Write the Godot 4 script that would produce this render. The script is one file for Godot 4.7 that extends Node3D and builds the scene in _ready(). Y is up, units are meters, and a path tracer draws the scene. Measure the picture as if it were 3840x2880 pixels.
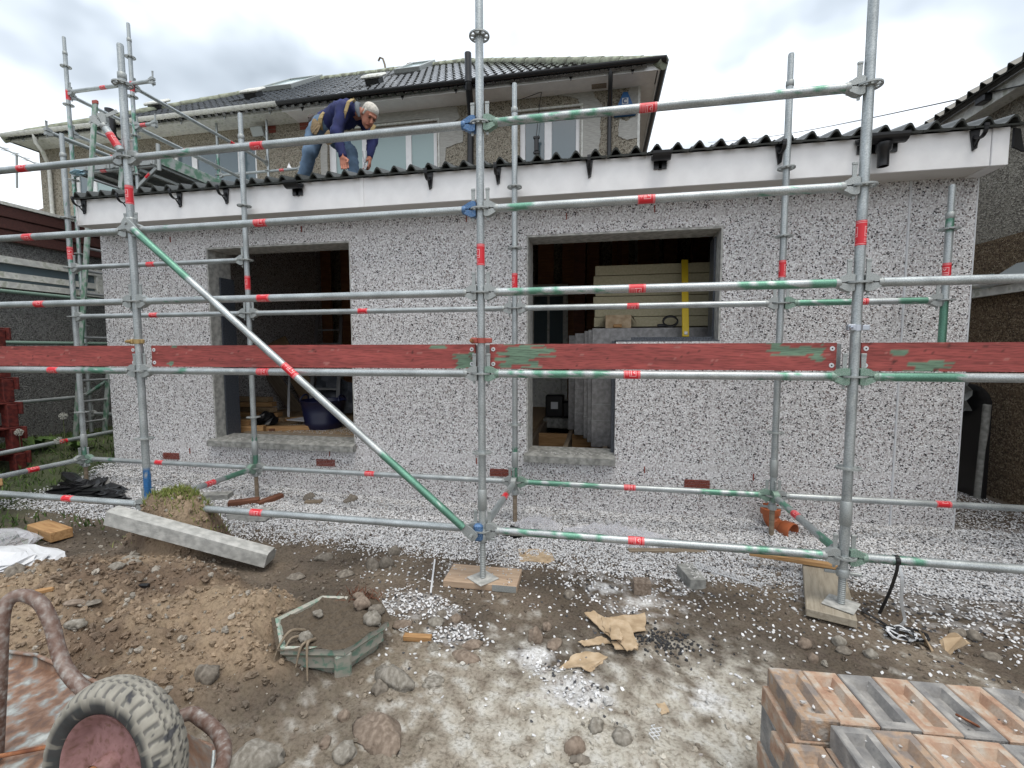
extends Node3D

var rng := RandomNumberGenerator.new()
var m := {}
var taken := {}
var org := Vector3.ZERO
var nz := FastNoiseLite.new()
var nf := FastNoiseLite.new()
var nt := FastNoiseLite.new()


# colours along a painted tube: marks are [from, to, colour key, cover]
class Paint:
	var f := FastNoiseLite.new()
	var marks := []
	var hues := {"green": Color(0.27, 0.56, 0.41), "blue": Color(0.10, 0.36, 0.85), "rust": Color(0.62, 0.46, 0.33), "cement": Color(1.0, 1.0, 0.98)}

	func color(s: float, o: Vector3) -> Color:
		var q := Vector3(o.x * 0.035, s * 0.7, o.z * 0.035 + o.y * 0.02)
		var v := f.get_noise_3dv(q)
		var c := Color(0.80, 0.81, 0.81) * (1.0 + 0.35 * v)
		for w in marks:
			if s > w[0] and s < w[1]:
				var edge := minf(minf(s - w[0], w[1] - s) / 0.10, 1.0)
				var n2 := f.get_noise_3dv(q * 1.7 + Vector3(31, 7, 3))
				if n2 + (float(w[3]) - 0.5) * 1.2 > 0.35 * (1.0 - edge):
					c = hues[w[2]] * (0.95 + 0.3 * v)
		if f.get_noise_3dv(q * 3.1 + Vector3(5, 50, 9)) > 0.47:
			c = Color(0.98, 0.97, 0.94)
		c.a = 1.0
		return c


class Shape:
	var v := PackedVector3Array()
	var n := PackedVector3Array()
	var t := PackedVector2Array()
	var c := PackedColorArray()
	var ix := PackedInt32Array()
	var col := Color.WHITE
	var xf := Transform3D.IDENTITY

	func vert(p: Vector3, nn: Vector3, uv := Vector2.ZERO) -> int:
		v.append(xf * p)
		n.append((xf.basis * nn).normalized())
		t.append(uv)
		c.append(col)
		return v.size() - 1

	func tri(a: int, b: int, d: int) -> void:
		if (v[b] - v[a]).cross(v[d] - v[a]).dot(n[a] + n[b] + n[d]) > 0.0:
			ix.append(a); ix.append(d); ix.append(b)
		else:
			ix.append(a); ix.append(b); ix.append(d)

	func quad(a: int, b: int, d: int, e: int) -> void:
		tri(a, b, d)
		tri(a, d, e)

	# a flat convex face; out is any direction on its outer side
	func face(p: Array, out: Vector3) -> void:
		var nn := Vector3.ZERO
		for i in range(1, p.size() - 1):
			nn += (p[i] - p[0]).cross(p[i + 1] - p[0])
		nn = nn.normalized()
		if nn.dot(out) < 0.0:
			nn = -nn
		var ax := nn.cross(Vector3.UP if absf(nn.y) < 0.9 else Vector3.RIGHT).normalized()
		var ay := nn.cross(ax)
		var first := v.size()
		for q in p:
			vert(q, nn, Vector2(q.dot(ax), q.dot(ay)))
		for i in range(1, p.size() - 1):
			tri(first, first + i, first + i + 1)

	func box(at: Vector3, size: Vector3, bev := 0.0, b := Basis.IDENTITY) -> void:
		var h := size * 0.5
		bev = minf(bev, minf(h.x, minf(h.y, h.z)) * 0.9)
		for ax in 3:
			var u := (ax + 1) % 3
			var w := (ax + 2) % 3
			for s in [-1.0, 1.0]:
				var q := []
				for k in [[-1, -1], [1, -1], [1, 1], [-1, 1]]:
					var p := Vector3.ZERO
					p[ax] = h[ax] * s
					p[u] = (h[u] - bev) * k[0]
					p[w] = (h[w] - bev) * k[1]
					q.append(at + b * p)
				var o := Vector3.ZERO
				o[ax] = s
				face(q, b * o)
		if bev <= 0.0:
			return
		for ax in 3:
			var u := (ax + 1) % 3
			var w := (ax + 2) % 3
			for su in [-1.0, 1.0]:
				for sw in [-1.0, 1.0]:
					var q := []
					for k in [[-1, 0], [1, 0], [1, 1], [-1, 1]]:
						var p := Vector3.ZERO
						p[ax] = (h[ax] - bev) * k[0]
						p[u] = (h[u] - (bev if k[1] else 0.0)) * su
						p[w] = (h[w] - (0.0 if k[1] else bev)) * sw
						q.append(at + b * p)
					var o := Vector3.ZERO
					o[u] = su
					o[w] = sw
					face(q, b * o)
		for sx in [-1.0, 1.0]:
			for sy in [-1.0, 1.0]:
				for sz in [-1.0, 1.0]:
					face([at + b * Vector3(h.x * sx, (h.y - bev) * sy, (h.z - bev) * sz), at + b * Vector3((h.x - bev) * sx, h.y * sy, (h.z - bev) * sz), at + b * Vector3((h.x - bev) * sx, (h.y - bev) * sy, h.z * sz)], b * Vector3(sx, sy, sz))

	# a box given by two corners
	func span(a: Vector3, d: Vector3, bev := 0.0) -> void:
		box((a + d) * 0.5, (d - a).abs(), bev)

	# a bar of rectangular section from a to d; up gives the side that is h high
	func bar(a: Vector3, d: Vector3, w: float, h: float, bev := 0.0, up := Vector3.UP) -> void:
		var z := (d - a).normalized()
		if absf(z.dot(up)) > 0.98:
			up = Vector3.BACK
		var x := up.cross(z).normalized()
		box((a + d) * 0.5, Vector3(w, h, a.distance_to(d)), bev, Basis(x, z.cross(x), z))

	# round tube along points; radii is one number or one per point
	func tube(p: Array, radii, sides := 12, caps := true, paint: Paint = null) -> void:
		var side := Vector3.ZERO
		var last := -1
		var s := 0.0
		for i in p.size():
			var d: Vector3 = (p[mini(i + 1, p.size() - 1)] - p[maxi(i - 1, 0)]).normalized()
			if i == 0:
				side = d.cross(Vector3.UP if absf(d.y) < 0.9 else Vector3.RIGHT).normalized()
			else:
				side = (side - d * side.dot(d)).normalized()
				s += p[i].distance_to(p[i - 1])
			var up := d.cross(side)
			var r: float = radii[i] if radii is Array or radii is PackedFloat32Array else radii
			var first := v.size()
			for k in sides + 1:
				var a := TAU * k / sides
				var o := side * cos(a) + up * sin(a)
				if paint:
					col = paint.color(s, o)
				vert(p[i] + o * r, o, Vector2(float(k) / sides, s))
			if last >= 0:
				for k in sides:
					quad(last + k, last + k + 1, first + k + 1, first + k)
			last = first
			if caps and (i == 0 or i == p.size() - 1):
				var ring := []
				for k in sides:
					ring.append(xf.affine_inverse() * v[first + k])
				face(ring, -d if i == 0 else d)

	# turned shape: profile of (radius, height) about local y of the frame f
	func lathe(prof: Array, sides: int, f := Transform3D.IDENTITY, smooth := true) -> void:
		for i in range(prof.size() - 1):
			var a: Vector2 = prof[i]
			var d: Vector2 = prof[i + 1]
			var nn := Vector2(d.y - a.y, a.x - d.x).normalized()
			var n0 := nn
			var n1 := nn
			if smooth and i > 0:
				var e: Vector2 = (a - prof[i - 1]).normalized()
				var ne := Vector2(e.y, -e.x)
				if ne.dot(nn) > 0.5:
					n0 = (ne + nn).normalized()
			if smooth and i < prof.size() - 2:
				var e: Vector2 = (prof[i + 2] - d).normalized()
				var ne := Vector2(e.y, -e.x)
				if ne.dot(nn) > 0.5:
					n1 = (ne + nn).normalized()
			var first := v.size()
			for k in sides + 1:
				var g := TAU * k / sides
				var o := Vector3(cos(g), 0, sin(g))
				vert(f * (o * a.x + Vector3.UP * a.y), f.basis * (o * n0.x + Vector3.UP * n0.y), Vector2(float(k) / sides, a.y))
				vert(f * (o * d.x + Vector3.UP * d.y), f.basis * (o * n1.x + Vector3.UP * n1.y), Vector2(float(k) / sides, d.y))
			for k in sides:
				quad(first + 2 * k, first + 2 * k + 1, first + 2 * k + 3, first + 2 * k + 2)

	# polygon in the xy plane of f, drawn out along its z by depth (centred)
	func prism(poly: PackedVector2Array, depth: float, f := Transform3D.IDENTITY) -> void:
		var tr := Geometry2D.triangulate_polygon(poly)
		for s in [-0.5, 0.5]:
			var first := v.size()
			for q in poly:
				vert(f * Vector3(q.x, q.y, depth * s), f.basis * Vector3(0, 0, s), q)
			for i in range(0, tr.size(), 3):
				tri(first + tr[i], first + tr[i + 1], first + tr[i + 2])
		var area := 0.0
		for i in poly.size():
			area += poly[i].cross(poly[(i + 1) % poly.size()])
		var turn := -1.0 if area > 0.0 else 1.0
		for i in poly.size():
			var a := poly[i]
			var d := poly[(i + 1) % poly.size()]
			var e := (d - a) * turn
			face([f * Vector3(a.x, a.y, -depth * 0.5), f * Vector3(d.x, d.y, -depth * 0.5), f * Vector3(d.x, d.y, depth * 0.5), f * Vector3(a.x, a.y, depth * 0.5)], f.basis * Vector3(-e.y, e.x, 0))

	# uneven lump: a sphere of facets pushed in and out
	func lump(at: Vector3, rad: Vector3, seed_n: int, rough := 0.25, rings := 6, b := Basis.IDENTITY) -> void:
		var no := FastNoiseLite.new()
		no.seed = seed_n
		no.frequency = 0.55
		no.fractal_octaves = 2
		var g := []
		for i in rings + 1:
			var row := []
			for k in rings * 2:
				var la := PI * i / rings
				var lo := TAU * k / (rings * 2) + 0.3 * i
				var d := Vector3(sin(la) * cos(lo), cos(la), sin(la) * sin(lo))
				var r := 1.0 + rough * no.get_noise_3dv(d * 1.6) * 2.0
				row.append(at + b * (d * r * rad))
			g.append(row)
		for i in rings:
			for k in rings * 2:
				var k2 := (k + 1) % (rings * 2)
				var mid: Vector3 = (g[i][k] + g[i + 1][k2]) * 0.5 - at
				if i > 0:
					face([g[i][k], g[i][k2], g[i + 1][k2]], mid)
				if i < rings - 1:
					face([g[i][k], g[i + 1][k2], g[i + 1][k]], mid)

	# the same lump with rounded shading
	func pebble(at: Vector3, rad: Vector3, seed_n: int, rough := 0.2, rings := 10, b := Basis.IDENTITY) -> void:
		var no := FastNoiseLite.new()
		no.seed = seed_n
		no.frequency = 0.7
		no.fractal_octaves = 3
		var cols := rings * 2
		var pts := []
		for i in rings + 1:
			for k in cols + 1:
				var la := PI * i / rings
				var lo := TAU * (k % cols) / cols
				var d := Vector3(sin(la) * cos(lo), cos(la), sin(la) * sin(lo))
				var r := 1.0 + rough * no.get_noise_3dv(d * 1.3) * 2.0
				# flat breaks
				for e in 6:
					var cut := Vector3(sin(seed_n * 1.1 + e * 2.4), 0.75 * cos(seed_n * 0.7 + e * 1.9), cos(seed_n * 2.1 + e * 3.3)).normalized()
					r = minf(r, (0.80 + 0.04 * e) / maxf(0.2, d.dot(cut)))
				r = minf(r, 0.93 / maxf(0.2, d.dot(Vector3(sin(seed_n), cos(seed_n * 1.7), sin(seed_n * 2.3)).normalized())))
				r = minf(r, 0.88 / maxf(0.2, d.dot(Vector3(cos(seed_n * 3.1), 0.6, sin(seed_n * 1.3)).normalized())))
				pts.append(at + b * (d * r * rad))
		var w := cols + 1
		var first := v.size()
		for i in rings + 1:
			for k in w:
				var u: Vector3 = pts[maxi(i - 1, 0) * w + k] - pts[mini(i + 1, rings) * w + k]
				var e: Vector3 = pts[i * w + (k + 1) % cols] - pts[i * w + (k + cols - 1) % cols]
				var nn := u.cross(e)
				if nn.dot(pts[i * w + k] - at) < 0.0:
					nn = -nn
				if i == 0 or i == rings or nn.length_squared() < 1e-16:
					nn = pts[i * w + k] - at
				vert(pts[i * w + k], nn, Vector2(k, i))
		for i in rings:
			for k in cols:
				quad(first + i * w + k, first + i * w + k + 1, first + (i + 1) * w + k + 1, first + (i + 1) * w + k)

	func mesh() -> ArrayMesh:
		var a := []
		a.resize(Mesh.ARRAY_MAX)
		a[Mesh.ARRAY_VERTEX] = v
		a[Mesh.ARRAY_NORMAL] = n
		a[Mesh.ARRAY_TEX_UV] = t
		a[Mesh.ARRAY_COLOR] = c
		a[Mesh.ARRAY_INDEX] = ix
		var am := ArrayMesh.new()
		am.add_surface_from_arrays(Mesh.PRIMITIVE_TRIANGLES, a)
		return am


# ---------- helpers that name and place things ----------
func numbered(called: String) -> String:
	var k: int = taken.get(called, 0)
	taken[called] = k + 1
	return called if k == 0 else "%s_%03d" % [called, k]


func S() -> Shape:
	var s := Shape.new()
	s.xf = Transform3D(Basis.IDENTITY, -org)
	return s


func obj(called: String, what, mat: Material, parent: Node3D) -> MeshInstance3D:
	var o := MeshInstance3D.new()
	o.mesh = what.mesh() if what is Shape else what
	o.material_override = mat
	o.name = called if parent != self else numbered(called)
	parent.add_child(o, true)
	return o


func tag(o: Node3D, label: String, category: String, group := "") -> Node3D:
	o.set_meta("label", label)
	o.set_meta("category", category)
	if group:
		o.set_meta("group", group)
	return o


# a thing made of parts; shapes begun after this are relative to its base
func thing(called: String, label: String, category: String, at: Vector3, group := "") -> Node3D:
	var o := Node3D.new()
	o.name = numbered(called)
	add_child(o)
	o.position = at
	org = at
	return tag(o, label, category, group)


# a thing that is one mesh
func begin(at: Vector3) -> Shape:
	org = at
	return S()


func single(called: String, label: String, category: String, mat: Material, s: Shape, group := "") -> MeshInstance3D:
	var o := obj(called, s, mat, self)
	o.position = org
	tag(o, label, category, group)
	return o


func setting(called: String, s, mat: Material, kind := "structure") -> MeshInstance3D:
	var o := obj(called, s, mat, self)
	o.position = org
	o.set_meta("kind", kind)
	return o


func scatter(called: String, mesh: Mesh, mat: Material, xfs: Array, cols: Array, parent: Node3D = self) -> void:
	var mm := MultiMesh.new()
	mm.transform_format = MultiMesh.TRANSFORM_3D
	mm.use_colors = cols.size() > 0
	mm.mesh = mesh
	mm.instance_count = xfs.size()
	for i in xfs.size():
		mm.set_instance_transform(i, xfs[i])
		if cols.size():
			mm.set_instance_color(i, cols[i])
	var o := MultiMeshInstance3D.new()
	o.multimesh = mm
	o.material_override = mat
	o.name = numbered(called) if parent == self else called
	parent.add_child(o, true)
	o.set_meta("kind", "stuff")


# ---------- materials ----------
func lin(r: float, g: float, b: float) -> Color:
	return Color(r, g, b).linear_to_srgb()


func plain(color: Color, rough := 0.7, metal := 0.0) -> StandardMaterial3D:
	var a := StandardMaterial3D.new()
	a.albedo_color = color
	a.roughness = rough
	a.metallic = metal
	return a


func noise(kind: int, freq: float, octaves := 3, seed_n := 1) -> FastNoiseLite:
	var f := FastNoiseLite.new()
	f.noise_type = kind as FastNoiseLite.NoiseType
	f.frequency = freq
	f.seed = seed_n
	f.fractal_octaves = octaves
	if octaves <= 1:
		f.fractal_type = FastNoiseLite.FRACTAL_NONE
	return f


func tex(f: FastNoiseLite, stops: Array, size := 512, hard := false) -> NoiseTexture2D:
	var g := Gradient.new()
	var o := PackedFloat32Array()
	var c := PackedColorArray()
	for s in stops:
		o.append(s[0])
		c.append(s[1])
	g.offsets = o
	g.colors = c
	g.interpolation_mode = Gradient.GRADIENT_INTERPOLATE_CONSTANT if hard else Gradient.GRADIENT_INTERPOLATE_LINEAR
	var a := NoiseTexture2D.new()
	a.width = size
	a.height = size
	a.seamless = true
	a.noise = f
	a.color_ramp = g
	return a


func bump(f: FastNoiseLite, strength: float, size := 512) -> NoiseTexture2D:
	var a := NoiseTexture2D.new()
	a.width = size
	a.height = size
	a.seamless = true
	a.noise = f
	a.as_normal_map = true
	a.bump_strength = strength
	return a


# textured material laid on by the three planes of the world (or of the object)
func laid(t: Texture2D, scale, rough := 0.8, metal := 0.0, nm: Texture2D = null, nscale := 1.0, world := true, vcol := false) -> StandardMaterial3D:
	var a := StandardMaterial3D.new()
	a.albedo_texture = t
	a.roughness = rough
	a.metallic = metal
	a.uv1_triplanar = true
	a.uv1_world_triplanar = world
	a.uv1_scale = scale if scale is Vector3 else Vector3.ONE * scale
	a.vertex_color_use_as_albedo = vcol
	if nm:
		a.normal_enabled = true
		a.normal_texture = nm
		a.normal_scale = nscale
	return a


func wood(a: Color, b: Color, seed_n: int, rough := 0.75) -> StandardMaterial3D:
	var t := tex(noise(FastNoiseLite.TYPE_SIMPLEX_SMOOTH, 0.012, 4, seed_n), [[0.2, a], [0.5, a.lerp(b, 0.5)], [0.62, b], [0.8, a]])
	return laid(t, Vector3(0.35, 3.5, 3.5), rough, 0.0, bump(noise(FastNoiseLite.TYPE_SIMPLEX_SMOOTH, 0.05, 3, seed_n), 1.5), 0.4, false)


func materials() -> void:
	var cell := noise(FastNoiseLite.TYPE_CELLULAR, 0.115, 1, 7)
	cell.cellular_return_type = FastNoiseLite.RETURN_CELL_VALUE
	cell.cellular_jitter = 1.0
	var cell_d := noise(FastNoiseLite.TYPE_CELLULAR, 0.115, 1, 7)
	cell_d.cellular_return_type = FastNoiseLite.RETURN_DISTANCE
	var dash := tex(cell, [[0.0, lin(0.02, 0.02, 0.024)], [0.05, lin(0.08, 0.072, 0.072)], [0.085, lin(0.26, 0.22, 0.21)], [0.15, lin(0.40, 0.385, 0.385)], [0.32, lin(0.54, 0.53, 0.535)], [0.6, lin(0.66, 0.65, 0.655)], [0.82, lin(0.79, 0.785, 0.795)]], 1024, true)
	m.dash = laid(dash, 0.92, 0.85, 0.0, bump(cell_d, 6.0, 1024), 0.9)
	m.dash.uv1_triplanar_sharpness = 8.0
	var cell2 := noise(FastNoiseLite.TYPE_CELLULAR, 0.13, 1, 21)
	cell2.cellular_return_type = FastNoiseLite.RETURN_CELL_VALUE
	var d2 := noise(FastNoiseLite.TYPE_CELLULAR, 0.13, 1, 21)
	d2.cellular_return_type = FastNoiseLite.RETURN_DISTANCE
	var roughcast := tex(cell2, [[0.0, lin(0.12, 0.105, 0.08)], [0.12, lin(0.24, 0.21, 0.165)], [0.28, lin(0.33, 0.295, 0.235)], [0.6, lin(0.39, 0.35, 0.28)], [0.85, lin(0.46, 0.42, 0.34)]], 512, true)
	m.harl = laid(roughcast, 1.0, 0.95, 0.0, bump(d2, 8.0), 1.0)
	m.harl_grey = laid(tex(cell2, [[0.0, lin(0.085, 0.083, 0.08)], [0.2, lin(0.14, 0.14, 0.135)], [0.5, lin(0.18, 0.18, 0.175)], [0.8, lin(0.22, 0.22, 0.21)]], 512, true), 1.1, 0.95, 0.0, bump(d2, 8.0), 1.0)
	m.harl_stone = laid(tex(cell2, [[0.0, lin(0.17, 0.155, 0.13)], [0.25, lin(0.26, 0.24, 0.2)], [0.6, lin(0.33, 0.305, 0.255)], [0.85, lin(0.40, 0.37, 0.315)]], 512, true), 0.9, 0.95, 0.0, bump(d2, 8.0), 1.0)
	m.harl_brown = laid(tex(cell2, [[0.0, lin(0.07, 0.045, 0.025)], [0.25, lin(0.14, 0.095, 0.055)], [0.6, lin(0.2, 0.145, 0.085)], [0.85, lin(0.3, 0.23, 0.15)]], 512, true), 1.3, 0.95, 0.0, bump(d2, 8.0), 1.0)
	var streak := noise(FastNoiseLite.TYPE_SIMPLEX_SMOOTH, 0.02, 4, 5)
	var fine := noise(FastNoiseLite.TYPE_SIMPLEX_SMOOTH, 0.06, 4, 9)
	var blot := noise(FastNoiseLite.TYPE_SIMPLEX_SMOOTH, 0.012, 5, 12)
	m.render = laid(tex(streak, [[0.2, lin(0.34, 0.33, 0.305)], [0.8, lin(0.45, 0.44, 0.41)]]), Vector3(0.7, 6, 3), 0.9, 0.0, bump(streak, 6.0), 1.0)
	m.galv = laid(tex(fine, [[0.15, lin(0.34, 0.37, 0.38)], [0.5, lin(0.50, 0.53, 0.535)], [0.85, lin(0.62, 0.65, 0.66)]]), 3.0, 0.42, 0.55, null, 1.0, true, true)
	m.galv_dull = laid(tex(fine, [[0.15, lin(0.26, 0.28, 0.28)], [0.85, lin(0.48, 0.50, 0.49)]]), 5.0, 0.55, 0.5, null, 1.0, true)
	m.head_green = laid(tex(fine, [[0.3, lin(0.12, 0.21, 0.16)], [0.5, lin(0.18, 0.29, 0.225)], [0.7, lin(0.38, 0.42, 0.40)]]), 6.0, 0.5, 0.2)
	m.head_blue = laid(tex(fine, [[0.3, lin(0.03, 0.10, 0.26)], [0.55, lin(0.05, 0.15, 0.33)], [0.7, lin(0.32, 0.38, 0.42)]]), 6.0, 0.5, 0.2)
	m.zinc = plain(lin(0.55, 0.58, 0.64), 0.35, 0.8)
	m.brass = plain(lin(0.42, 0.30, 0.14), 0.45, 0.6)
	m.rust = laid(tex(blot, [[0.2, lin(0.10, 0.035, 0.018)], [0.5, lin(0.22, 0.08, 0.035)], [0.75, lin(0.34, 0.15, 0.07)]]), 4.0, 0.85, 0.1)
	m.clamp_red = laid(tex(fine, [[0.35, lin(0.30, 0.05, 0.04)], [0.6, lin(0.42, 0.11, 0.09)], [0.8, lin(0.28, 0.13, 0.07)]]), 8.0, 0.6, 0.1)
	m.white_pvc = laid(tex(blot, [[0.2, lin(0.77, 0.765, 0.77)], [0.8, lin(0.84, 0.835, 0.84)]]), 0.8, 0.35)
	m.white_old = laid(tex(blot, [[0.2, lin(0.52, 0.52, 0.49)], [0.6, lin(0.68, 0.68, 0.64)], [0.85, lin(0.42, 0.43, 0.36)]]), 1.2, 0.55)
	m.soffit = plain(lin(0.62, 0.60, 0.57), 0.6)
	m.black_pvc = plain(lin(0.012, 0.012, 0.014), 0.32)
	m.tile = laid(tex(fine, [[0.2, lin(0.009, 0.009, 0.010)], [0.8, lin(0.018, 0.018, 0.020)]]), 4.0, 0.13)
	m.tile.metallic_specular = 1.0
	m.tile_matt = laid(tex(fine, [[0.2, lin(0.018, 0.020, 0.018)], [0.8, lin(0.05, 0.055, 0.048)]]), 4.0, 0.42)
	m.tile_brown = laid(tex(fine, [[0.2, lin(0.07, 0.052, 0.038)], [0.8, lin(0.16, 0.12, 0.09)]]), 1.5, 0.8)
	m.ridge = laid(tex(blot, [[0.3, lin(0.16, 0.165, 0.13)], [0.6, lin(0.30, 0.33, 0.24)], [0.8, lin(0.4, 0.42, 0.34)]]), 1.0, 0.85)
	m.concrete = laid(tex(blot, [[0.2, lin(0.30, 0.30, 0.285)], [0.5, lin(0.40, 0.40, 0.38)], [0.8, lin(0.50, 0.495, 0.47)]]), 2.2, 0.9, 0.0, bump(fine, 3.0), 0.6)
	m.concrete_dark = laid(tex(blot, [[0.2, lin(0.16, 0.16, 0.15)], [0.5, lin(0.24, 0.24, 0.225)], [0.8, lin(0.33, 0.33, 0.31)]]), 2.2, 0.92, 0.0, bump(fine, 3.0), 0.6)
	m.terra = plain(lin(0.20, 0.045, 0.03), 0.75)
	m.dark = plain(lin(0.006, 0.006, 0.007), 0.9)
	m.membrane = laid(tex(fine, [[0.2, lin(0.035, 0.04, 0.05)], [0.8, lin(0.10, 0.11, 0.13)]]), 2.0, 0.4)
	m.foil = laid(tex(streak, [[0.2, lin(0.20, 0.195, 0.195)], [0.8, lin(0.30, 0.295, 0.295)]]), 1.5, 0.4, 0.6, bump(blot, 4.0), 0.3)
	m.cream = laid(tex(fine, [[0.2, lin(0.42, 0.38, 0.25)], [0.8, lin(0.50, 0.45, 0.31)]]), 1.0, 0.8)
	m.timber = wood(lin(0.42, 0.25, 0.11), lin(0.30, 0.16, 0.065), 31)
	m.timber_red = wood(lin(0.17, 0.065, 0.035), lin(0.10, 0.04, 0.02), 33)
	m.timber_old = wood(lin(0.25, 0.20, 0.145), lin(0.17, 0.13, 0.09), 35)
	m.board_sole = wood(lin(0.46, 0.34, 0.24), lin(0.34, 0.24, 0.165), 37)
	m.board_grey = wood(lin(0.34, 0.30, 0.235), lin(0.25, 0.215, 0.165), 38)
	m.chipboard = laid(tex(fine, [[0.2, lin(0.24, 0.16, 0.09)], [0.8, lin(0.40, 0.29, 0.17)]]), 1.5, 0.8)
	m.osb = wood(lin(0.30, 0.14, 0.06), lin(0.20, 0.085, 0.038), 39)
	m.card = laid(tex(blot, [[0.2, lin(0.34, 0.245, 0.15)], [0.55, lin(0.44, 0.33, 0.215)], [0.85, lin(0.50, 0.39, 0.27)]]), 2.0, 0.85)
	m.bitumen = plain(lin(0.011, 0.011, 0.012), 0.3)
	m.pallet_red = laid(tex(blot, [[0.2, lin(0.05, 0.006, 0.005)], [0.5, lin(0.10, 0.011, 0.008)], [0.8, lin(0.14, 0.022, 0.015)]]), 2.5, 0.75)
	m.fascia_brown = wood(lin(0.085, 0.028, 0.022), lin(0.05, 0.018, 0.015), 41)
	m.glass = plain(lin(0.11, 0.15, 0.17), 0.06)  # pane colour lightened to carry the blue of the reflected sky
	m.glass.metallic_specular = 0.9
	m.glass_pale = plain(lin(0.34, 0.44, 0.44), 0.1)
	m.curtain = laid(tex(noise(FastNoiseLite.TYPE_SIMPLEX_SMOOTH, 0.03, 2, 17), [[0.2, lin(0.33, 0.42, 0.42)], [0.8, lin(0.48, 0.57, 0.56)]]), Vector3(6, 0.3, 6), 0.9)
	m.clay = plain(lin(0.36, 0.10, 0.035), 0.5)
	m.white_plastic = plain(lin(0.60, 0.61, 0.63), 0.5)
	m.blue_tub = plain(lin(0.006, 0.008, 0.035), 0.4)
	m.yellow = plain(lin(0.60, 0.42, 0.02), 0.5)
	m.alu = plain(lin(0.42, 0.43, 0.44), 0.4, 0.6)
	m.alu_green = laid(tex(blot, [[0.3, lin(0.14, 0.27, 0.19)], [0.5, lin(0.30, 0.38, 0.33)], [0.7, lin(0.42, 0.44, 0.43)]]), 1.2, 0.5, 0.2)
	var grit := bump(noise(FastNoiseLite.TYPE_SIMPLEX_SMOOTH, 0.05, 5, 88), 5.0)
	m.stone = laid(tex(blot, [[0.2, lin(0.11, 0.095, 0.078)], [0.5, lin(0.17, 0.148, 0.122)], [0.8, lin(0.25, 0.22, 0.185)]]), 6.0, 0.9, 0.0, grit, 0.8)
	m.stone_pale = laid(tex(blot, [[0.2, lin(0.15, 0.135, 0.11)], [0.5, lin(0.22, 0.20, 0.17)], [0.8, lin(0.32, 0.30, 0.265)]]), 6.0, 0.9, 0.0, grit, 0.8)
	m.stone_red = laid(tex(blot, [[0.2, lin(0.14, 0.105, 0.08)], [0.5, lin(0.20, 0.155, 0.12)], [0.8, lin(0.28, 0.225, 0.18)]]), 6.0, 0.9, 0.0, grit, 0.8)
	m.vcol = plain(Color.WHITE, 0.85)
	m.vcol.vertex_color_use_as_albedo = true
	m.chip = plain(Color.WHITE, 0.7)
	m.chip.vertex_color_use_as_albedo = true
	m.soil = laid(tex(noise(FastNoiseLite.TYPE_SIMPLEX_SMOOTH, 0.035, 5, 51), [[0.15, lin(0.55, 0.53, 0.5)], [0.5, lin(0.95, 0.95, 0.95)], [0.85, lin(1, 1, 1)]], 1024), 1.1, 0.95, 0.0, bump(noise(FastNoiseLite.TYPE_SIMPLEX_SMOOTH, 0.05, 5, 52), 7.0, 1024), 1.0, true, true)
	m.toe = toeboard_paint()
	m.sticker = sticker_print()


func toeboard_paint() -> StandardMaterial3D:
	return laid(tex(noise(FastNoiseLite.TYPE_SIMPLEX_SMOOTH, 0.02, 4, 61), [[0.2, lin(0.6, 0.58, 0.58)], [0.5, lin(0.92, 0.92, 0.92)], [0.8, lin(1, 1, 1)]]), Vector3(0.8, 9, 9), 0.7, 0.0, bump(noise(FastNoiseLite.TYPE_SIMPLEX_SMOOTH, 0.04, 3, 62), 2.0), 0.5, false, true)


func sticker_print() -> StandardMaterial3D:
	var im := Image.create(128, 96, false, Image.FORMAT_RGB8)
	var red := lin(0.62, 0.018, 0.03)
	var pink := lin(0.80, 0.45, 0.45)
	im.fill(red)
	for side in 2:
		var x := side * 64
		im.fill_rect(Rect2i(x + 14, 24, 38, 3), pink)
		im.fill_rect(Rect2i(x + 14, 60, 38, 3), pink)
		im.fill_rect(Rect2i(x + 14, 24, 3, 38), pink)
		im.fill_rect(Rect2i(x + 49, 24, 3, 38), pink)
		im.fill_rect(Rect2i(x + 19, 50, 28, 4), pink)
		for k in 7:
			im.fill_rect(Rect2i(x + 22 + k, 30 + k, 3, 5), pink)
			im.fill_rect(Rect2i(x + 36 - k, 30 + k, 3, 5), pink)
		for k in 3:
			im.fill_rect(Rect2i(x + 12, 70 + k * 6, 30 + 6 * (k % 2), 2), pink)
	im.fill_rect(Rect2i(0, 3, 128, 2), pink)
	im.fill_rect(Rect2i(0, 9, 128, 2), pink)
	im.fill_rect(Rect2i(0, 90, 128, 2), pink)
	var a := plain(Color.WHITE, 0.4)
	a.albedo_texture = ImageTexture.create_from_image(im)
	return a


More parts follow.
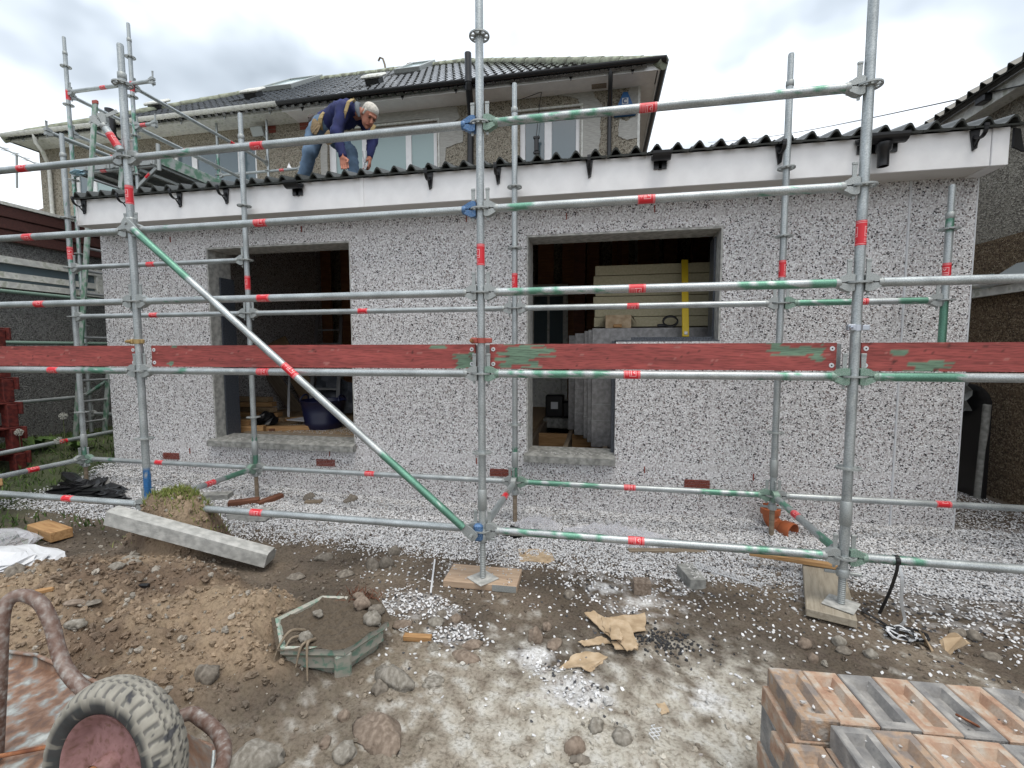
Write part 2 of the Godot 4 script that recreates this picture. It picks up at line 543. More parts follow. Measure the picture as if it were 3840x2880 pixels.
# ---------- light, sky, camera ----------
func _ready() -> void:
	rng.seed = 20
	nz.seed = 4
	nz.frequency = 0.8
	nz.fractal_octaves = 3
	nf.seed = 8
	nf.frequency = 7.0
	nf.fractal_octaves = 3
	nt.seed = 15
	nt.frequency = 9.0
	nt.fractal_octaves = 3

	var cam := Camera3D.new()
	cam.name = "camera"
	cam.fov = 80.1
	cam.near = 0.05
	cam.far = 600.0
	cam.basis = Basis.from_euler(Vector3(deg_to_rad(-4.268), deg_to_rad(10.846), deg_to_rad(-0.096)))
	cam.position = Vector3(0.7236, 1.52, 2.7649)
	add_child(cam)
	cam.current = true

	var env := Environment.new()
	env.background_mode = Environment.BG_SKY
	env.sky = Sky.new()
	env.sky.sky_material = overcast()
	env.tonemap_mode = Environment.TONE_MAPPER_LINEAR
	env.tonemap_exposure = 1.5
	env.sdfgi_enabled = true
	env.ssao_enabled = true
	env.ssil_enabled = true
	var we := WorldEnvironment.new()
	we.name = "world_environment"
	we.environment = env
	add_child(we)

	var sun := DirectionalLight3D.new()
	sun.name = "sun"
	sun.light_energy = 0.42
	sun.light_color = Color(1.0, 0.97, 0.92)
	sun.light_angular_distance = 28.0
	sun.shadow_enabled = true
	sun.look_at_from_position(Vector3(1.5, 8.0, 2.2), Vector3.ZERO)
	add_child(sun)

	materials()
	ground()
	extension()
	houses()
	neighbours()
	scaffold()
	rear_tower()
	room_contents()
	worker()
	wheelbarrow()
	brick_stack()
	yard_things()
	small_litter()


func overcast() -> PanoramaSkyMaterial:
	var w := 1024
	var h := 512
	var im := Image.create(w, h, false, Image.FORMAT_RGBF)
	var cl := noise(FastNoiseLite.TYPE_SIMPLEX_SMOOTH, 1.7, 5, 3)
	var cl2 := noise(FastNoiseLite.TYPE_SIMPLEX_SMOOTH, 3.6, 4, 19)
	var bright := Vector3(-0.12, 0.62, -0.77).normalized()
	for y in h:
		var el := PI * (0.5 - (y + 0.5) / h)
		for x in w:
			var az := TAU * ((x + 0.5) / w - 0.5)
			var d := Vector3(sin(az) * cos(el), sin(el), -cos(az) * cos(el))
			var q := Vector3(d.x, d.y * 1.7, d.z)
			var k := 0.5 + 0.62 * cl.get_noise_3dv(q) + 0.25 * cl2.get_noise_3dv(q + Vector3(0, 0.3 * cl.get_noise_3dv(q * 2.0), 0))
			k = clampf(k, 0.0, 1.0)
			k = k * k * (3.0 - 2.0 * k)
			var glow := exp(-pow(d.angle_to(bright) / 0.42, 2.0))
			var zen := maxf(d.y, 0.0)
			var lum := lerpf(0.30, 0.84, k) * (0.95 + 0.8 * zen) + 0.55 * glow
			var white := clampf(k * 0.75 + glow * 0.9, 0.0, 1.0)
			var c := Vector3(0.82, 0.95, 1.10).lerp(Vector3(0.99, 1.0, 1.02), white) * lum
			if d.y < 0.0:
				c = Vector3(0.28, 0.27, 0.25)
			im.set_pixel(x, y, Color(c.x, c.y, c.z))
	var s := PanoramaSkyMaterial.new()
	s.panorama = ImageTexture.create_from_image(im)
	return s


# ---------- ground ----------
func hill(x: float, z: float, cx: float, cz: float, rx: float, rz: float, h: float, turn := 0.0) -> float:
	var dx := x - cx
	var dz := z - cz
	var a := (dx * cos(turn) + dz * sin(turn)) / rx
	var b := (-dx * sin(turn) + dz * cos(turn)) / rz
	return h * exp(-(a * a + b * b))


func mound(x: float, z: float) -> float:
	var q := Vector2((x + 2.30) / 0.36, (z - 0.0) / 0.2).length_squared()
	var h := 0.42 * exp(-q * q)
	h += hill(x, z, -1.55, 0.52, 0.6, 0.2, 0.15, 0.4)
	h += hill(x, z, -2.25, 0.75, 0.55, 0.42, 0.20, 0.5)
	h += hill(x, z, -1.55, 1.0, 0.42, 0.35, 0.17, 0.4)
	h += hill(x, z, -1.05, 1.25, 0.33, 0.28, 0.10)
	h += hill(x, z, -2.7, 1.35, 0.8, 0.6, 0.16)
	h += hill(x, z, -1.0, 0.74, 0.17, 0.24, 0.17)
	h += hill(x, z, -0.76, 1.02, 0.2, 0.10, 0.09)
	return h


func ground_base(x: float, z: float) -> float:
	var y := 0.10 * smoothstep(-1.2, -4.2, x) + 0.10 * smoothstep(-4.2, -6.5, x) + 0.045 * smoothstep(1.2, 2.6, x)
	y += 0.09 * smoothstep(-1.0, -1.45, z) * smoothstep(-2.0, -4.8, x) * (1.0 if z > -6.0 else 0.0)
	y += 0.035 * smoothstep(-0.95, -1.4, z)
	return y


func ground_y(x: float, z: float) -> float:
	var y := ground_base(x, z)
	if absf(x) < 8.0 and absf(z) < 5.0:
		var mo := mound(x, z)
		y += mo + 0.014 * nz.get_noise_2d(x * 3.0, z * 3.0) + (0.010 + 0.10 * minf(mo, 0.25)) * nf.get_noise_2d(x, z)
		y += minf(mo, 0.2) * 0.24 * nz.get_noise_2d(x * 6.0 + 40.0, z * 6.0)
	return y


func ground_color(x: float, z: float) -> Color:
	var mo := smoothstep(0.03, 0.16, mound(x, z))
	var a := nz.get_noise_2d(x * 1.3 + 9.0, z * 1.3)
	var b := nt.get_noise_2d(x, z)
	var damp := Color(0.092, 0.072, 0.054)
	var dust := Color(0.47, 0.445, 0.39)
	var c := damp.lerp(Color(0.165, 0.13, 0.097), clampf(0.45 + 1.3 * a, 0.0, 1.0))
	# paler, drier earth of the open yard, with chalky trodden patches
	var open := smoothstep(0.2, 1.05, z + 0.5 * a + 0.3 * b) * smoothstep(-0.95, 0.1, x + 0.3 * a)
	c = c.lerp(Color(0.26, 0.22, 0.17), clampf(open * (0.8 + 0.6 * b), 0.0, 1.0))
	var d1 := hill(x, z, 1.05, 1.0, 0.42, 0.3, 1.0) + hill(x, z, 1.3, 0.58, 0.25, 0.28, 0.8) + hill(x, z, 0.4, 1.05, 0.4, 0.26, 0.75) + hill(x, z, 0.45, 0.62, 0.35, 0.16, 0.6)
	c = c.lerp(dust, clampf(d1 * (0.8 + 1.5 * b + 0.7 * a), 0.0, 0.9))
	if open > 0.15 and b > 0.22:
		c = c.lerp(Color(0.52, 0.51, 0.48), clampf((b - 0.22) * 4.0 * open, 0.0, 0.7))
	var earth := Color(0.27, 0.20, 0.135).lerp(Color(0.14, 0.098, 0.066), clampf(0.45 + 1.7 * a + 0.6 * b, 0.0, 1.0))
	c = c.lerp(earth, mo)
	# spilt white powder, each spill with its own ragged edge
	for p in [[0.64, 0.82, 0.13, 0.09, 1.6], [0.42, 0.62, 0.13, 0.07, 1.0], [1.2, 0.75, 0.1, 0.12, 0.8], [0.75, -0.1, 0.12, 0.08, 0.8], [1.0, 0.02, 0.2, 0.16, 0.6]]:
		var w: float = hill(x, z, p[0], p[1], p[2], p[3], p[4])
		c = c.lerp(Color(0.66, 0.66, 0.66), clampf((w - 0.25 + 0.55 * b) * 1.6, 0.0, 0.92) if w > 0.05 else 0.0)
	# stone dust and chips trodden in where they lie thick
	if z > -1.5 and x < 4.6:
		var cov := chip_cover(x, z)
		if cov > 0.3 and cov + 0.5 * b > 0.45:
			c = c.lerp(Color(0.36, 0.35, 0.345), clampf(cov * 0.7 + 1.1 * b, 0.0, 0.65))
	# green turf at the far end
	if x < -3.4:
		c = c.lerp(Color(0.035, 0.055, 0.018), smoothstep(-3.4, -4.6, x + 0.6 * a) * 0.8)
	return c


func ground() -> void:
	var xs := PackedFloat32Array()
	var zs := PackedFloat32Array()
	for q in [-220.0, -90.0, -45.0, -25.0, -16.0, -11.0, -9.0, -8.0]:
		xs.append(q)
	var x := -7.2
	while x < 5.0:
		xs.append(x)
		x += 0.024 if x > -3.6 and x < 3.1 else 0.06
	for q in [5.0, 6.0, 8.0, 12.0, 20.0, 40.0, 90.0, 220.0]:
		xs.append(q)
	for q in [-260.0, -120.0, -60.0, -30.0, -18.0, -12.0, -9.0, -7.0, -5.5, -4.5]:
		zs.append(q)
	var z := -3.6
	while z < 2.2:
		zs.append(z)
		z += 0.022 if z > -1.5 else 0.07
	for q in [2.2, 2.5, 3.0, 4.0, 6.0, 10.0, 20.0, 50.0, 120.0]:
		zs.append(q)
	org = Vector3.ZERO
	var s := S()
	var w := xs.size()
	for j in zs.size():
		for i in w:
			s.v.append(Vector3(xs[i], ground_y(xs[i], zs[j]), zs[j]))
			s.t.append(Vector2(xs[i], zs[j]))
			s.c.append(ground_color(xs[i], zs[j]))
	s.n.resize(s.v.size())
	for j in zs.size():
		for i in w:
			var l := s.v[j * w + maxi(i - 1, 0)]
			var r := s.v[j * w + mini(i + 1, w - 1)]
			var u := s.v[maxi(j - 1, 0) * w + i]
			var d := s.v[mini(j + 1, zs.size() - 1) * w + i]
			s.n[j * w + i] = (d - u).cross(r - l).normalized()
	for j in zs.size() - 1:
		for i in w - 1:
			var a := j * w + i
			s.ix.append(a); s.ix.append(a + 1); s.ix.append(a + w + 1)
			s.ix.append(a); s.ix.append(a + w + 1); s.ix.append(a + w)
	setting("ground", s, m.soil)


# ---------- the new extension ----------
const EAVE := 3.075
const PITCH := 0.2679
const BACK := -5.35


func roof_y(z: float) -> float:
	return EAVE + (-1.17 - z) * PITCH


func extension() -> void:
	var e := thing("house_extension", "new single-storey extension in white and black pebbledash with two empty window openings", "building", Vector3(-0.56, 0, -1.4))
	# walls 0.3 m thick, butted round the openings
	var s := S()
	var T := -1.7
	var W := -1.4
	s.span(Vector3(-4.66, -0.1, W), Vector3(-3.322, 3.0, T))
	s.span(Vector3(-3.322, -0.1, W), Vector3(-1.682, 0.575, T))
	s.span(Vector3(-3.322, 2.585, W), Vector3(-1.682, 3.0, T))
	s.span(Vector3(-1.682, -0.1, W), Vector3(0.062, 3.0, T))
	s.span(Vector3(0.062, -0.1, W), Vector3(0.866, 0.56, T))
	s.span(Vector3(0.866, -0.1, W), Vector3(1.727, 1.59, T))
	s.span(Vector3(0.062, 2.55, W), Vector3(1.727, 3.0, T))
	s.span(Vector3(1.727, -0.1, W), Vector3(3.53, 3.0, T))
	obj("front_wall", s, m.dash, e)
	for q in [-4.66, 3.23]:
		s = S()
		s.prism(PackedVector2Array([Vector2(-T, -0.1), Vector2(-BACK, -0.1), Vector2(-BACK, roof_y(BACK) - 0.12), Vector2(-T, roof_y(T) - 0.12)]), 0.3, Transform3D(Basis(Vector3(0, 0, -1), Vector3.UP, Vector3(1, 0, 0)), Vector3(q + 0.15, 0, 0)))
		obj("side_wall", s, m.dash, e)
	# raw cement reveals lining each opening, a few millimetres proud
	for o in [[-3.322, -1.682, 0.575, 2.585], [0.062, 1.727, 0.56, 2.55]]:
		s = S()
		s.span(Vector3(o[0], o[2], W - 0.004), Vector3(o[0] + 0.014, o[3], T))
		s.span(Vector3(o[0] + 0.014, o[3] - 0.016, W - 0.004), Vector3(o[1] - 0.014, o[3], T))
		s.span(Vector3(o[1] - 0.014, 1.6 if o[0] > 0 else o[2], W - 0.004), Vector3(o[1], o[3], T))
		obj("window_reveal", s, m.concrete, e)
	# grey damp membrane stapled round the inner jambs
	s = S()
	s.span(Vector3(-3.30, 0.58, -1.53), Vector3(-3.285, 2.3, -1.72))
	obj("membrane", s, m.membrane, e)
	s = S()
	s.span(Vector3(1.695, 1.6, -1.56), Vector3(1.711, 2.5, -1.72))
	obj("membrane", s, m.membrane, e)
	s = S()
	s.span(Vector3(0.835, 0.57, -1.5), Vector3(0.864, 1.6, -1.72))
	obj("membrane", s, m.membrane, e)
	# sills
	for q in [[-3.37, -1.675, 0.505, 0.578], [0.045, 0.872, 0.487, 0.563]]:
		s = S()
		var f := Transform3D(Basis(Vector3(0, 0, 1), Vector3.UP, Vector3(-1, 0, 0)), Vector3((q[0] + q[1]) * 0.5, 0, 0))
		s.prism(PackedVector2Array([Vector2(-1.335, q[2]), Vector2(-1.335, q[3] - 0.016), Vector2(-1.40, q[3] + 0.002), Vector2(-1.62, q[3] + 0.02), Vector2(-1.62, q[2])]), q[1] - q[0], f)
		obj("window_sill", s, m.concrete_dark, e)
	s = S()
	s.span(Vector3(0.868, 1.59, -1.405), Vector3(1.725, 1.606, -1.68))
	s.span(Vector3(1.0, 1.606, -1.5), Vector3(1.7, 1.632, -1.52))
	obj("window_sill", s, m.membrane, e)
	# eaves: white fascia boards, soffit, joints
	s = S()
	s.span(Vector3(-4.62, 2.82, -1.17), Vector3(-1.41, EAVE, -1.19), 0.002)
	obj("fascia_board", s, m.white_pvc, e)
	s = S()
	s.span(Vector3(-1.41, 2.82, -1.17), Vector3(3.43, EAVE, -1.19), 0.002)
	obj("fascia_board", s, m.white_pvc, e)
	s = S()
	s.span(Vector3(-1.435, 2.818, -1.162), Vector3(-1.395, EAVE, -1.1695), 0.002)
	obj("fascia_joint", s, m.white_pvc, e)
	s = S()
	s.span(Vector3(3.432, 2.816, -1.16), Vector3(3.535, EAVE, -1.42), 0.003)
	obj("fascia_corner", s, m.white_pvc, e)
	s = S()
	s.span(Vector3(-4.64, 2.816, -1.16), Vector3(-4.62, EAVE, -1.42), 0.003)
	obj("fascia_corner", s, m.white_pvc, e)
	s = S()
	s.span(Vector3(-4.62, 2.822, -1.192), Vector3(3.43, 2.834, -1.4))
	obj("soffit", s, m.soffit, e)
	# bead and raw render strip
	s = S()
	s.tube([Vector3(3.078, 0.03, -1.398), Vector3(3.078, 2.82, -1.398)], 0.0085, 8)
	s.tube([Vector3(3.526, 0.03, -1.402), Vector3(3.526, 2.82, -1.402)], 0.006, 8)
	obj("render_bead", s, m.white_plastic, e)
	# terracotta air bricks and weep vents
	for q in [[-3.896, 0.362], [-2.018, 0.372], [-0.185, 0.359], [1.575, 0.347]]:
		s = S()
		for k in 5:
			s.span(Vector3(q[0] - 0.105, q[1] - 0.034 + 0.0145 * k, -1.392), Vector3(q[0] + 0.105, q[1] - 0.025 + 0.0145 * k, -1.41))
		s.span(Vector3(q[0] - 0.105, q[1] - 0.036, -1.4), Vector3(q[0] + 0.105, q[1] + 0.036, -1.408))
		obj("air_brick", s, m.terra, e)
	for q in [[-3.65, 0.43], [-1.97, 0.47], [-0.42, 0.46], [1.13, 0.45], [2.03, 0.43], [-2.2, 2.72], [-0.5, 2.73], [0.42, 2.7], [1.17, 2.72], [-3.75, 2.69]]:
		s = S()
		s.span(Vector3(q[0] - 0.005, q[1] - 0.03, -1.394), Vector3(q[0] + 0.005, q[1] + 0.03, -1.41))
		obj("weep_vent", s, m.terra, e)
	# roof deck, rafters and the tiles of the first courses
	s = S()
	var slope := Basis(Vector3.RIGHT, atan(PITCH))
	s.box(Vector3(-0.555, roof_y(-3.26) - 0.035, -3.26), Vector3(8.19, 0.05, 4.3), 0.0, slope)
	var roof := obj("roof", s, m.osb, e)
	for k in 14:
		var q := -4.2 + 0.6 * k
		s = S()
		s.bar(Vector3(q, roof_y(-1.72) - 0.16, -1.72), Vector3(q, roof_y(-5.3) - 0.16, -5.3), 0.047, 0.17)
		obj("rafter", s, m.timber_red, e)
	var tm := [roof_tile(0.34, 2, 1), roof_tile(0.34, 2, 2), roof_tile(0.34, 2, 3)]
	for row in 4:
		for k in 26:
			var o := obj("roof_tile", tm[(k * 7 + row * 3) % 3], m.tile_matt, roof)
			var zz := -1.115 - 0.30 * row
			o.transform = Transform3D(slope, Vector3(-4.62 + 0.3165 * k + 0.158, roof_y(zz) + 0.022, zz) - e.position)
	s = S()
	for row in range(4, 13):
		var zz := -1.115 - 0.30 * row
		s.xf = Transform3D(Basis.IDENTITY, -org)
		s.box(Vector3(-0.555, roof_y(zz - 0.15) + 0.02, zz - 0.15), Vector3(8.19, 0.02, 0.34), 0.0, slope)
	obj("upper_roofing", s, m.tile_matt, roof)
	# gutter brackets waiting for their gutter, one union and the outlet
	for q in [-4.53, -3.98, -3.36, -2.83, -1.42 + 0.66, -0.15 + 0.0, 0.62, 2.05]:
		bracket(q, e)
	bracket(3.32, e)
	for q in [-2.06, 1.18]:
		s = S()
		gutter_piece(s, q - 0.07, q + 0.07)
		s.span(Vector3(q - 0.012, 2.955, -1.155), Vector3(q + 0.012, 3.06, -1.17))
		obj("gutter_union", s, m.black_pvc, e)
	s = S()
	gutter_piece(s, 2.56, 2.86)
	s.lathe([Vector2(0.052, 0.0), Vector2(0.048, -0.05), Vector2(0.036, -0.06), Vector2(0.036, -0.16), Vector2(0.03, -0.16), Vector2(0.03, -0.06)], 18, Transform3D(Basis.IDENTITY, Vector3(2.72, 3.0, -1.095)))
	obj("gutter_outlet", s, m.black_pvc, e)
	s = S()
	s.prism(PackedVector2Array([Vector2(0, 0.05), Vector2(0.06, 0.05), Vector2(0.115, -0.1), Vector2(0.0, -0.08)]), 0.012, Transform3D(Basis(Vector3(0.9, 0, -0.43), Vector3.UP, Vector3(0.43, 0, 0.9)), Vector3(3.545, 3.01, -1.15)))
	obj("verge_flashing", s, m.black_pvc, e)
	# inside: floor, open joists, back wall of the old house with its door, stud wall
	s = S()
	s.span(Vector3(-4.36, 0.5, -1.7), Vector3(-0.05, 0.56, BACK))
	obj("floor", s, m.chipboard, e)
	for q in [-0.02, 0.385, 0.79, 1.2, 1.62, 2.05, 2.5, 2.95]:
		s = S()
		s.span(Vector3(q - 0.024, 0.32, -1.71), Vector3(q + 0.024, 0.515, -3.6))
		obj("joist", s, m.timber_old, e)
	s = S()
	s.span(Vector3(-0.04, 0.33, -2.74), Vector3(3.2, 0.50, -2.785))
	obj("joist_noggin", s, m.timber, e)
	s = S()
	s.span(Vector3(-0.02, 0.46, -1.72), Vector3(3.2, 0.512, -1.77))
	obj("wall_plate", s, m.timber_old, e)
	s = S()
	s.span(Vector3(-0.05, 0.0, -1.71), Vector3(3.2, 0.02, BACK))
	obj("solum", s, m.concrete_dark, e)
	s = S()
	s.span(Vector3(-0.05, 0.42, -3.62), Vector3(3.2, 0.55, BACK))
	obj("floor", s, m.concrete_dark, e)
	for k in 17:
		var q := -4.3 + 0.4 * k
		s = S()
		s.span(Vector3(q, 0.56, -4.9), Vector3(q + 0.2 + 0.06 * (k % 3), roof_y(-4.9) - 0.25, -4.93 - 0.012 * (k % 2)))
		obj("wall_plank", s, m.osb, e)
	for q in [0.35, 0.95, 1.45, 1.95, 2.45]:
		s = S()
		s.span(Vector3(q, 0.56, -3.9), Vector3(q + (0.16 if q < 0.5 else 0.06), 3.6, -3.99))
		obj("wall_stud", s, m.timber_red, e)
	s = S()
	s.span(Vector3(1.33, -0.1, -5.3), Vector3(3.53, 4.1, -5.55))
	obj("back_wall", s, m.harl, e)
	# white door of the old house, seen through the right-hand opening
	s = S()
	s.span(Vector3(-0.75, 0.56, -4.86), Vector3(0.2, 2.6, -4.9))
	var door := obj("door", s, m.white_old, e)
	s = S()
	for q in [[-0.65, 0.66, 0.1, 1.1], [-0.65, 1.2, -0.32, 1.32], [-0.05, 1.2, 0.1, 1.32]]:
		s.span(Vector3(q[0], q[1], -4.845), Vector3(q[2], q[3], -4.859), 0.004)
	obj("door_panel", s, m.white_old, door)
	s = S()
	for k in 3:
		s.span(Vector3(-0.62 + 0.26 * k, 1.42, -4.85), Vector3(-0.40 + 0.26 * k, 2.4, -4.859))
	obj("door_glass", s, m.glass, door)


func roof_tile(long: float, rolls: int, seed_n: int) -> ArrayMesh:
	# a rolled interlocking tile: ridges along z, thickness shown at its lower end
	var keep := org
	org = Vector3.ZERO
	var s := S()
	var w := 0.3165
	var g := []
	var steps := rolls * 10
	for i in steps + 1:
		var x := -w * 0.5 + w * i / steps
		var ph := fposmod(float(i) / 10.0, 1.0)
		var hh := 0.055 * pow(sin(PI * clampf((ph - 0.12) / 0.62, 0.0, 1.0)), 1.4)
		g.append(Vector2(x * 0.985, hh + 0.001 * sin(seed_n * 3.1)))
	for i in steps:
		var a: Vector2 = g[i]
		var d: Vector2 = g[i + 1]
		var up := Vector3(a.y - d.y, d.x - a.x, 0)
		s.face([Vector3(a.x, a.y, 0), Vector3(d.x, d.y, 0), Vector3(d.x, d.y - 0.012, -long), Vector3(a.x, a.y - 0.012, -long)], up)
		var t0 := 0.016
		s.face([Vector3(a.x, a.y, 0), Vector3(d.x, d.y, 0), Vector3(d.x, d.y - t0, 0.001), Vector3(a.x, a.y - t0, 0.001)], Vector3.BACK)
		s.face([Vector3(a.x, a.y - t0, 0), Vector3(d.x, d.y - t0, 0), Vector3(d.x, d.y - 0.028, -long), Vector3(a.x, a.y - 0.028, -long)], -up)
	s.face([Vector3(-w * 0.49, -0.016, 0.0005), Vector3(w * 0.49, -0.016, 0.0005), Vector3(w * 0.49, -0.004, 0.0005), Vector3(-w * 0.49, -0.004, 0.0005)], Vector3.BACK)
	org = keep
	return s.mesh()


# flatter two-roll tile of the old roofs, with a thick leading edge
func slope_tile(long: float, seed_n: int) -> ArrayMesh:
	var keep := org
	org = Vector3.ZERO
	var s := S()
	var g := [Vector2(-0.157, 0.0), Vector2(-0.075, 0.0), Vector2(-0.064, 0.028), Vector2(-0.014, 0.030), Vector2(-0.001, 0.0), Vector2(0.083, 0.0), Vector2(0.094, 0.028), Vector2(0.144, 0.030), Vector2(0.157, 0.0)]
	var t0 := 0.018
	for i in g.size() - 1:
		var a: Vector2 = g[i] + Vector2(0, 0.0008 * sin(seed_n + i))
		var d: Vector2 = g[i + 1] + Vector2(0, 0.0008 * sin(seed_n + i + 1))
		s.face([Vector3(a.x, a.y, 0), Vector3(d.x, d.y, 0), Vector3(d.x, d.y, -long), Vector3(a.x, a.y, -long)], Vector3(a.y - d.y, d.x - a.x, 0))
		s.face([Vector3(a.x, a.y, 0), Vector3(d.x, d.y, 0), Vector3(d.x, -t0, 0.003), Vector3(a.x, -t0, 0.003)], Vector3.BACK)
	org = keep
	return s.mesh()


func bracket(x: float, e: Node3D) -> void:
	# plate screwed to the fascia and a hoop that reaches forward
	var s := S()
	s.prism(PackedVector2Array([Vector2(-0.03, 0.0), Vector2(0.03, 0.0), Vector2(0.018, -0.125), Vector2(-0.006, -0.14)]), 0.014, Transform3D(Basis.IDENTITY, Vector3(x, 3.068, -1.161)))
	var arc := []
	for k in 10:
		var a := PI * k / 9.0
		arc.append(Vector3(x, 3.055 - 0.062 * sin(a), -1.108 - 0.052 * cos(a)))
	for k in 9:
		s.bar(arc[k], arc[k + 1], 0.026, 0.007)
	s.box(Vector3(x, 3.062, -1.055), Vector3(0.026, 0.02, 0.012))
	s.bar(Vector3(x, 2.95, -1.155), Vector3(x, 2.997, -1.112), 0.012, 0.006)
	obj("gutter_bracket", s, m.black_pvc, e)


func gutter_piece(s: Shape, x0: float, x1: float) -> void:
	var p := PackedVector2Array()
	for k in 11:
		var a := PI * k / 10.0
		p.append(Vector2(0.058 * cos(a), -0.058 * sin(a)))
	for k in 11:
		var a := PI * (10 - k) / 10.0
		p.append(Vector2(0.053 * cos(a), -0.053 * sin(a)))
	s.prism(p, x1 - x0, Transform3D(Basis(Vector3(0, 0, 1), Vector3.UP, Vector3(-1, 0, 0)), Vector3((x0 + x1) * 0.5, 3.06, -1.10)))
	s.span(Vector3(x0 + 0.02, 2.96, -1.155), Vector3(x1 - 0.02, 3.065, -1.168))


# ---------- the pair of houses behind ----------
func holed_wall(s: Shape, x0: float, x1: float, y0: float, y1: float, z0: float, z1: float, holes: Array) -> void:
	var cuts := [x0, x1]
	for h in holes:
		cuts.append(h[0])
		cuts.append(h[1])
	cuts.sort()
	for i in range(cuts.size() - 1):
		var a: float = cuts[i]
		var b: float = cuts[i + 1]
		if b - a < 0.001:
			continue
		var y := y0
		for h in holes:
			if h[0] <= a + 0.001 and h[1] >= b - 0.001:
				s.span(Vector3(a, y, z0), Vector3(b, h[2], z1))
				y = h[3]
		s.span(Vector3(a, y, z0), Vector3(b, y1, z1))


# white framed window with its lights given as [x0, x1, kind]
func window(e: Node3D, x0: float, x1: float, y0: float, y1: float, z: float, lights: Array) -> void:
	var s := S()
	var x := x0
	for l in lights:
		s.span(Vector3(x, y0, z), Vector3(l[0], y1, z - 0.06), 0.004)
		s.span(Vector3(l[0], y0, z), Vector3(l[1], y0 + 0.06, z - 0.06), 0.004)
		s.span(Vector3(l[0], y1 - 0.06, z), Vector3(l[1], y1, z - 0.06), 0.004)
		x = l[1]
	s.span(Vector3(x, y0, z), Vector3(x1, y1, z - 0.06), 0.004)
	var f := obj("window", s, m.white_pvc, e)
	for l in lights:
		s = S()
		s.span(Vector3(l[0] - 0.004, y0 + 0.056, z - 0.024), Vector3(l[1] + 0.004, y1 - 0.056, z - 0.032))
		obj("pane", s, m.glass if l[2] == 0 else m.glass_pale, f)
		if l[2] == 1:
			s = S()
			for k in 24:
				var q: float = lerpf(l[0], l[1], (k + 0.5) / 24.0)
				s.tube([Vector3(q, y0 + 0.05, z - 0.1), Vector3(q, y1 - 0.05, z - 0.1)], (l[1] - l[0]) / 40.0, 6, false)
			obj("curtain", s, m.curtain, f)
	s = S()
	s.span(Vector3(x0 - 0.04, y0 - 0.05, z + 0.06), Vector3(x1 + 0.04, y0 - 0.003, z - 0.05), 0.005)
	obj("window_sill", s, m.white_old, f)


const EY := 5.86
const EZ := -4.87
const RY := 8.57
const RZ := -8.6


func hip_x(z: float, right: bool) -> float:
	var k := (z - EZ) / (RZ - EZ)
	return lerpf(1.6, -2.65, k) if right else lerpf(-11.35, -6.46, k)


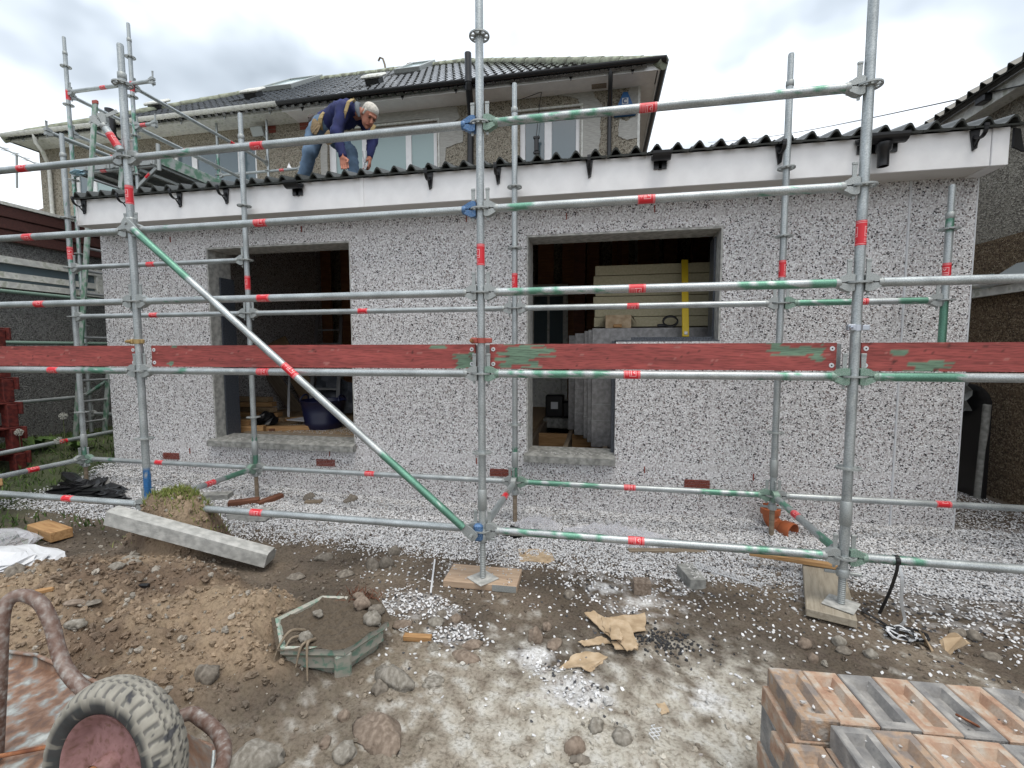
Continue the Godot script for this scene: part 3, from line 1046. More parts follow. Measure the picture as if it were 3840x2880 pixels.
func house(right: bool) -> void:
	var x0 := -4.95 if right else -11.23
	var x1 := 1.324 if right else -4.952
	var e: Node3D
	if right:
		e = thing("semi_detached_house", "roughcast house half with black gutters and patched render round its upper windows", "house", Vector3(-1.8, 0, -5.35))
	else:
		e = thing("semi_detached_house", "roughcast house half with old white gutters behind the access tower", "house", Vector3(-8.1, 0, -5.35))
	var s := S()
	var holes := [[-4.36, -2.20, 4.3, 5.62], [-0.69, 0.345, 4.3, 5.62]] if right else [[-10.37, -8.5, 4.3, 5.52], [-7.85, -5.90, 4.3, 5.62]]
	holed_wall(s, x0, x1, -0.1, 5.9, -5.35, -5.65, holes)
	s.span(Vector3(x0, -0.1, -13.5), Vector3(x1, 5.9, -13.8))
	if right:
		s.span(Vector3(x1 - 0.3, -0.1, -5.65), Vector3(x1, 5.9, -13.5))
	else:
		s.span(Vector3(x0, -0.1, -5.65), Vector3(x0 + 0.3, 5.9, -13.5))
	obj("wall", s, m.harl, e)
	s = S()
	for h in holes:
		s.span(Vector3(h[0] - 0.3, 4.0, -6.6), Vector3(h[1] + 0.3, 5.8, -6.62))
	obj("room_back", s, m.white_old, e)
	if right:
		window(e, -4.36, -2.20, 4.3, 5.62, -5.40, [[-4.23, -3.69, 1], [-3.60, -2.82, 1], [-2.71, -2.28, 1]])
		window(e, -0.69, 0.345, 4.3, 5.62, -5.40, [[-0.60, -0.26, 0], [-0.135, 0.28, 0]])
	else:
		window(e, -7.85, -5.90, 4.3, 5.62, -5.40, [[-7.77, -7.43, 0], [-7.31, -6.36, 0], [-6.28, -5.97, 0]])
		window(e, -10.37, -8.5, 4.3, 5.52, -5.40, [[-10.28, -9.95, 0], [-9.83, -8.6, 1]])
	# render bands and trowelled patches
	if right:
		for p in [
			[[0.35, 4.5], [0.35, 5.6], [0.32, 5.74], [-0.1, 5.86], [0.2, 5.9], [0.56, 5.85], [0.6, 5.72], [0.72, 5.6], [0.68, 5.3], [0.7, 5.1], [0.66, 4.87], [0.7, 4.6]],
			[[-2.19, 4.5], [-2.19, 5.66], [-4.3, 5.68], [-4.2, 5.88], [-3.3, 5.9], [-2.1, 5.86], [-1.82, 5.82], [-1.76, 5.62], [-1.98, 5.5], [-1.7, 5.42], [-1.72, 5.2], [-2.02, 5.14], [-2.05, 4.8]],
			[[0.98, 5.08], [1.0, 5.35], [1.1, 5.3], [1.28, 5.4], [1.3, 5.02], [1.12, 5.0]],
			[[1.12, 5.62], [1.16, 5.86], [1.3, 5.87], [1.3, 5.5], [1.2, 5.5]],
			[[-4.36, 5.63], [-4.5, 5.6], [-4.52, 4.4], [-4.37, 4.4]],
		]:
			s = S()
			var poly := PackedVector2Array()
			for i in p.size():
				var a := Vector2(p[i][0], p[i][1])
				var b := Vector2(p[(i + 1) % p.size()][0], p[(i + 1) % p.size()][1])
				for k in 5:
					var q := a.lerp(b, k / 5.0)
					poly.append(q + Vector2(rng.randf_range(-0.012, 0.012), rng.randf_range(-0.012, 0.012)) * (1.0 if k else 0.0))
			s.prism(poly, 0.02, Transform3D(Basis.IDENTITY, Vector3(0, 0, -5.347)))
			obj("render_patch", s, m.render, e)
		s = S()
		s.span(Vector3(1.29, 3.0, -5.33), Vector3(1.33, 5.84, -5.37))
		obj("corner_bead", s, m.white_old, e)
		s = S()
		for q in [[-0.72, 0.375], [-4.39, -2.17]]:
			s.span(Vector3(q[0], 5.622, -5.325), Vector3(q[1], 5.652, -5.36))
			s.span(Vector3(q[1], 4.3, -5.325), Vector3(q[1] + 0.025, 5.652, -5.36))
		obj("render_bead", s, m.white_old, e)
		s = S()
		for k in 3:
			s.span(Vector3(-4.93, 5.70 + 0.07 * k, -5.343), Vector3(-4.72, 5.76 + 0.07 * k, -5.36))
			s.span(Vector3(-5.66 + 0.0, 5.70 + 0.07 * k, -5.343), Vector3(-5.45, 5.76 + 0.07 * k, -5.36))
		obj("air_brick", s, m.terra, e)
		s = S()
		for k in 5:
			s.span(Vector3(0.54, 5.832, -5.14 - 0.03 * k), Vector3(0.78, 5.838, -5.155 - 0.03 * k))
		obj("soffit_vent", s, m.timber_old, e)
	# soffit, fascia, gutter
	var pvc: Material = m.black_pvc if right else m.white_old
	var white: Material = m.white_pvc if right else m.white_old
	s = S()
	s.span(Vector3(x0, 5.838, EZ - 0.02), Vector3(x1 + (0.22 if right else 0.0), 5.85, -5.352))
	if right:
		s.span(Vector3(1.326, 5.839, -5.352), Vector3(1.56, 5.85, -13.9))
	else:
		s.span(Vector3(-11.3, 5.839, EZ - 0.02), Vector3(x0 - 0.002, 5.85, -13.9))
	obj("soffit", s, white, e)
	s = S()
	s.span(Vector3(x0, 5.80, EZ), Vector3(x1 + (0.26 if right else 0.0), 5.96, EZ - 0.02))
	if right:
		s.span(Vector3(1.56, 5.80, EZ - 0.021), Vector3(1.58, 5.96, -13.9))
	obj("fascia_board", s, white, e)
	s = S()
	var p2 := PackedVector2Array()
	for k in 11:
		p2.append(Vector2(cos(PI * k / 10.0), -sin(PI * k / 10.0)) * 0.062)
	for k in 11:
		p2.append(Vector2(cos(PI * (10 - k) / 10.0), -sin(PI * (10 - k) / 10.0)) * 0.056)
	var gx0 := -4.98 if right else -11.33
	var gx1 := 1.66 if right else -4.985
	s.prism(p2, gx1 - gx0, Transform3D(Basis(Vector3(0, 0, 1), Vector3.UP, Vector3(-1, 0, 0)), Vector3((gx0 + gx1) * 0.5, 5.93, EZ + 0.066)))
	if right:
		s.prism(p2, 9.0, Transform3D(Basis.IDENTITY, Vector3(1.645, 5.93, EZ - 4.45)))
	obj("gutter", s, pvc, e)
	for k in 7:
		s = S()
		var q := gx0 + 0.45 + 0.95 * k
		s.prism(PackedVector2Array([Vector2(-0.035, 0.03), Vector2(0.035, 0.03), Vector2(0.0, -0.055)]), 0.016, Transform3D(Basis.IDENTITY, Vector3(q, 5.825, EZ + 0.012)))
		obj("gutter_bracket", s, m.black_pvc if right else m.galv_dull, e)
	# roof planes, tiles and ridge caps
	s = S()
	var off := Vector3(0, -0.03, 0)
	if right:
		s.face([Vector3(-4.951, EY, EZ) + off, Vector3(1.6, EY, EZ) + off, Vector3(-2.65, RY, RZ) + off, Vector3(-4.951, RY, RZ) + off], Vector3(0, 1, 1))
		s.face([Vector3(1.6, EY, EZ) + off, Vector3(1.6, EY, -13.8) + off, Vector3(-2.65, RY, RZ) + off], Vector3(1, 1, 0))
		s.face([Vector3(-4.951, EY, -13.8) + off, Vector3(1.6, EY, -13.8) + off, Vector3(-2.65, RY, RZ) + off, Vector3(-4.951, RY, RZ) + off], Vector3(0, 1, -1))
	else:
		s.face([Vector3(-11.35, EY, EZ) + off, Vector3(-4.952, EY, EZ) + off, Vector3(-4.952, RY, RZ) + off, Vector3(-6.46, RY, RZ) + off], Vector3(0, 1, 1))
		s.face([Vector3(-11.35, EY, EZ) + off, Vector3(-11.35, EY, -13.8) + off, Vector3(-6.46, RY, RZ) + off], Vector3(-1, 1, 0))
		s.face([Vector3(-11.35, EY, -13.8) + off, Vector3(-4.952, EY, -13.8) + off, Vector3(-4.952, RY, RZ) + off, Vector3(-6.46, RY, RZ) + off], Vector3(0, 1, -1))
	var roof := obj("roof", s, m.tile, e)
	var ang := atan2(RY - EY, EZ - RZ)
	var b := Basis(Vector3.RIGHT, ang)
	var tm := [slope_tile(0.40, 4), slope_tile(0.40, 5)]
	var rows := 16
	var bt := Basis(Vector3.RIGHT, ang - 0.02)
	for r in rows:
		var zz := EZ + 0.06 - r * (EZ - RZ + 0.06) / rows
		var yy := EY + (EZ - zz) * tan(ang)
		var k := 0
		var x := -4.951 + 0.158 if right else -4.952 - 0.158
		x += (0.079 if r % 2 else 0.0) * (1 if right else -1)
		while (right and x < hip_x(zz - 0.1, true) - 0.08) or (not right and x > hip_x(zz - 0.1, false) + 0.08):
			var o := obj("roof_tile", tm[(k + r) % 2], m.tile, roof)
			o.transform = Transform3D(bt.rotated(Vector3.UP, rng.randf_range(-0.006, 0.006)), Vector3(x, yy + 0.016 + rng.randf_range(0, 0.004), zz) - e.position)
			x += 0.3165 if right else -0.3165
			k += 1
	var lines := [[Vector3(-4.95, RY, RZ), Vector3(-2.65, RY, RZ)], [Vector3(-2.65, RY, RZ), Vector3(1.62, EY + 0.02, EZ + 0.03)]] if right else [[Vector3(-4.96, RY, RZ), Vector3(-6.46, RY, RZ)], [Vector3(-6.46, RY, RZ), Vector3(-11.37, EY + 0.02, EZ + 0.03)]]
	for l in lines:
		var n := int(l[0].distance_to(l[1]) / 0.42)
		for k in n:
			s = S()
			var a: Vector3 = l[0].lerp(l[1], float(k) / n)
			var d: Vector3 = l[0].lerp(l[1], (k + 1.04) / n)
			s.tube([a + Vector3(0, 0.0, 0), d + Vector3(0, 0.0, 0)], [0.085, 0.095], 14)
			obj("ridge_tile", s, m.ridge, roof)
	# skylights and vents
	var lights := [[-4.05, -3.42, -7.65, -8.72]] if right else [[-7.45, -6.48, -7.3, -8.62]]
	for q in lights:
		s = S()
		for w in [[q[0], q[0] + 0.07, q[2], q[3]], [q[1] - 0.07, q[1], q[2], q[3]], [q[0] + 0.07, q[1] - 0.07, q[2], q[2] - 0.08], [q[0] + 0.07, q[1] - 0.07, q[3] + 0.08, q[3]]]:
			var zc: float = (w[2] + w[3]) * 0.5
			s.box(Vector3((w[0] + w[1]) * 0.5, EY + (EZ - zc) * tan(ang) + 0.08, zc), Vector3(w[1] - w[0], 0.12, absf(w[3] - w[2]) / cos(ang)), 0.006, b)
		var f := obj("roof_window", s, m.galv_dull, roof)
		s = S()
		var zc: float = (q[2] + q[3]) * 0.5
		s.box(Vector3((q[0] + q[1]) * 0.5, EY + (EZ - zc) * tan(ang) + 0.11, zc), Vector3(q[1] - q[0] - 0.1, 0.012, absf(q[3] - q[2]) / cos(ang) - 0.1), 0.0, b)
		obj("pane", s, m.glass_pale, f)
	for q in ([[-3.92, -6.41]] if right else [[-9.32, -6.47], [-6.86, -6.52]]):
		s = S()
		var y: float = EY + (EZ - q[1]) * tan(ang) + 0.1
		s.box(Vector3(q[0], y - 0.02, q[1]), Vector3(0.3, 0.14, 0.3), 0.02, b)
		var f := obj("roof_vent", s, m.black_pvc, roof)
		s = S()
		s.box(Vector3(q[0], y + 0.075, q[1] + 0.03), Vector3(0.44, 0.06, 0.4), 0.025, b)
		obj("vent_cap", s, m.white_old, f)
	# pipes on the wall
	if right:
		s = S()
		s.tube([Vector3(0.837, 5.87, -4.84), Vector3(0.837, 5.7, -4.86), Vector3(0.837, 5.62, -5.0), Vector3(0.837, 5.5, -5.26), Vector3(0.837, 5.4, -5.3), Vector3(0.837, 3.9, -5.3)], 0.036, 14)
		s.tube([Vector3(0.837, 5.56, -5.18), Vector3(0.837, 5.44, -5.29)], 0.043, 14)
		obj("downpipe", s, m.black_pvc, e)
		s = S()
		s.tube([Vector3(-1.435, 6.32, -4.75), Vector3(-1.43, 5.9, -4.75), Vector3(-1.43, 5.78, -4.77), Vector3(-1.50, 5.5, -5.16), Vector3(-1.55, 5.35, -5.28), Vector3(-1.575, 4.0, -5.28)], 0.056, 16)
		s.tube([Vector3(-1.43, 5.95, -4.75), Vector3(-1.43, 5.86, -4.75)], 0.066, 16)
		s.tube([Vector3(-1.43, 5.82, -4.76), Vector3(-1.44, 5.76, -4.785)], 0.066, 16)
		obj("soil_pipe", s, m.black_pvc, e)
		s = S()
		s.tube([Vector3(-0.29, 5.84, -5.2), Vector3(-0.34, 5.65, -5.3), Vector3(-0.365, 5.4, -5.31), Vector3(-0.39, 5.2, -5.31), Vector3(-0.385, 4.8, -5.31)], 0.006, 6)
		s.tube([Vector3(-0.29, 5.84, -5.2), Vector3(-0.45, 5.80, -5.2), Vector3(-0.66, 5.76, -5.22)], 0.005, 6)
		obj("hanging_cable", s, m.black_pvc, e)
		s = S()
		s.box(Vector3(-0.386, 5.03, -5.30), Vector3(0.075, 0.22, 0.045), 0.012)
		s.box(Vector3(-0.386, 5.15, -5.30), Vector3(0.11, 0.05, 0.05), 0.012)
		s.box(Vector3(-0.386, 4.9, -5.30), Vector3(0.11, 0.05, 0.05), 0.012)
		obj("cable_junction_box", s, m.black_pvc, e)
	else:
		s = S()
		s.tube([Vector3(-10.54, 5.88, -4.82), Vector3(-10.54, 5.72, -4.84), Vector3(-10.62, 5.62, -5.0), Vector3(-10.86, 5.5, -5.24), Vector3(-10.9, 5.36, -5.29), Vector3(-10.9, 3.3, -5.29)], 0.036, 14)
		obj("downpipe", s, m.white_old, e)
		s = S()
		s.tube([Vector3(-8.51, 6.11, -4.7), Vector3(-8.51, 5.72, -4.72)], 0.076, 14)
		s.tube([Vector3(-8.51, 5.75, -4.72), Vector3(-8.5, 5.6, -4.76), Vector3(-8.4, 5.35, -5.2), Vector3(-8.4, 4.0, -5.27)], 0.058, 14)
		obj("soil_pipe", s, m.black_pvc, e)


func houses() -> void:
	house(true)
	house(false)
	var t := thing("alarm_box", "blue triangular burglar alarm box under the eave beside the black downpipe", "alarm box", Vector3(0.99, 5.4, -5.34))
	var s := S()
	s.prism(PackedVector2Array([Vector2(0.91, 5.38), Vector2(1.26, 5.38), Vector2(1.255, 5.42), Vector2(1.12, 5.74), Vector2(1.05, 5.74), Vector2(0.915, 5.42)]), 0.07, Transform3D(Basis.IDENTITY, Vector3(0, 0, -5.315)))
	obj("housing", s, plain(lin(0.02, 0.12, 0.33), 0.4), t)
	s = S()
	s.span(Vector3(1.035, 5.545, -5.2795), Vector3(1.135, 5.645, -5.275))
	obj("badge", s, m.white_plastic, t)
	var blue := plain(lin(0.015, 0.07, 0.22), 0.5)
	s = S()
	var arc := []
	for k in 13:
		var a := 0.75 + (TAU - 1.5) * k / 12.0
		arc.append(Vector3(1.085 + 0.032 * cos(a), 5.595 + 0.034 * sin(a), -5.274))
	for k in 12:
		s.bar(arc[k], arc[k + 1], 0.018, 0.004, 0.0, Vector3.BACK)
	obj("emblem", s, blue, t)
	var tmesh := TextMesh.new()
	tmesh.text = "Chubb"
	tmesh.font_size = 24
	tmesh.pixel_size = 0.0034
	tmesh.depth = 0.004
	tmesh.curve_step = 1.5
	var o := obj("lettering", tmesh, m.white_plastic, t)
	o.position = Vector3(1.085, 5.49, -5.277) - t.position
	var q := begin(Vector3(-5.69, 5.66, -5.2))
	q.box(Vector3(-5.72, 5.68, -5.2), Vector3(0.26, 0.17, 0.07), 0.01, Basis(Vector3.RIGHT, 0.5))
	q.bar(Vector3(-5.62, 5.62, -5.2), Vector3(-5.58, 5.52, -5.34), 0.03, 0.03)
	q.box(Vector3(-5.56, 5.5, -5.31), Vector3(0.09, 0.09, 0.06), 0.01)
	single("floodlight", "small grey floodlight fixed under the eave between two house windows", "floodlight", m.galv_dull, q)
	q = begin(Vector3(-4.93, 8.6, -8.6))
	q.tube([Vector3(-4.9, 8.7, -9.05), Vector3(-4.95, 9.05, -9.05), Vector3(-5.0, 9.2, -9.05), Vector3(-5.08, 9.24, -9.05), Vector3(-5.13, 9.16, -9.05)], 0.025, 8)
	single("vent_pipe", "thin hooked vent pipe standing on the roof ridge", "pipe", m.timber_old, q)
	q = begin(Vector3(-4.55, 9.2, -9.9))
	q.lathe([Vector2(0.15, 8.4), Vector2(0.13, 9.3), Vector2(0.16, 9.34), Vector2(0.16, 9.46), Vector2(0.1, 9.5), Vector2(0.0, 9.5)], 16, Transform3D(Basis.IDENTITY, Vector3(-4.55, 0, -9.9)))
	single("chimney_pot", "brown clay chimney pot showing just above the ridge", "chimney pot", m.timber_old, q)


# ---------- neighbours on both sides ----------
func neighbours() -> void:
	var g := thing("flat_roofed_garage", "neighbouring grey roughcast garage with brown boarded fascia and a strip window", "garage", Vector3(-7.5, 0, -3.5))
	var s := S()
	for q0 in [[-0.1, 2.34, -9.0, 1.5], [2.745, 2.94, -9.0, 1.5], [2.34, 2.745, -9.0, -3.2], [2.34, 2.745, 0.9, 1.5]]:
		s.span(Vector3(-6.9, q0[0], q0[2]), Vector3(-7.15, q0[1], q0[3]))
	s.span(Vector3(-7.15, -0.1, 1.25), Vector3(-11.0, 2.94, 1.5))
	obj("wall", s, m.harl_grey, g)
	s = S()
	s.span(Vector3(-6.86, 2.66, -3.2), Vector3(-6.95, 2.745, 0.9))
	s.span(Vector3(-6.88, 2.465, -3.2), Vector3(-6.95, 2.545, 0.9))
	s.span(Vector3(-6.82, 2.335, -3.25), Vector3(-6.95, 2.415, 0.9))
	s.span(Vector3(-6.865, 2.415, -3.28), Vector3(-6.95, 2.76, -3.02))
	var f := obj("window", s, m.white_old, g)
	s = S()
	s.span(Vector3(-6.92, 2.4, -3.2), Vector3(-6.94, 2.7, 0.9))
	obj("pane", s, m.glass, f)
	for k in 3:
		s = S()
		s.span(Vector3(-6.84 + 0.012 * k, 2.94 + 0.15 * k, -9.0), Vector3(-6.9, 3.082 + 0.15 * k, 1.5), 0.008)
		obj("fascia_board", s, m.fascia_brown, g)
	s = S()
	s.span(Vector3(-6.80, 3.39, -9.0), Vector3(-11.0, 3.43, 1.5))
	obj("roof", s, m.white_old, g)
	# brown tiled house farther off on the same side
	var h := thing("brown_roofed_house", "distant house with a brown tiled roof seen over the garage", "house", Vector3(-18, 0, -11))
	s = S()
	s.span(Vector3(-26, -0.1, -10.2), Vector3(-13.2, 4.6, -16.0))
	obj("wall", s, m.harl_stone, h)
	var b := Basis(Vector3.RIGHT, 0.62)
	s = S()
	s.face([Vector3(-26, 4.5, -9.9), Vector3(-13.0, 4.5, -9.9), Vector3(-15.2, 6.16, -12.2), Vector3(-19.9, 8.62, -15.6), Vector3(-26, 8.62, -15.6)], Vector3(0, 1, 1))
	obj("roof", s, m.tile_brown, h)
	s = S()
	var tl := roof_tile(0.42, 2, 9)
	for r in 17:
		for k in 26:
			var zz := -9.9 - 0.31 * r
			var yy := 4.55 + (-9.9 - zz) * tan(0.62)
			var x := -20.9 + 0.3165 * k
			if x > -13.0 - maxf(0.0, (yy - 5.0)) * 1.78:
				continue
			var o := obj("roof_tile", tl, m.tile_brown, h)
			o.transform = Transform3D(b, Vector3(x, yy, zz) - h.position)
	var a := thing("tv_aerial", "thin television aerial mast above the brown tiled roof", "aerial", Vector3(-17.6, 7.0, -9.0))
	s = S()
	s.tube([Vector3(-17.6, 6.7, -9.0), Vector3(-17.5, 7.75, -9.0)], 0.03, 8)
	obj("mast", s, m.galv_dull, a)
	s = S()
	s.tube([Vector3(-18.4, 8.15, -8.8), Vector3(-15.9, 6.95, -9.3)], 0.022, 8)
	for k in 8:
		var c := Vector3(-18.3, 8.1, -8.82).lerp(Vector3(-16.1, 7.05, -9.27), k / 7.0)
		s.tube([c + Vector3(0.03, 0.02, -0.22), c - Vector3(0.03, 0.02, -0.22)], 0.008, 5)
	obj("boom", s, m.galv_dull, a)
	# house on the other side with its eave running away from us
	var n := thing("roughcast_bungalow", "neighbouring roughcast house with a dark tiled eave and brown base course", "house", Vector3(6.5, 0, -4))
	s = S()
	s.span(Vector3(4.76, 2.66, -13.0), Vector3(9.0, 4.12, 1.2))
	obj("upper_wall", s, m.harl_stone, n)
	s = S()
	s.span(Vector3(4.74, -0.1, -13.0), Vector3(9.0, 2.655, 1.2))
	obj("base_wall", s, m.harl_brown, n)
	s = S()
	s.span(Vector3(4.58, 4.0, -13.2), Vector3(4.76, 4.03, 1.3))
	s.span(Vector3(4.56, 3.98, -13.2), Vector3(4.58, 4.12, 1.3))
	obj("eave_board", s, m.white_old, n)
	s = S()
	s.prism(PackedVector2Array([Vector2(4.48, 4.12), Vector2(4.5, 4.09), Vector2(9.0, 6.5), Vector2(9.0, 6.55)]), 14.6, Transform3D(Basis.IDENTITY, Vector3(0, 0, -6.0)))
	var r2 := obj("roof", s, m.tile_matt, n)
	var tn := roof_tile(0.42, 2, 11)
	for k in 44:
		for r in 2:
			var o := obj("roof_tile", tn, m.tile_matt, r2)
			o.transform = Transform3D(Basis(Vector3.UP, -PI / 2) * Basis(Vector3.RIGHT, 0.49), Vector3(4.44 + 0.33 * r, 4.12 + 0.176 * r, 1.1 - 0.3165 * k) - n.position)
	for k in 12:
		s = S()
		s.box(Vector3(4.53, 4.05, -10.5 + 0.95 * k), Vector3(0.09, 0.07, 0.12), 0.01)
		obj("gutter_bracket", s, m.black_pvc, n)
	# low lean-to in the gap
	var l := thing("lean_to", "dark roughcast lean-to with a pale sloping roof edge beside the neighbouring house", "lean-to", Vector3(4.6, 0, -1))
	s = S()
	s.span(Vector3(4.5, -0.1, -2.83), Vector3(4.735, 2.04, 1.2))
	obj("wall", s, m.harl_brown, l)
	s = S()
	s.span(Vector3(4.46, 2.042, -2.9), Vector3(4.52, 2.12, 1.2))
	obj("roof_edge", s, m.white_old, l)
	s = S()
	s.prism(PackedVector2Array([Vector2(4.44, 2.13), Vector2(4.735, 2.34), Vector2(4.735, 2.36), Vector2(4.44, 2.15)]), 3.9, Transform3D(Basis.IDENTITY, Vector3(0, 0, -0.7)))
	obj("roof_sheet", s, m.galv_dull, l)
	s = S()
	s.tube([Vector3(4.47, 2.16, -6.0), Vector3(4.47, 2.16, 1.2)], 0.035, 10)
	obj("gutter", s, m.white_old, l)
	s = S()
	s.span(Vector3(4.70, 2.02, -3.6), Vector3(4.739, 2.06, -2.9))
	s.span(Vector3(4.70, 1.955, -3.6), Vector3(4.739, 1.995, -2.9))
	s.span(Vector3(4.70, 1.2, -3.6), Vector3(4.738, 1.955, -3.55))
	var w := obj("window", s, m.white_pvc, l)
	s = S()
	s.span(Vector3(4.715, 1.1, -3.6), Vector3(4.737, 2.3, -2.9))
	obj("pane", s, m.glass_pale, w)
	var d := thing("curved_panel", "dark upright bin-like panel with a rounded top leaning by the extension corner", "panel", Vector3(4.3, 0, -2.4))
	s = S()
	var p := PackedVector2Array([Vector2(-2.75, 0.04), Vector2(-2.25, 0.1)])
	for k in 8:
		var q := PI * 0.5 * k / 7.0
		p.append(Vector2(-2.52 + 0.26 * cos(q), 0.98 + 0.2 * sin(q)))
	p.append(Vector2(-2.75, 0.85))
	s.prism(p, 0.03, Transform3D(Basis(Vector3(0, 0, 1), Vector3.UP, Vector3(-1, 0, 0)), Vector3(4.33, 0, 0)))
	obj("panel", s, m.bitumen, d)
	s = S()
	s.tube([Vector3(4.31, 0.08, -2.3), Vector3(4.31, 1.0, -2.27)], 0.03, 8)
	obj("edge_post", s, m.concrete_dark, d)
	var q := begin(Vector3(4.3, 1.1, -2.6))
	var grid := []
	for i in 7:
		for k in 7:
			grid.append(Vector3(4.27 - 0.03 * sin(k * 1.9 + i), 1.22 - 0.05 * k - 0.025 * i + 0.02 * sin(i * 2.1), -2.42 - 0.06 * i))
	for i in 6:
		for k in 6:
			q.face([grid[i * 7 + k], grid[i * 7 + k + 1], grid[i * 7 + k + 8], grid[i * 7 + k + 7]], Vector3(-1, 0.5, 0))
	single("plastic_sheet", "crumpled grey green plastic sheet over the dark curved panel", "sheet", m.galv_dull, q)
	q = begin(Vector3(4.2, 4.5, -6))
	var pts := []
	for k in 17:
		var u := k / 16.0
		pts.append(Vector3(4.2, 8.42, -14.0).lerp(Vector3(4.55, 3.86, -2.2), u) - Vector3(0, 0.12 * sin(PI * u), 0))
	q.tube(pts, 0.007, 6)
	single("overhead_wire", "thin overhead wire crossing the sky to the neighbouring eave", "wire", m.black_pvc, q)


# ---------- scaffold ----------
const R := 0.0242
var rosette_mesh: ArrayMesh
var head_mesh: ArrayMesh
var wedge_mesh: ArrayMesh
var sticker_mesh: ArrayMesh


func level(k: int) -> float:
	return 0.373 + 0.5 * k


func tube_paint(seed_n: int, marks: Array) -> Paint:
	var p := Paint.new()
	p.f = noise(FastNoiseLite.TYPE_SIMPLEX_SMOOTH, 9.0, 4, seed_n)
	p.marks = marks
	return p


func ring_points(a: Vector3, b: Vector3, step := 0.03) -> Array:
	var n := maxi(2, int(a.distance_to(b) / step))
	var p := []
	for i in n + 1:
		p.append(a.lerp(b, float(i) / n))
	return p


func small_meshes() -> void:
	org = Vector3.ZERO
	var s := S()
	for q in [[0.024, 0.034], [0.0525, 0.0615]]:
		s.lathe([Vector2(q[0], -0.0045), Vector2(q[1], -0.0045), Vector2(q[1], 0.0045), Vector2(q[0], 0.0045), Vector2(q[0], -0.0045)], 24, Transform3D.IDENTITY, false)
	for k in 8:
		var b := Basis(Vector3.UP, TAU * (k + 0.5) / 8.0)
		s.box(b * Vector3(0.0435, 0, 0), Vector3(0.021, 0.009, 0.012 if k % 2 else 0.015), 0.0, b)
	rosette_mesh = s.mesh()
	s = S()
	for q in [1.0, -1.0]:
		s.prism(PackedVector2Array([Vector2(0.025, 0.0065 * q), Vector2(0.025, 0.040 * q), Vector2(0.034, 0.046 * q), Vector2(0.048, 0.047 * q), Vector2(0.062, 0.044 * q), Vector2(0.074, 0.038 * q), Vector2(0.086, 0.030 * q), Vector2(0.098, 0.026 * q), Vector2(0.098, 0.003 * q), Vector2(0.066, 0.003 * q), Vector2(0.066, 0.0065 * q)]), 0.042)
	s.lathe([Vector2(0.025, 0.088), Vector2(0.0268, 0.092), Vector2(0.0268, 0.108), Vector2(0.0246, 0.113)], 14, Transform3D(Basis(Vector3(0, 1, 0), Vector3(1, 0, 0), Vector3(0, 0, -1)), Vector3.ZERO))
	head_mesh = s.mesh()
	s = S()
	s.prism(PackedVector2Array([Vector2(0.032, 0.125), Vector2(0.057, 0.122), Vector2(0.053, -0.066), Vector2(0.040, -0.066)]), 0.0065)
	s.box(Vector3(0.045, 0.118, 0), Vector3(0.026, 0.014, 0.012), 0.002)
	wedge_mesh = s.mesh()
	s = S()
	s.tube([Vector3(0, -0.0475, 0), Vector3(0, 0.0475, 0)], R + 0.0007, 20, false)
	s.t = PackedVector2Array()
	for i in s.v.size():
		s.t.append(Vector2(fposmod(atan2(s.v[i].z, s.v[i].x) / TAU + 0.25, 1.0) if (i % 21) < 20 else 1.25, 0.5 - s.v[i].y / 0.095))
	var first := s.t[0].x
	for i in s.t.size():
		s.t[i].x = first + float(i % 21) / 20.0
	sticker_mesh = s.mesh()


func frame_along(at: Vector3, x: Vector3) -> Transform3D:
	var z := x.cross(Vector3.UP).normalized()
	if z.length() < 0.5:
		z = Vector3.BACK
	return Transform3D(Basis(x, z.cross(x).normalized(), z), at)


func frame_up(at: Vector3, y: Vector3, turn := 0.0) -> Transform3D:
	var x := y.cross(Vector3.BACK).normalized()
	if x.length() < 0.5:
		x = Vector3.RIGHT
	return Transform3D(Basis(x, y, x.cross(y)) * Basis(Vector3.UP, turn), at)


func stick_on(at: Vector3, along: Vector3, t: Node3D, turn := 0.0, long := 1.0) -> void:
	var o := obj("sticker", sticker_mesh, m.sticker, t)
	var f := frame_up(at - t.position, along, turn)
	o.transform = Transform3D(f.basis * Basis.from_scale(Vector3(1, long, 1)), f.origin)


func standard(label: String, x: float, z: float, y0: float, y1: float, levels: Array, stickers: Array, marks: Array, group: String, sleeve := -1.0) -> Node3D:
	var t := thing("scaffold_standard", label, "scaffold pole", Vector3(x, y0, z), group)
	var s := S()
	s.tube(ring_points(Vector3(x, y0, z), Vector3(x, y1 - 0.19, z)), R, 16, true, tube_paint(int(x * 97 + z * 31) + 500, marks))
	s.col = Color(0.82, 0.83, 0.83)
	s.tube([Vector3(x, y1 - 0.2, z), Vector3(x, y1 - 0.01, z), Vector3(x, y1, z)], [0.0205, 0.0205, 0.017], 16)
	obj("pole", s, m.galv, t)
	s = S()
	s.lathe([Vector2(R, 0), Vector2(R + 0.0032, 0.004), Vector2(R + 0.0032, 0.04), Vector2(R - 0.002, 0.046)], 18, Transform3D(Basis.IDENTITY, Vector3(x, y1 - 0.235, z)))
	if sleeve > 0.0:
		s.lathe([Vector2(R, 0), Vector2(R + 0.005, 0.006), Vector2(R + 0.005, 0.13), Vector2(R, 0.138)], 18, Transform3D(Basis.IDENTITY, Vector3(x, sleeve, z)))
	obj("collar", s, m.galv_dull, t)
	for k in levels:
		var o := obj("rosette", rosette_mesh, m.galv_dull, t)
		o.position = Vector3(0, level(k) - y0, 0)
		o.rotation.y = TAU / 16.0 * 0.0
	for q in stickers:
		stick_on(Vector3(x, q, z), Vector3.UP, t, 0.6 + x, 1.35)
	return t


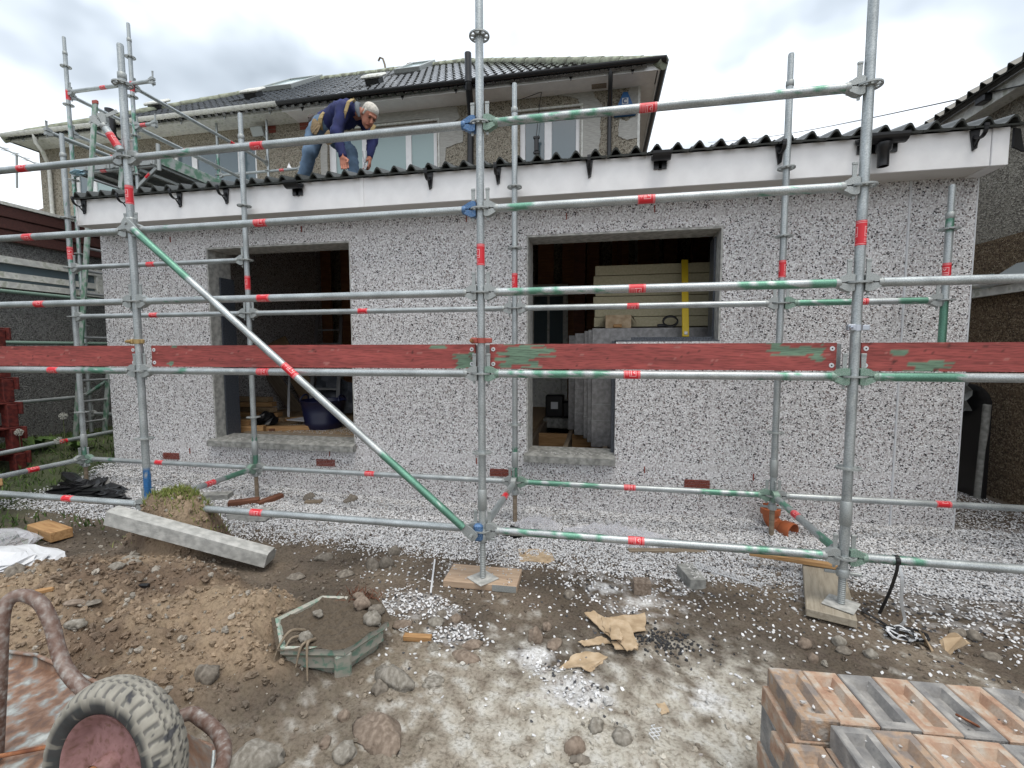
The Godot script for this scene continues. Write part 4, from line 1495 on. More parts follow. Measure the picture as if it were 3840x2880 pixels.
func base_jack(label: String, x: float, z: float, y0: float, y1: float, plate: bool) -> void:
	var t := thing("base_jack", label, "base jack", Vector3(x, y0, z), "base jacks under the scaffold standards")
	var s := S()
	if plate:
		var prof := []
		var y := y0 + 0.008
		while y < y1 - 0.012:
			prof.append(Vector2(0.0165, y))
			prof.append(Vector2(0.0192, y + 0.004))
			prof.append(Vector2(0.0192, y + 0.0065))
			prof.append(Vector2(0.0165, y + 0.0105))
			y += 0.0115
		s.lathe(prof, 16, Transform3D(Basis.IDENTITY, Vector3(x, 0, z)), false)
	else:
		s.tube([Vector3(x, y0 - 0.05, z), Vector3(x, y1, z)], 0.0185, 14)
	obj("spindle", s, m.galv_dull if plate else m.timber_old, t)
	s = S()
	s.lathe([Vector2(0.02, y1 - 0.05), Vector2(0.03, y1 - 0.046), Vector2(0.032, y1 - 0.012), Vector2(0.026, y1 - 0.002), Vector2(0.02, y1)], 16, Transform3D(Basis.IDENTITY, Vector3(x, 0, z)))
	s.bar(Vector3(x - 0.085, y1 - 0.03, z - 0.02), Vector3(x + 0.085, y1 - 0.024, z + 0.02), 0.014, 0.018, 0.004)
	obj("jack_nut", s, m.galv_dull, t)
	if plate:
		s = S()
		s.box(Vector3(x, y0 + 0.004, z), Vector3(0.15, 0.007, 0.15), 0.002, Basis(Vector3.UP, PI / 4 + 0.12))
		obj("base_plate", s, m.concrete, t)


func wedge_end(at: Vector3, d: Vector3, t: Node3D, mat: Material) -> void:
	var o := obj("wedge_head", head_mesh, mat, t)
	o.transform = frame_along(at - t.position, d)
	obj("wedge", wedge_mesh, m.galv_dull, o)


# horizontal tube wedged between a and b (points on the standards' axes); open ends run on past the frame
func ledger(label: String, a: Vector3, b: Vector3, stick: float, marks: Array, heads: String, group: String, called := "scaffold_ledger") -> Node3D:
	var t := thing(called, label, "scaffold tube", a, group)
	var d := (b - a).normalized()
	var s := S()
	var p0 := a + d * (0.1 if heads[0] != "-" else 0.0)
	var p1 := b - d * (0.1 if heads[1] != "-" else 0.0)
	s.tube(ring_points(p0, p1), R, 16, true, tube_paint(int(a.x * 53 + a.y * 211 + a.z * 17) + 900, marks))
	obj("tube", s, m.galv, t)
	var mats := {"s": m.galv_dull, "g": m.head_green, "b": m.head_blue}
	if heads[0] != "-":
		wedge_end(a, d, t, mats[heads[0]])
	if heads[1] != "-":
		wedge_end(b, -d, t, mats[heads[1]])
	if stick >= 0.0:
		stick_on(a.lerp(b, stick), d, t, a.x + a.y * 3.0)
	return t


func toe_board(label: String, x0: float, x1: float, patches: Array) -> void:
	var y0 := 1.402
	var y1 := 1.556
	var z := -0.052
	var t := thing("toe_board", label, "toe board", Vector3((x0 + x1) * 0.5, y0, z), "red toe boards along the front ledger")
	var s := S()
	var f := noise(FastNoiseLite.TYPE_SIMPLEX_SMOOTH, 5.0, 4, int(x0 * 40) + 300)
	var nx := int((x1 - x0) / 0.012)
	var first := s.v.size()
	for j in 15:
		for i in nx + 1:
			var x := lerpf(x0, x1, float(i) / nx)
			var y := lerpf(y0, y1, j / 14.0)
			var v := f.get_noise_2d(x * 0.25, y * 4.0)
			var c := Color(0.33, 0.070, 0.062) * (1.0 + 0.4 * v)
			if f.get_noise_2d(x * 1.1 + 70.0, y * 9.0) > 0.52:
				c = Color(0.40, 0.15, 0.13)
			for p in patches:
				var u: float = 1.0 - maxf(absf(x - p[0]) / p[2], absf(y - p[1]) / p[3])
				if u > 0.0 and u * 1.3 + 0.9 * f.get_noise_2d(x * 0.8 + 9.0, y * 7.0) > 0.52:
					c = Color(0.15, 0.24, 0.165) * (1.0 + 0.4 * v)
			if f.get_noise_2d(x * 2.5 + 11.0, y * 2.5 + 90.0) > 0.56:
				c = Color(0.12, 0.03, 0.025)
			c.a = 1.0
			s.col = c
			s.vert(Vector3(x, y, z + 0.0152), Vector3.BACK)
	for j in 14:
		for i in nx:
			var a := first + j * (nx + 1) + i
			s.quad(a, a + 1, a + nx + 2, a + nx + 1)
	s.col = Color(0.26, 0.06, 0.052)
	s.span(Vector3(x0, y0, z - 0.015), Vector3(x1, y1, z + 0.015))
	obj("board", s, m.toe, t)
	for q in [x0, x1]:
		var inw := 1.0 if q == x0 else -1.0
		if q < -4.0 or q > 3.4:
			continue
		s = S()
		s.span(Vector3(q - 0.035 * inw, y0 + 0.01, z - 0.019), Vector3(q + 0.05 * inw, y1 - 0.006, z - 0.0155))
		obj("end_fitting", s, m.galv_dull, t)
		for y in [y0 + 0.03, y1 - 0.032]:
			s = S()
			s.lathe([Vector2(0.004, 0.0), Vector2(0.0045, 0.003), Vector2(0.0125, 0.003), Vector2(0.0135, 0.0)], 16, Transform3D(Basis(Vector3.RIGHT, PI / 2), Vector3(q + 0.022 * inw, y, z + 0.0153)))
			obj("washer", s, m.white_plastic, t)
			s = S()
			s.lathe([Vector2(0.0, 0.002), Vector2(0.0044, 0.002), Vector2(0.0044, 0.0)], 10, Transform3D(Basis(Vector3.RIGHT, PI / 2), Vector3(q + 0.022 * inw, y, z + 0.0153)))
			obj("screw", s, m.dark, t)


func clamp_on(label: String, x: float, y: float, z: float, mat: Material, bolt: Material, turn: float) -> void:
	var t := thing("pole_clamp", label, "clamp", Vector3(x, y, z))
	var b := Basis(Vector3.UP, turn)
	var s := S()
	s.lathe([Vector2(R + 0.001, -0.016), Vector2(R + 0.006, -0.016), Vector2(R + 0.006, 0.016), Vector2(R + 0.001, 0.016)], 20, Transform3D(Basis.IDENTITY, t.position))
	s.box(t.position + b * Vector3(0.046, 0, 0.0), Vector3(0.045, 0.03, 0.02), 0.004, b)
	s.box(t.position + b * Vector3(-0.04, 0, 0.02), Vector3(0.04, 0.036, 0.03), 0.006, b)
	obj("band", s, mat, t)
	s = S()
	s.tube([t.position + b * Vector3(-0.05, 0, 0.01), t.position + b * Vector3(-0.05, 0, 0.062)], 0.007, 8)
	s.tube([t.position + b * Vector3(-0.05, 0, 0.035), t.position + b * Vector3(-0.05, 0, 0.05)], 0.014, 6)
	obj("bolt", s, bolt, t)


func scaffold() -> void:
	small_meshes()
	var fr := "standards of the front scaffold row"
	var bk := "standards of the back scaffold row"
	standard("galvanised scaffold standard at the turf clod, its foot daubed blue", -2.57, 0.0, 0.42, 3.64, [1, 2, 3, 4, 5, 6], [2.62], [[0.0, 0.22, "blue", 0.8]], fr)
	standard("tall galvanised scaffold standard on a sole board between the two window openings", 0.0, 0.0, 0.34, 4.75, [0, 1, 2, 3, 4, 5, 6, 7, 8], [2.10], [[0.1, 0.26, "cement", 0.9]], fr, 0.50)
	standard("tall galvanised scaffold standard on a slanted sole board nearest the brick stack", 2.07, 0.0, 0.30, 4.75, [0, 1, 2, 3, 4, 5, 6, 7, 8], [2.13], [], fr, 0.55)
	standard("back-row scaffold standard beside the garage passage, nearest the red pallets", -4.65, -1.09, 0.33, 3.71, [0, 1, 2, 3, 4, 5], [2.52], [[0.05, 0.3, "green", 0.7], [1.6, 2.8, "green", 0.3]], bk, 0.50)
	standard("back-row scaffold standard in front of the first window opening", -2.575, -1.09, 0.33, 3.71, [0, 1, 2, 3, 4, 5], [2.16], [[0.05, 0.35, "green", 0.9]], bk, 0.50)
	standard("back-row scaffold standard between the two openings with a green foot", 0.01, -1.09, 0.30, 3.70, [0, 1, 2, 3, 4, 5], [2.10], [[0.02, 0.36, "green", 1.0]], bk, 0.50)
	standard("back-row scaffold standard before the drain pipe, rising past the gutter outlet", 2.08, -1.09, 0.30, 3.69, [0, 1, 2, 3, 4, 5], [2.13], [], bk, 0.52)
	standard("short green-painted back-row standard by the extension corner", 3.16, -1.09, 1.46, 2.68, [3, 4], [2.07], [[0.0, 0.42, "green", 1.0], [0.9, 1.05, "green", 0.9]], bk)
	base_jack("threaded base jack with diamond plate on the sole board below the middle front standard", 0.0, 0.0, 0.046, 0.345, true)
	base_jack("threaded base jack with diamond plate on the slanted sole board", 2.07, 0.0, 0.094, 0.305, true)
	base_jack("plain brown jack leg below the back standard beside the red pallets", -4.65, -1.09, 0.14, 0.335, false)
	base_jack("plain brown jack leg below the back standard at the first window", -2.575, -1.09, 0.1, 0.335, false)
	base_jack("plain brown jack leg below the green-footed back standard", 0.01, -1.09, 0.03, 0.305, false)
	base_jack("plain brown jack leg standing beside the clay drain bend", 2.08, -1.09, 0.03, 0.305, false)
	var fl := "ledgers of the front scaffold row"
	var names := ["lowest", "", "toe-board", "waist", "shoulder", "topmost"]
	var st_a := [0.36, 0, 0.40, 0.41, 0.41, 0.41]
	var st_b := [0.46, 0, 0.44, 0.45, 0.47, 0.47]
	for k in [0, 2, 3, 4, 5]:
		var y := level(k)
		ledger("%s front ledger running off past the turf clod standard" % names[k], Vector3(-4.64, y, 0), Vector3(-2.57, y, 0), [0.64, 0, 0.62, 0.58, 0.55, 0.55][k], [[1.5, 2.0, "green", 0.6]] if k == 2 else [], "-s", fl)
		ledger("%s front ledger across the first window opening" % names[k], Vector3(-2.57, y, 0), Vector3(0.0, y, 0), st_a[k], [[0.1, 0.5, "green", 0.25]], "s" + ("b" if k in [4, 5] else "s"), fl)
		ledger("%s front ledger across the second window opening" % names[k], Vector3(0.0, y, 0), Vector3(2.07, y, 0), st_b[k], [[0.0, 0.75 if k != 4 else 0.3, "green", 0.45], [1.35, 1.95, "green", 0.55 if k in [0, 3] else 0.3]], ("g" if k in [2, 5] else "s") + ("g" if k == 2 else "s"), fl)
	ledger("toe-board front ledger running off beyond the brick-stack standard", Vector3(2.07, level(2), 0), Vector3(4.64, level(2), 0), -1, [[0.0, 0.42, "green", 0.85]], "gs", fl)
	ledger("waist-high front ledger running off beyond the brick-stack standard", Vector3(2.07, level(3), 0), Vector3(4.64, level(3), 0), -1, [], "ss", fl)
	ledger("lowest front ledger with a black strap tied round it", Vector3(2.07, level(0), 0), Vector3(4.64, level(0), 0), -1, [[0.0, 0.3, "green", 0.5]], "gs", fl)
	var bl := "ledgers of the back scaffold row"
	ledger("upper back ledger between the passage standard and the first window", Vector3(-4.65, level(4), -1.09), Vector3(-2.575, level(4), -1.09), 0.48, [[0.05, 0.3, "cement", 0.4]], "ss", bl)
	ledger("chest-high back ledger between the passage standard and the first window", Vector3(-4.65, level(3), -1.09), Vector3(-2.575, level(3), -1.09), 0.48, [], "ss", bl)
	ledger("low back ledger from the passage standard along the wall foot", Vector3(-4.65, level(0), -1.09), Vector3(-2.575, level(0), -1.09), 0.46, [[0.05, 0.4, "green", 0.4]], "gs", bl)
	ledger("chest-high back ledger over the white wall between openings", Vector3(-2.575, level(3), -1.09), Vector3(0.01, level(3), -1.09), 0.46, [], "ss", bl)
	ledger("low back ledger below the first window sill", Vector3(-2.575, level(0), -1.09), Vector3(0.01, level(0), -1.09), 0.47, [], "ss", bl)
	ledger("chest-high back ledger before the second window opening", Vector3(0.01, level(3), -1.09), Vector3(2.08, level(3), -1.09), 0.47, [], "ss", bl)
	ledger("low back ledger below the second window sill, partly green", Vector3(0.01, level(0), -1.09), Vector3(2.08, level(0), -1.09), 0.47, [[0.0, 0.7, "green", 0.6], [1.4, 2.0, "green", 0.6]], "gg", bl)
	ledger("short green-smeared back ledger to the short corner standard", Vector3(2.08, level(3), -1.09), Vector3(3.16, level(3), -1.09), 0.5, [[0.0, 0.4, "green", 0.7], [0.68, 1.1, "green", 0.9]], "gs", bl)
	ledger("low back ledger leaving past the extension corner", Vector3(2.08, level(0), -1.09), Vector3(4.65, level(0), -1.09), 0.45, [], "ss", bl)
	var tr := "transoms between the scaffold rows"
	ledger("low transom from the first window standard to the turf clod standard", Vector3(-2.575, level(0), -1.09), Vector3(-2.57, level(0), 0), 0.5, [[0.0, 0.3, "green", 0.7]], "gs", tr)
	ledger("low dark transom between the two middle standards", Vector3(0.01, level(0), -1.09), Vector3(0, level(0), 0), 0.4, [[0.1, 0.4, "rust", 0.3]], "ss", tr)
	ledger("low transom between the drain pipe standard and the brick-stack standard", Vector3(2.08, level(0), -1.09), Vector3(2.07, level(0), 0), 0.42, [[0.1, 0.45, "green", 0.6], [0.7, 1.0, "green", 0.8]], "gs", tr)
	ledger("low transom coming forward from the passage standard past the red pallets", Vector3(-4.65, level(0), -1.09), Vector3(-4.64, level(0), 0.02), 0.42, [], "ss", tr)
	# the long diagonal brace with flattened, pinned ends
	var a := Vector3(-2.52, level(4) + 0.03, 0.075)
	var b := Vector3(-0.05, level(0) - 0.01, 0.075)
	var t := thing("diagonal_brace", "long diagonal scaffold brace with green ends crossing the first window", "scaffold tube", a)
	var d := (b - a).normalized()
	var s := S()
	s.tube(ring_points(a + d * 0.07, b - d * 0.07), R, 16, true, tube_paint(77, [[0.0, 0.55, "green", 0.95], [2.35, 3.2, "green", 0.9]]))
	obj("tube", s, m.galv, t)
	for q in [[a, d], [b, -d]]:
		s = S()
		var f := frame_along(q[0], q[1])
		s.prism(PackedVector2Array([Vector2(-0.035, -0.018), Vector2(-0.035, 0.018), Vector2(-0.02, 0.03), Vector2(0.03, 0.032), Vector2(0.085, 0.024), Vector2(0.085, -0.024), Vector2(0.03, -0.032), Vector2(-0.02, -0.03)]), 0.014, f)
		s.tube([f * Vector3(0, 0, -0.05), f * Vector3(0, 0, 0.016)], 0.011, 10)
		obj("flattened_end", s, m.galv_dull, t)
	stick_on(a.lerp(b, 0.5), d, t, 0.4, 1.3)
	for q in [[a, 0], [b, 1]]:
		s = S()
		var at: Vector3 = q[0]
		s.box(at + Vector3(-0.02 if q[1] == 0 else 0.03, 0.0, -0.05), Vector3(0.06, 0.11, 0.05), 0.012)
		obj("brace_head", s, m.galv_dull if q[1] == 0 else m.head_blue, t)
	toe_board("plain red toe board running off past the turf clod standard", -4.64, -2.645, [])
	toe_board("red toe board crossing the first window opening", -2.505, -0.05, [[-0.30, 1.54, 0.09, 0.03], [-0.12, 1.45, 0.09, 0.07], [-2.34, 1.42, 0.04, 0.04], [-2.3, 1.545, 0.05, 0.03]])
	toe_board("red toe board with big green scrapes across the second window opening", 0.045, 2.0, [[0.22, 1.48, 0.17, 0.10], [0.36, 1.51, 0.13, 0.05], [1.78, 1.51, 0.16, 0.05], [1.9, 1.49, 0.06, 0.07]])
	toe_board("red toe board with knots and a green smear beyond the brick-stack standard", 2.12, 4.64, [[2.42, 1.42, 0.15, 0.05], [2.3, 1.5, 0.05, 0.03]])
	clamp_on("rusty red clamp above the toe boards on the middle standard", 0.0, 1.578, 0.0, m.clamp_red, m.rust, 0.0)
	clamp_on("shiny zinc clamp above the toe boards on the brick-stack standard", 2.07, 1.635, 0.0, m.zinc, m.zinc, 0.15)
	clamp_on("brass coloured clamp above the toe boards on the turf clod standard", -2.57, 1.585, 0.0, m.brass, m.brass, -0.3)
	# sole boards
	for q in [["thick pale sole board lying square under the middle base jack", Vector3(-0.01, 0.023, -0.055), 0.48, 0.235, 0.02, 0], ["long weathered sole board lying slantwise under the brick-stack base jack", Vector3(2.085, 0.068, -0.20), 0.66, 0.23, 1.22, 1]]:
		var o := thing("sole_board", q[0], "board", q[1])
		s = S()
		s.xf = Transform3D.IDENTITY
		s.box(Vector3.ZERO, Vector3(q[2], 0.045, q[3]), 0.004)
		var p := obj("plank", s, m.board_sole if q[5] == 0 else m.board_grey, o)
		p.rotation.y = q[4]
		if q[5] == 0:
			s = S()
			s.xf = Transform3D.IDENTITY
			s.box(Vector3(0.16, 0.001, 0.1185), Vector3(0.155, 0.04, 0.002))
			var pl := obj("metal_end_plate", s, m.galv_dull, o)
			pl.rotation.y = q[4]


# ---------- tower with platform in the passage ----------
func rear_tower() -> void:
	var g := "standards of the tower in the passage"
	standard("far tower standard nearest the garage, above the passage", -6.46, -2.5, 0.35, 5.76, [3, 4, 5, 6, 7, 8, 9, 10], [5.0], [[2.0, 4.4, "green", 0.4]], g)
	standard("far tower standard beside the extension eave, tallest of the tower", -5.40, -2.5, 0.35, 5.80, [5, 6, 7, 8, 9, 10], [5.0], [[3.5, 4.4, "green", 0.5]], g)
	standard("tower standard by the house wall below the white gutter", -6.50, -5.06, 0.35, 5.84, [8, 9, 10], [4.62], [[4.3, 4.9, "green", 0.8]], g)
	standard("tower standard by the house wall near the floodlight", -5.42, -5.06, 0.35, 5.80, [8, 9, 10], [4.62], [], g)
	var r := "guard rails of the tower in the passage"
	var hi := 5.04
	var lo := 4.50
	ledger("upper end rail of the tower with a free wedge end over the extension", Vector3(-6.46, hi, -2.5), Vector3(-5.02, hi, -2.5), 0.42, [], "ss", r)
	ledger("lower end rail of the tower with a free wedge end over the extension", Vector3(-5.40, lo, -2.5), Vector3(-5.02, lo, -2.5), 0.4, [], "ss", r)
	ledger("upper side rail of the tower on its garage side", Vector3(-6.46, hi - 0.03, -2.5), Vector3(-6.50, hi - 0.03, -5.06), -1, [], "ss", r)
	ledger("lower side rail of the tower on its garage side", Vector3(-6.46, lo, -2.5), Vector3(-6.50, lo, -5.06), -1, [], "ss", r)
	ledger("upper side rail of the tower on its extension side", Vector3(-5.40, hi - 0.03, -2.5), Vector3(-5.42, hi - 0.03, -5.06), 0.66, [], "ss", r)
	ledger("lower side rail of the tower on its extension side", Vector3(-5.40, lo, -2.5), Vector3(-5.42, lo, -5.06), 0.3, [], "ss", r)
	ledger("rail with a free wedge end before the far house window", Vector3(-6.50, 4.87, -5.06), Vector3(-4.70, 4.87, -5.06), 0.76, [], "ss", r)
	ledger("end transom carrying the tower platform", Vector3(-6.46, 3.965, -2.5), Vector3(-5.40, 3.965, -2.5), 0.5, [], "ss", r)
	ledger("inner transom carrying the tower platform at the house", Vector3(-6.50, 3.965, -5.06), Vector3(-5.42, 3.965, -5.06), -1, [], "ss", r)
	# bracket that carries the outer deck
	var t := thing("deck_bracket", "small scaffold bracket with a slanted strut carrying the outer deck", "bracket", Vector3(-5.4, 3.7, -2.5))
	var s := S()
	s.tube([Vector3(-5.36, 3.965, -2.5), Vector3(-5.05, 3.965, -2.5)], R, 14)
	s.tube([Vector3(-5.045, 3.90, -2.5), Vector3(-5.045, 4.24, -2.5)], R, 14)
	obj("arm", s, m.galv_dull, t)
	s = S()
	s.bar(Vector3(-5.39, 3.72, -2.5), Vector3(-5.08, 3.94, -2.5), 0.03, 0.045, 0.004)
	obj("strut", s, m.galv_dull, t)
	stick_on(Vector3(-5.22, 3.845, -2.5), Vector3(0.31, 0.22, 0).normalized(), t, 0.3, 0.9)
	# steel decks with holes, seen from below
	var decks := [["inner steel deck of the tower platform nearest the garage", -6.30, 0.32], ["middle steel deck of the tower platform", -5.96, 0.32], ["inner steel deck of the tower platform nearest the extension", -5.62, 0.32], ["outer steel deck on the bracket above the extension tiles", -5.22, 0.30]]
	for q in decks:
		var k := thing("steel_deck", q[0], "scaffold deck", Vector3(q[1], 3.99, -3.78), "steel decks of the tower platform")
		s = S()
		var w: float = q[2]
		s.span(Vector3(q[1] - w * 0.5, 4.03, -2.46), Vector3(q[1] + w * 0.5, 4.033, -5.04))
		for x in [-0.5, 0.5]:
			s.span(Vector3(q[1] + w * x - 0.0015, 3.96, -2.46), Vector3(q[1] + w * x + 0.0015, 4.03, -5.04))
			s.span(Vector3(q[1] + w * x * 0.86, 3.958, -2.46), Vector3(q[1] + w * x, 3.961, -5.04))
		for x in 5:
			s.span(Vector3(q[1] + w * (-0.3 + 0.15 * x) - 0.012, 4.012, -2.5), Vector3(q[1] + w * (-0.3 + 0.15 * x) + 0.012, 4.029, -5.0))
		obj("deck_plate", s, m.galv_dull, k)
		s = S()
		for z in [-2.46, -5.04]:
			s.span(Vector3(q[1] - w * 0.5, 3.97, z - 0.002), Vector3(q[1] + w * 0.5, 4.035, z + 0.002))
		for x in [-0.1, 0.1]:
			s.box(Vector3(q[1] + x, 4.0, -2.475), Vector3(0.035, 0.06, 0.06), 0.008)
		obj("deck_hook", s, m.galv_dull, k)
	var q := begin(Vector3(-5.06, 4.05, -3.78))
	q.span(Vector3(-5.065, 3.99, -2.52), Vector3(-5.04, 4.14, -5.0), 0.003)
	single("deck_edge_board", "green edge board standing along the outer platform deck", "edge board", m.alu_green, q)
	q = begin(Vector3(-6.27, 3.95, -2.46))
	q.lump(Vector3(-6.27, 3.93, -2.42), Vector3(0.1, 0.035, 0.06), 4, 0.3, 7)
	single("blue_rag", "pale blue plastic bag stuffed under the end of the platform", "bag", plain(lin(0.20, 0.33, 0.40), 0.5), q)
	# ladder up the passage
	var l := thing("ladder", "green-stained aluminium ladder leaning up to the tower platform", "ladder", Vector3(-6.03, 0.3, -2.2))
	var top := Vector3(-5.5, 4.60, -2.1)
	var foot := Vector3(-6.2, 0.3, -2.1)
	for z in [0.0, -0.37]:
		s = S()
		s.bar(foot + Vector3(0, 0, z), (top if z == 0.0 else foot.lerp(top, 0.90)) + Vector3(0, 0, z), 0.028, 0.068, 0.004, Vector3.RIGHT)
		obj("stile", s, m.alu_green, l)
	s = S()
	s.box(top + Vector3(0, 0.01, 0), Vector3(0.075, 0.05, 0.036), 0.008)
	obj("stile_cap", s, m.clamp_red, l)
	for k in 14:
		s = S()
		var c := foot.lerp(top, (0.25 + 0.29 * k) / foot.distance_to(top))
		s.tube([c, c + Vector3(0, 0, -0.37)], 0.016, 8)
		obj("rung", s, m.alu, l)
	# loose tubes up there
	t = thing("loose_tube", "loose ledger tube with its wedge head pointing outward above the pass rail", "scaffold tube", Vector3(-5.9, 4.1, -1.9))
	s = S()
	s.tube(ring_points(Vector3(-5.72, 4.10, -1.75), Vector3(-5.72, 4.10, -2.9)), R, 14, true, tube_paint(5, []))
	obj("tube", s, m.galv, t)
	wedge_end(Vector3(-5.72, 4.10, -1.66), Vector3(0, 0, -1), t, m.galv_dull)
	stick_on(Vector3(-5.72, 4.10, -2.45), Vector3.FORWARD, t)
	t = thing("loose_brace", "short brace tube sticking up from the topmost rosette joint with a red band", "scaffold tube", Vector3(-2.57, 2.88, 0.06))
	s = S()
	var u0 := Vector3(-2.55, 2.90, 0.06)
	var u1 := Vector3(-2.63, 3.06, 0.10)
	s.tube(ring_points(u0, u1), R, 14, true, tube_paint(6, []))
	obj("tube", s, m.galv, t)
	wedge_end(u1 + (u1 - u0).normalized() * 0.09, (u0 - u1).normalized(), t, m.galv_dull)
	stick_on(u0.lerp(u1, 0.4), (u1 - u0).normalized(), t)
	# low bracing of the tower down in the passage
	ledger("low tower tube running back beside the garage wall", Vector3(-6.46, 0.87, -2.5), Vector3(-6.46, 0.87, 0.1), -1, [], "ss", r)
	ledger("lowest tower tube crossing the passage beside the dandelions", Vector3(-6.46, 0.62, -2.5), Vector3(-4.95, 0.62, -2.5), -1, [], "ss", r)
	ledger("lower tower tube coming forward over the weeds", Vector3(-5.40, 0.5, -2.5), Vector3(-5.42, 0.42, 0.1), 0.42, [], "ss", r)
	t = thing("diagonal_brace", "green diagonal brace rising in the passage behind the wall corner", "scaffold tube", Vector3(-6.4, 0.9, -2.45))
	s = S()
	s.tube(ring_points(Vector3(-6.42, 0.9, -2.44), Vector3(-4.9, 2.3, -3.4)), R, 14, true, tube_paint(15, [[0.0, 1.6, "green", 0.6]]))
	obj("tube", s, m.galv, t)
	q = begin(Vector3(-6.4, 2.2, -1.0))
	q.tube([Vector3(-6.46, 2.25, 0.6), Vector3(-6.46, 2.25, -4.6)], R, 14)
	single("passage_tube", "green tube running level along the garage windows", "scaffold tube", m.head_green, q)
	q = begin(Vector3(-6.4, 1.3, -1.0))
	q.tube([Vector3(-6.46, 1.62, 0.6), Vector3(-6.46, 1.62, -4.6)], R, 14)
	single("passage_tube", "pale green tube running level above the red pallets", "scaffold tube", m.head_green, q)


# ---------- things inside the extension ----------
# a length of sawn timber, long along its own x
func timber(called: String, label: String, category: String, at: Vector3, size: Vector3, turn: Vector3, mat: Material, group := "") -> MeshInstance3D:
	var q := begin(at)
	q.xf = Transform3D.IDENTITY
	q.box(Vector3.ZERO, size, minf(0.004, size.y * 0.2))
	var o := single(called, label, category, mat, q, group)
	o.rotation = turn
	return o


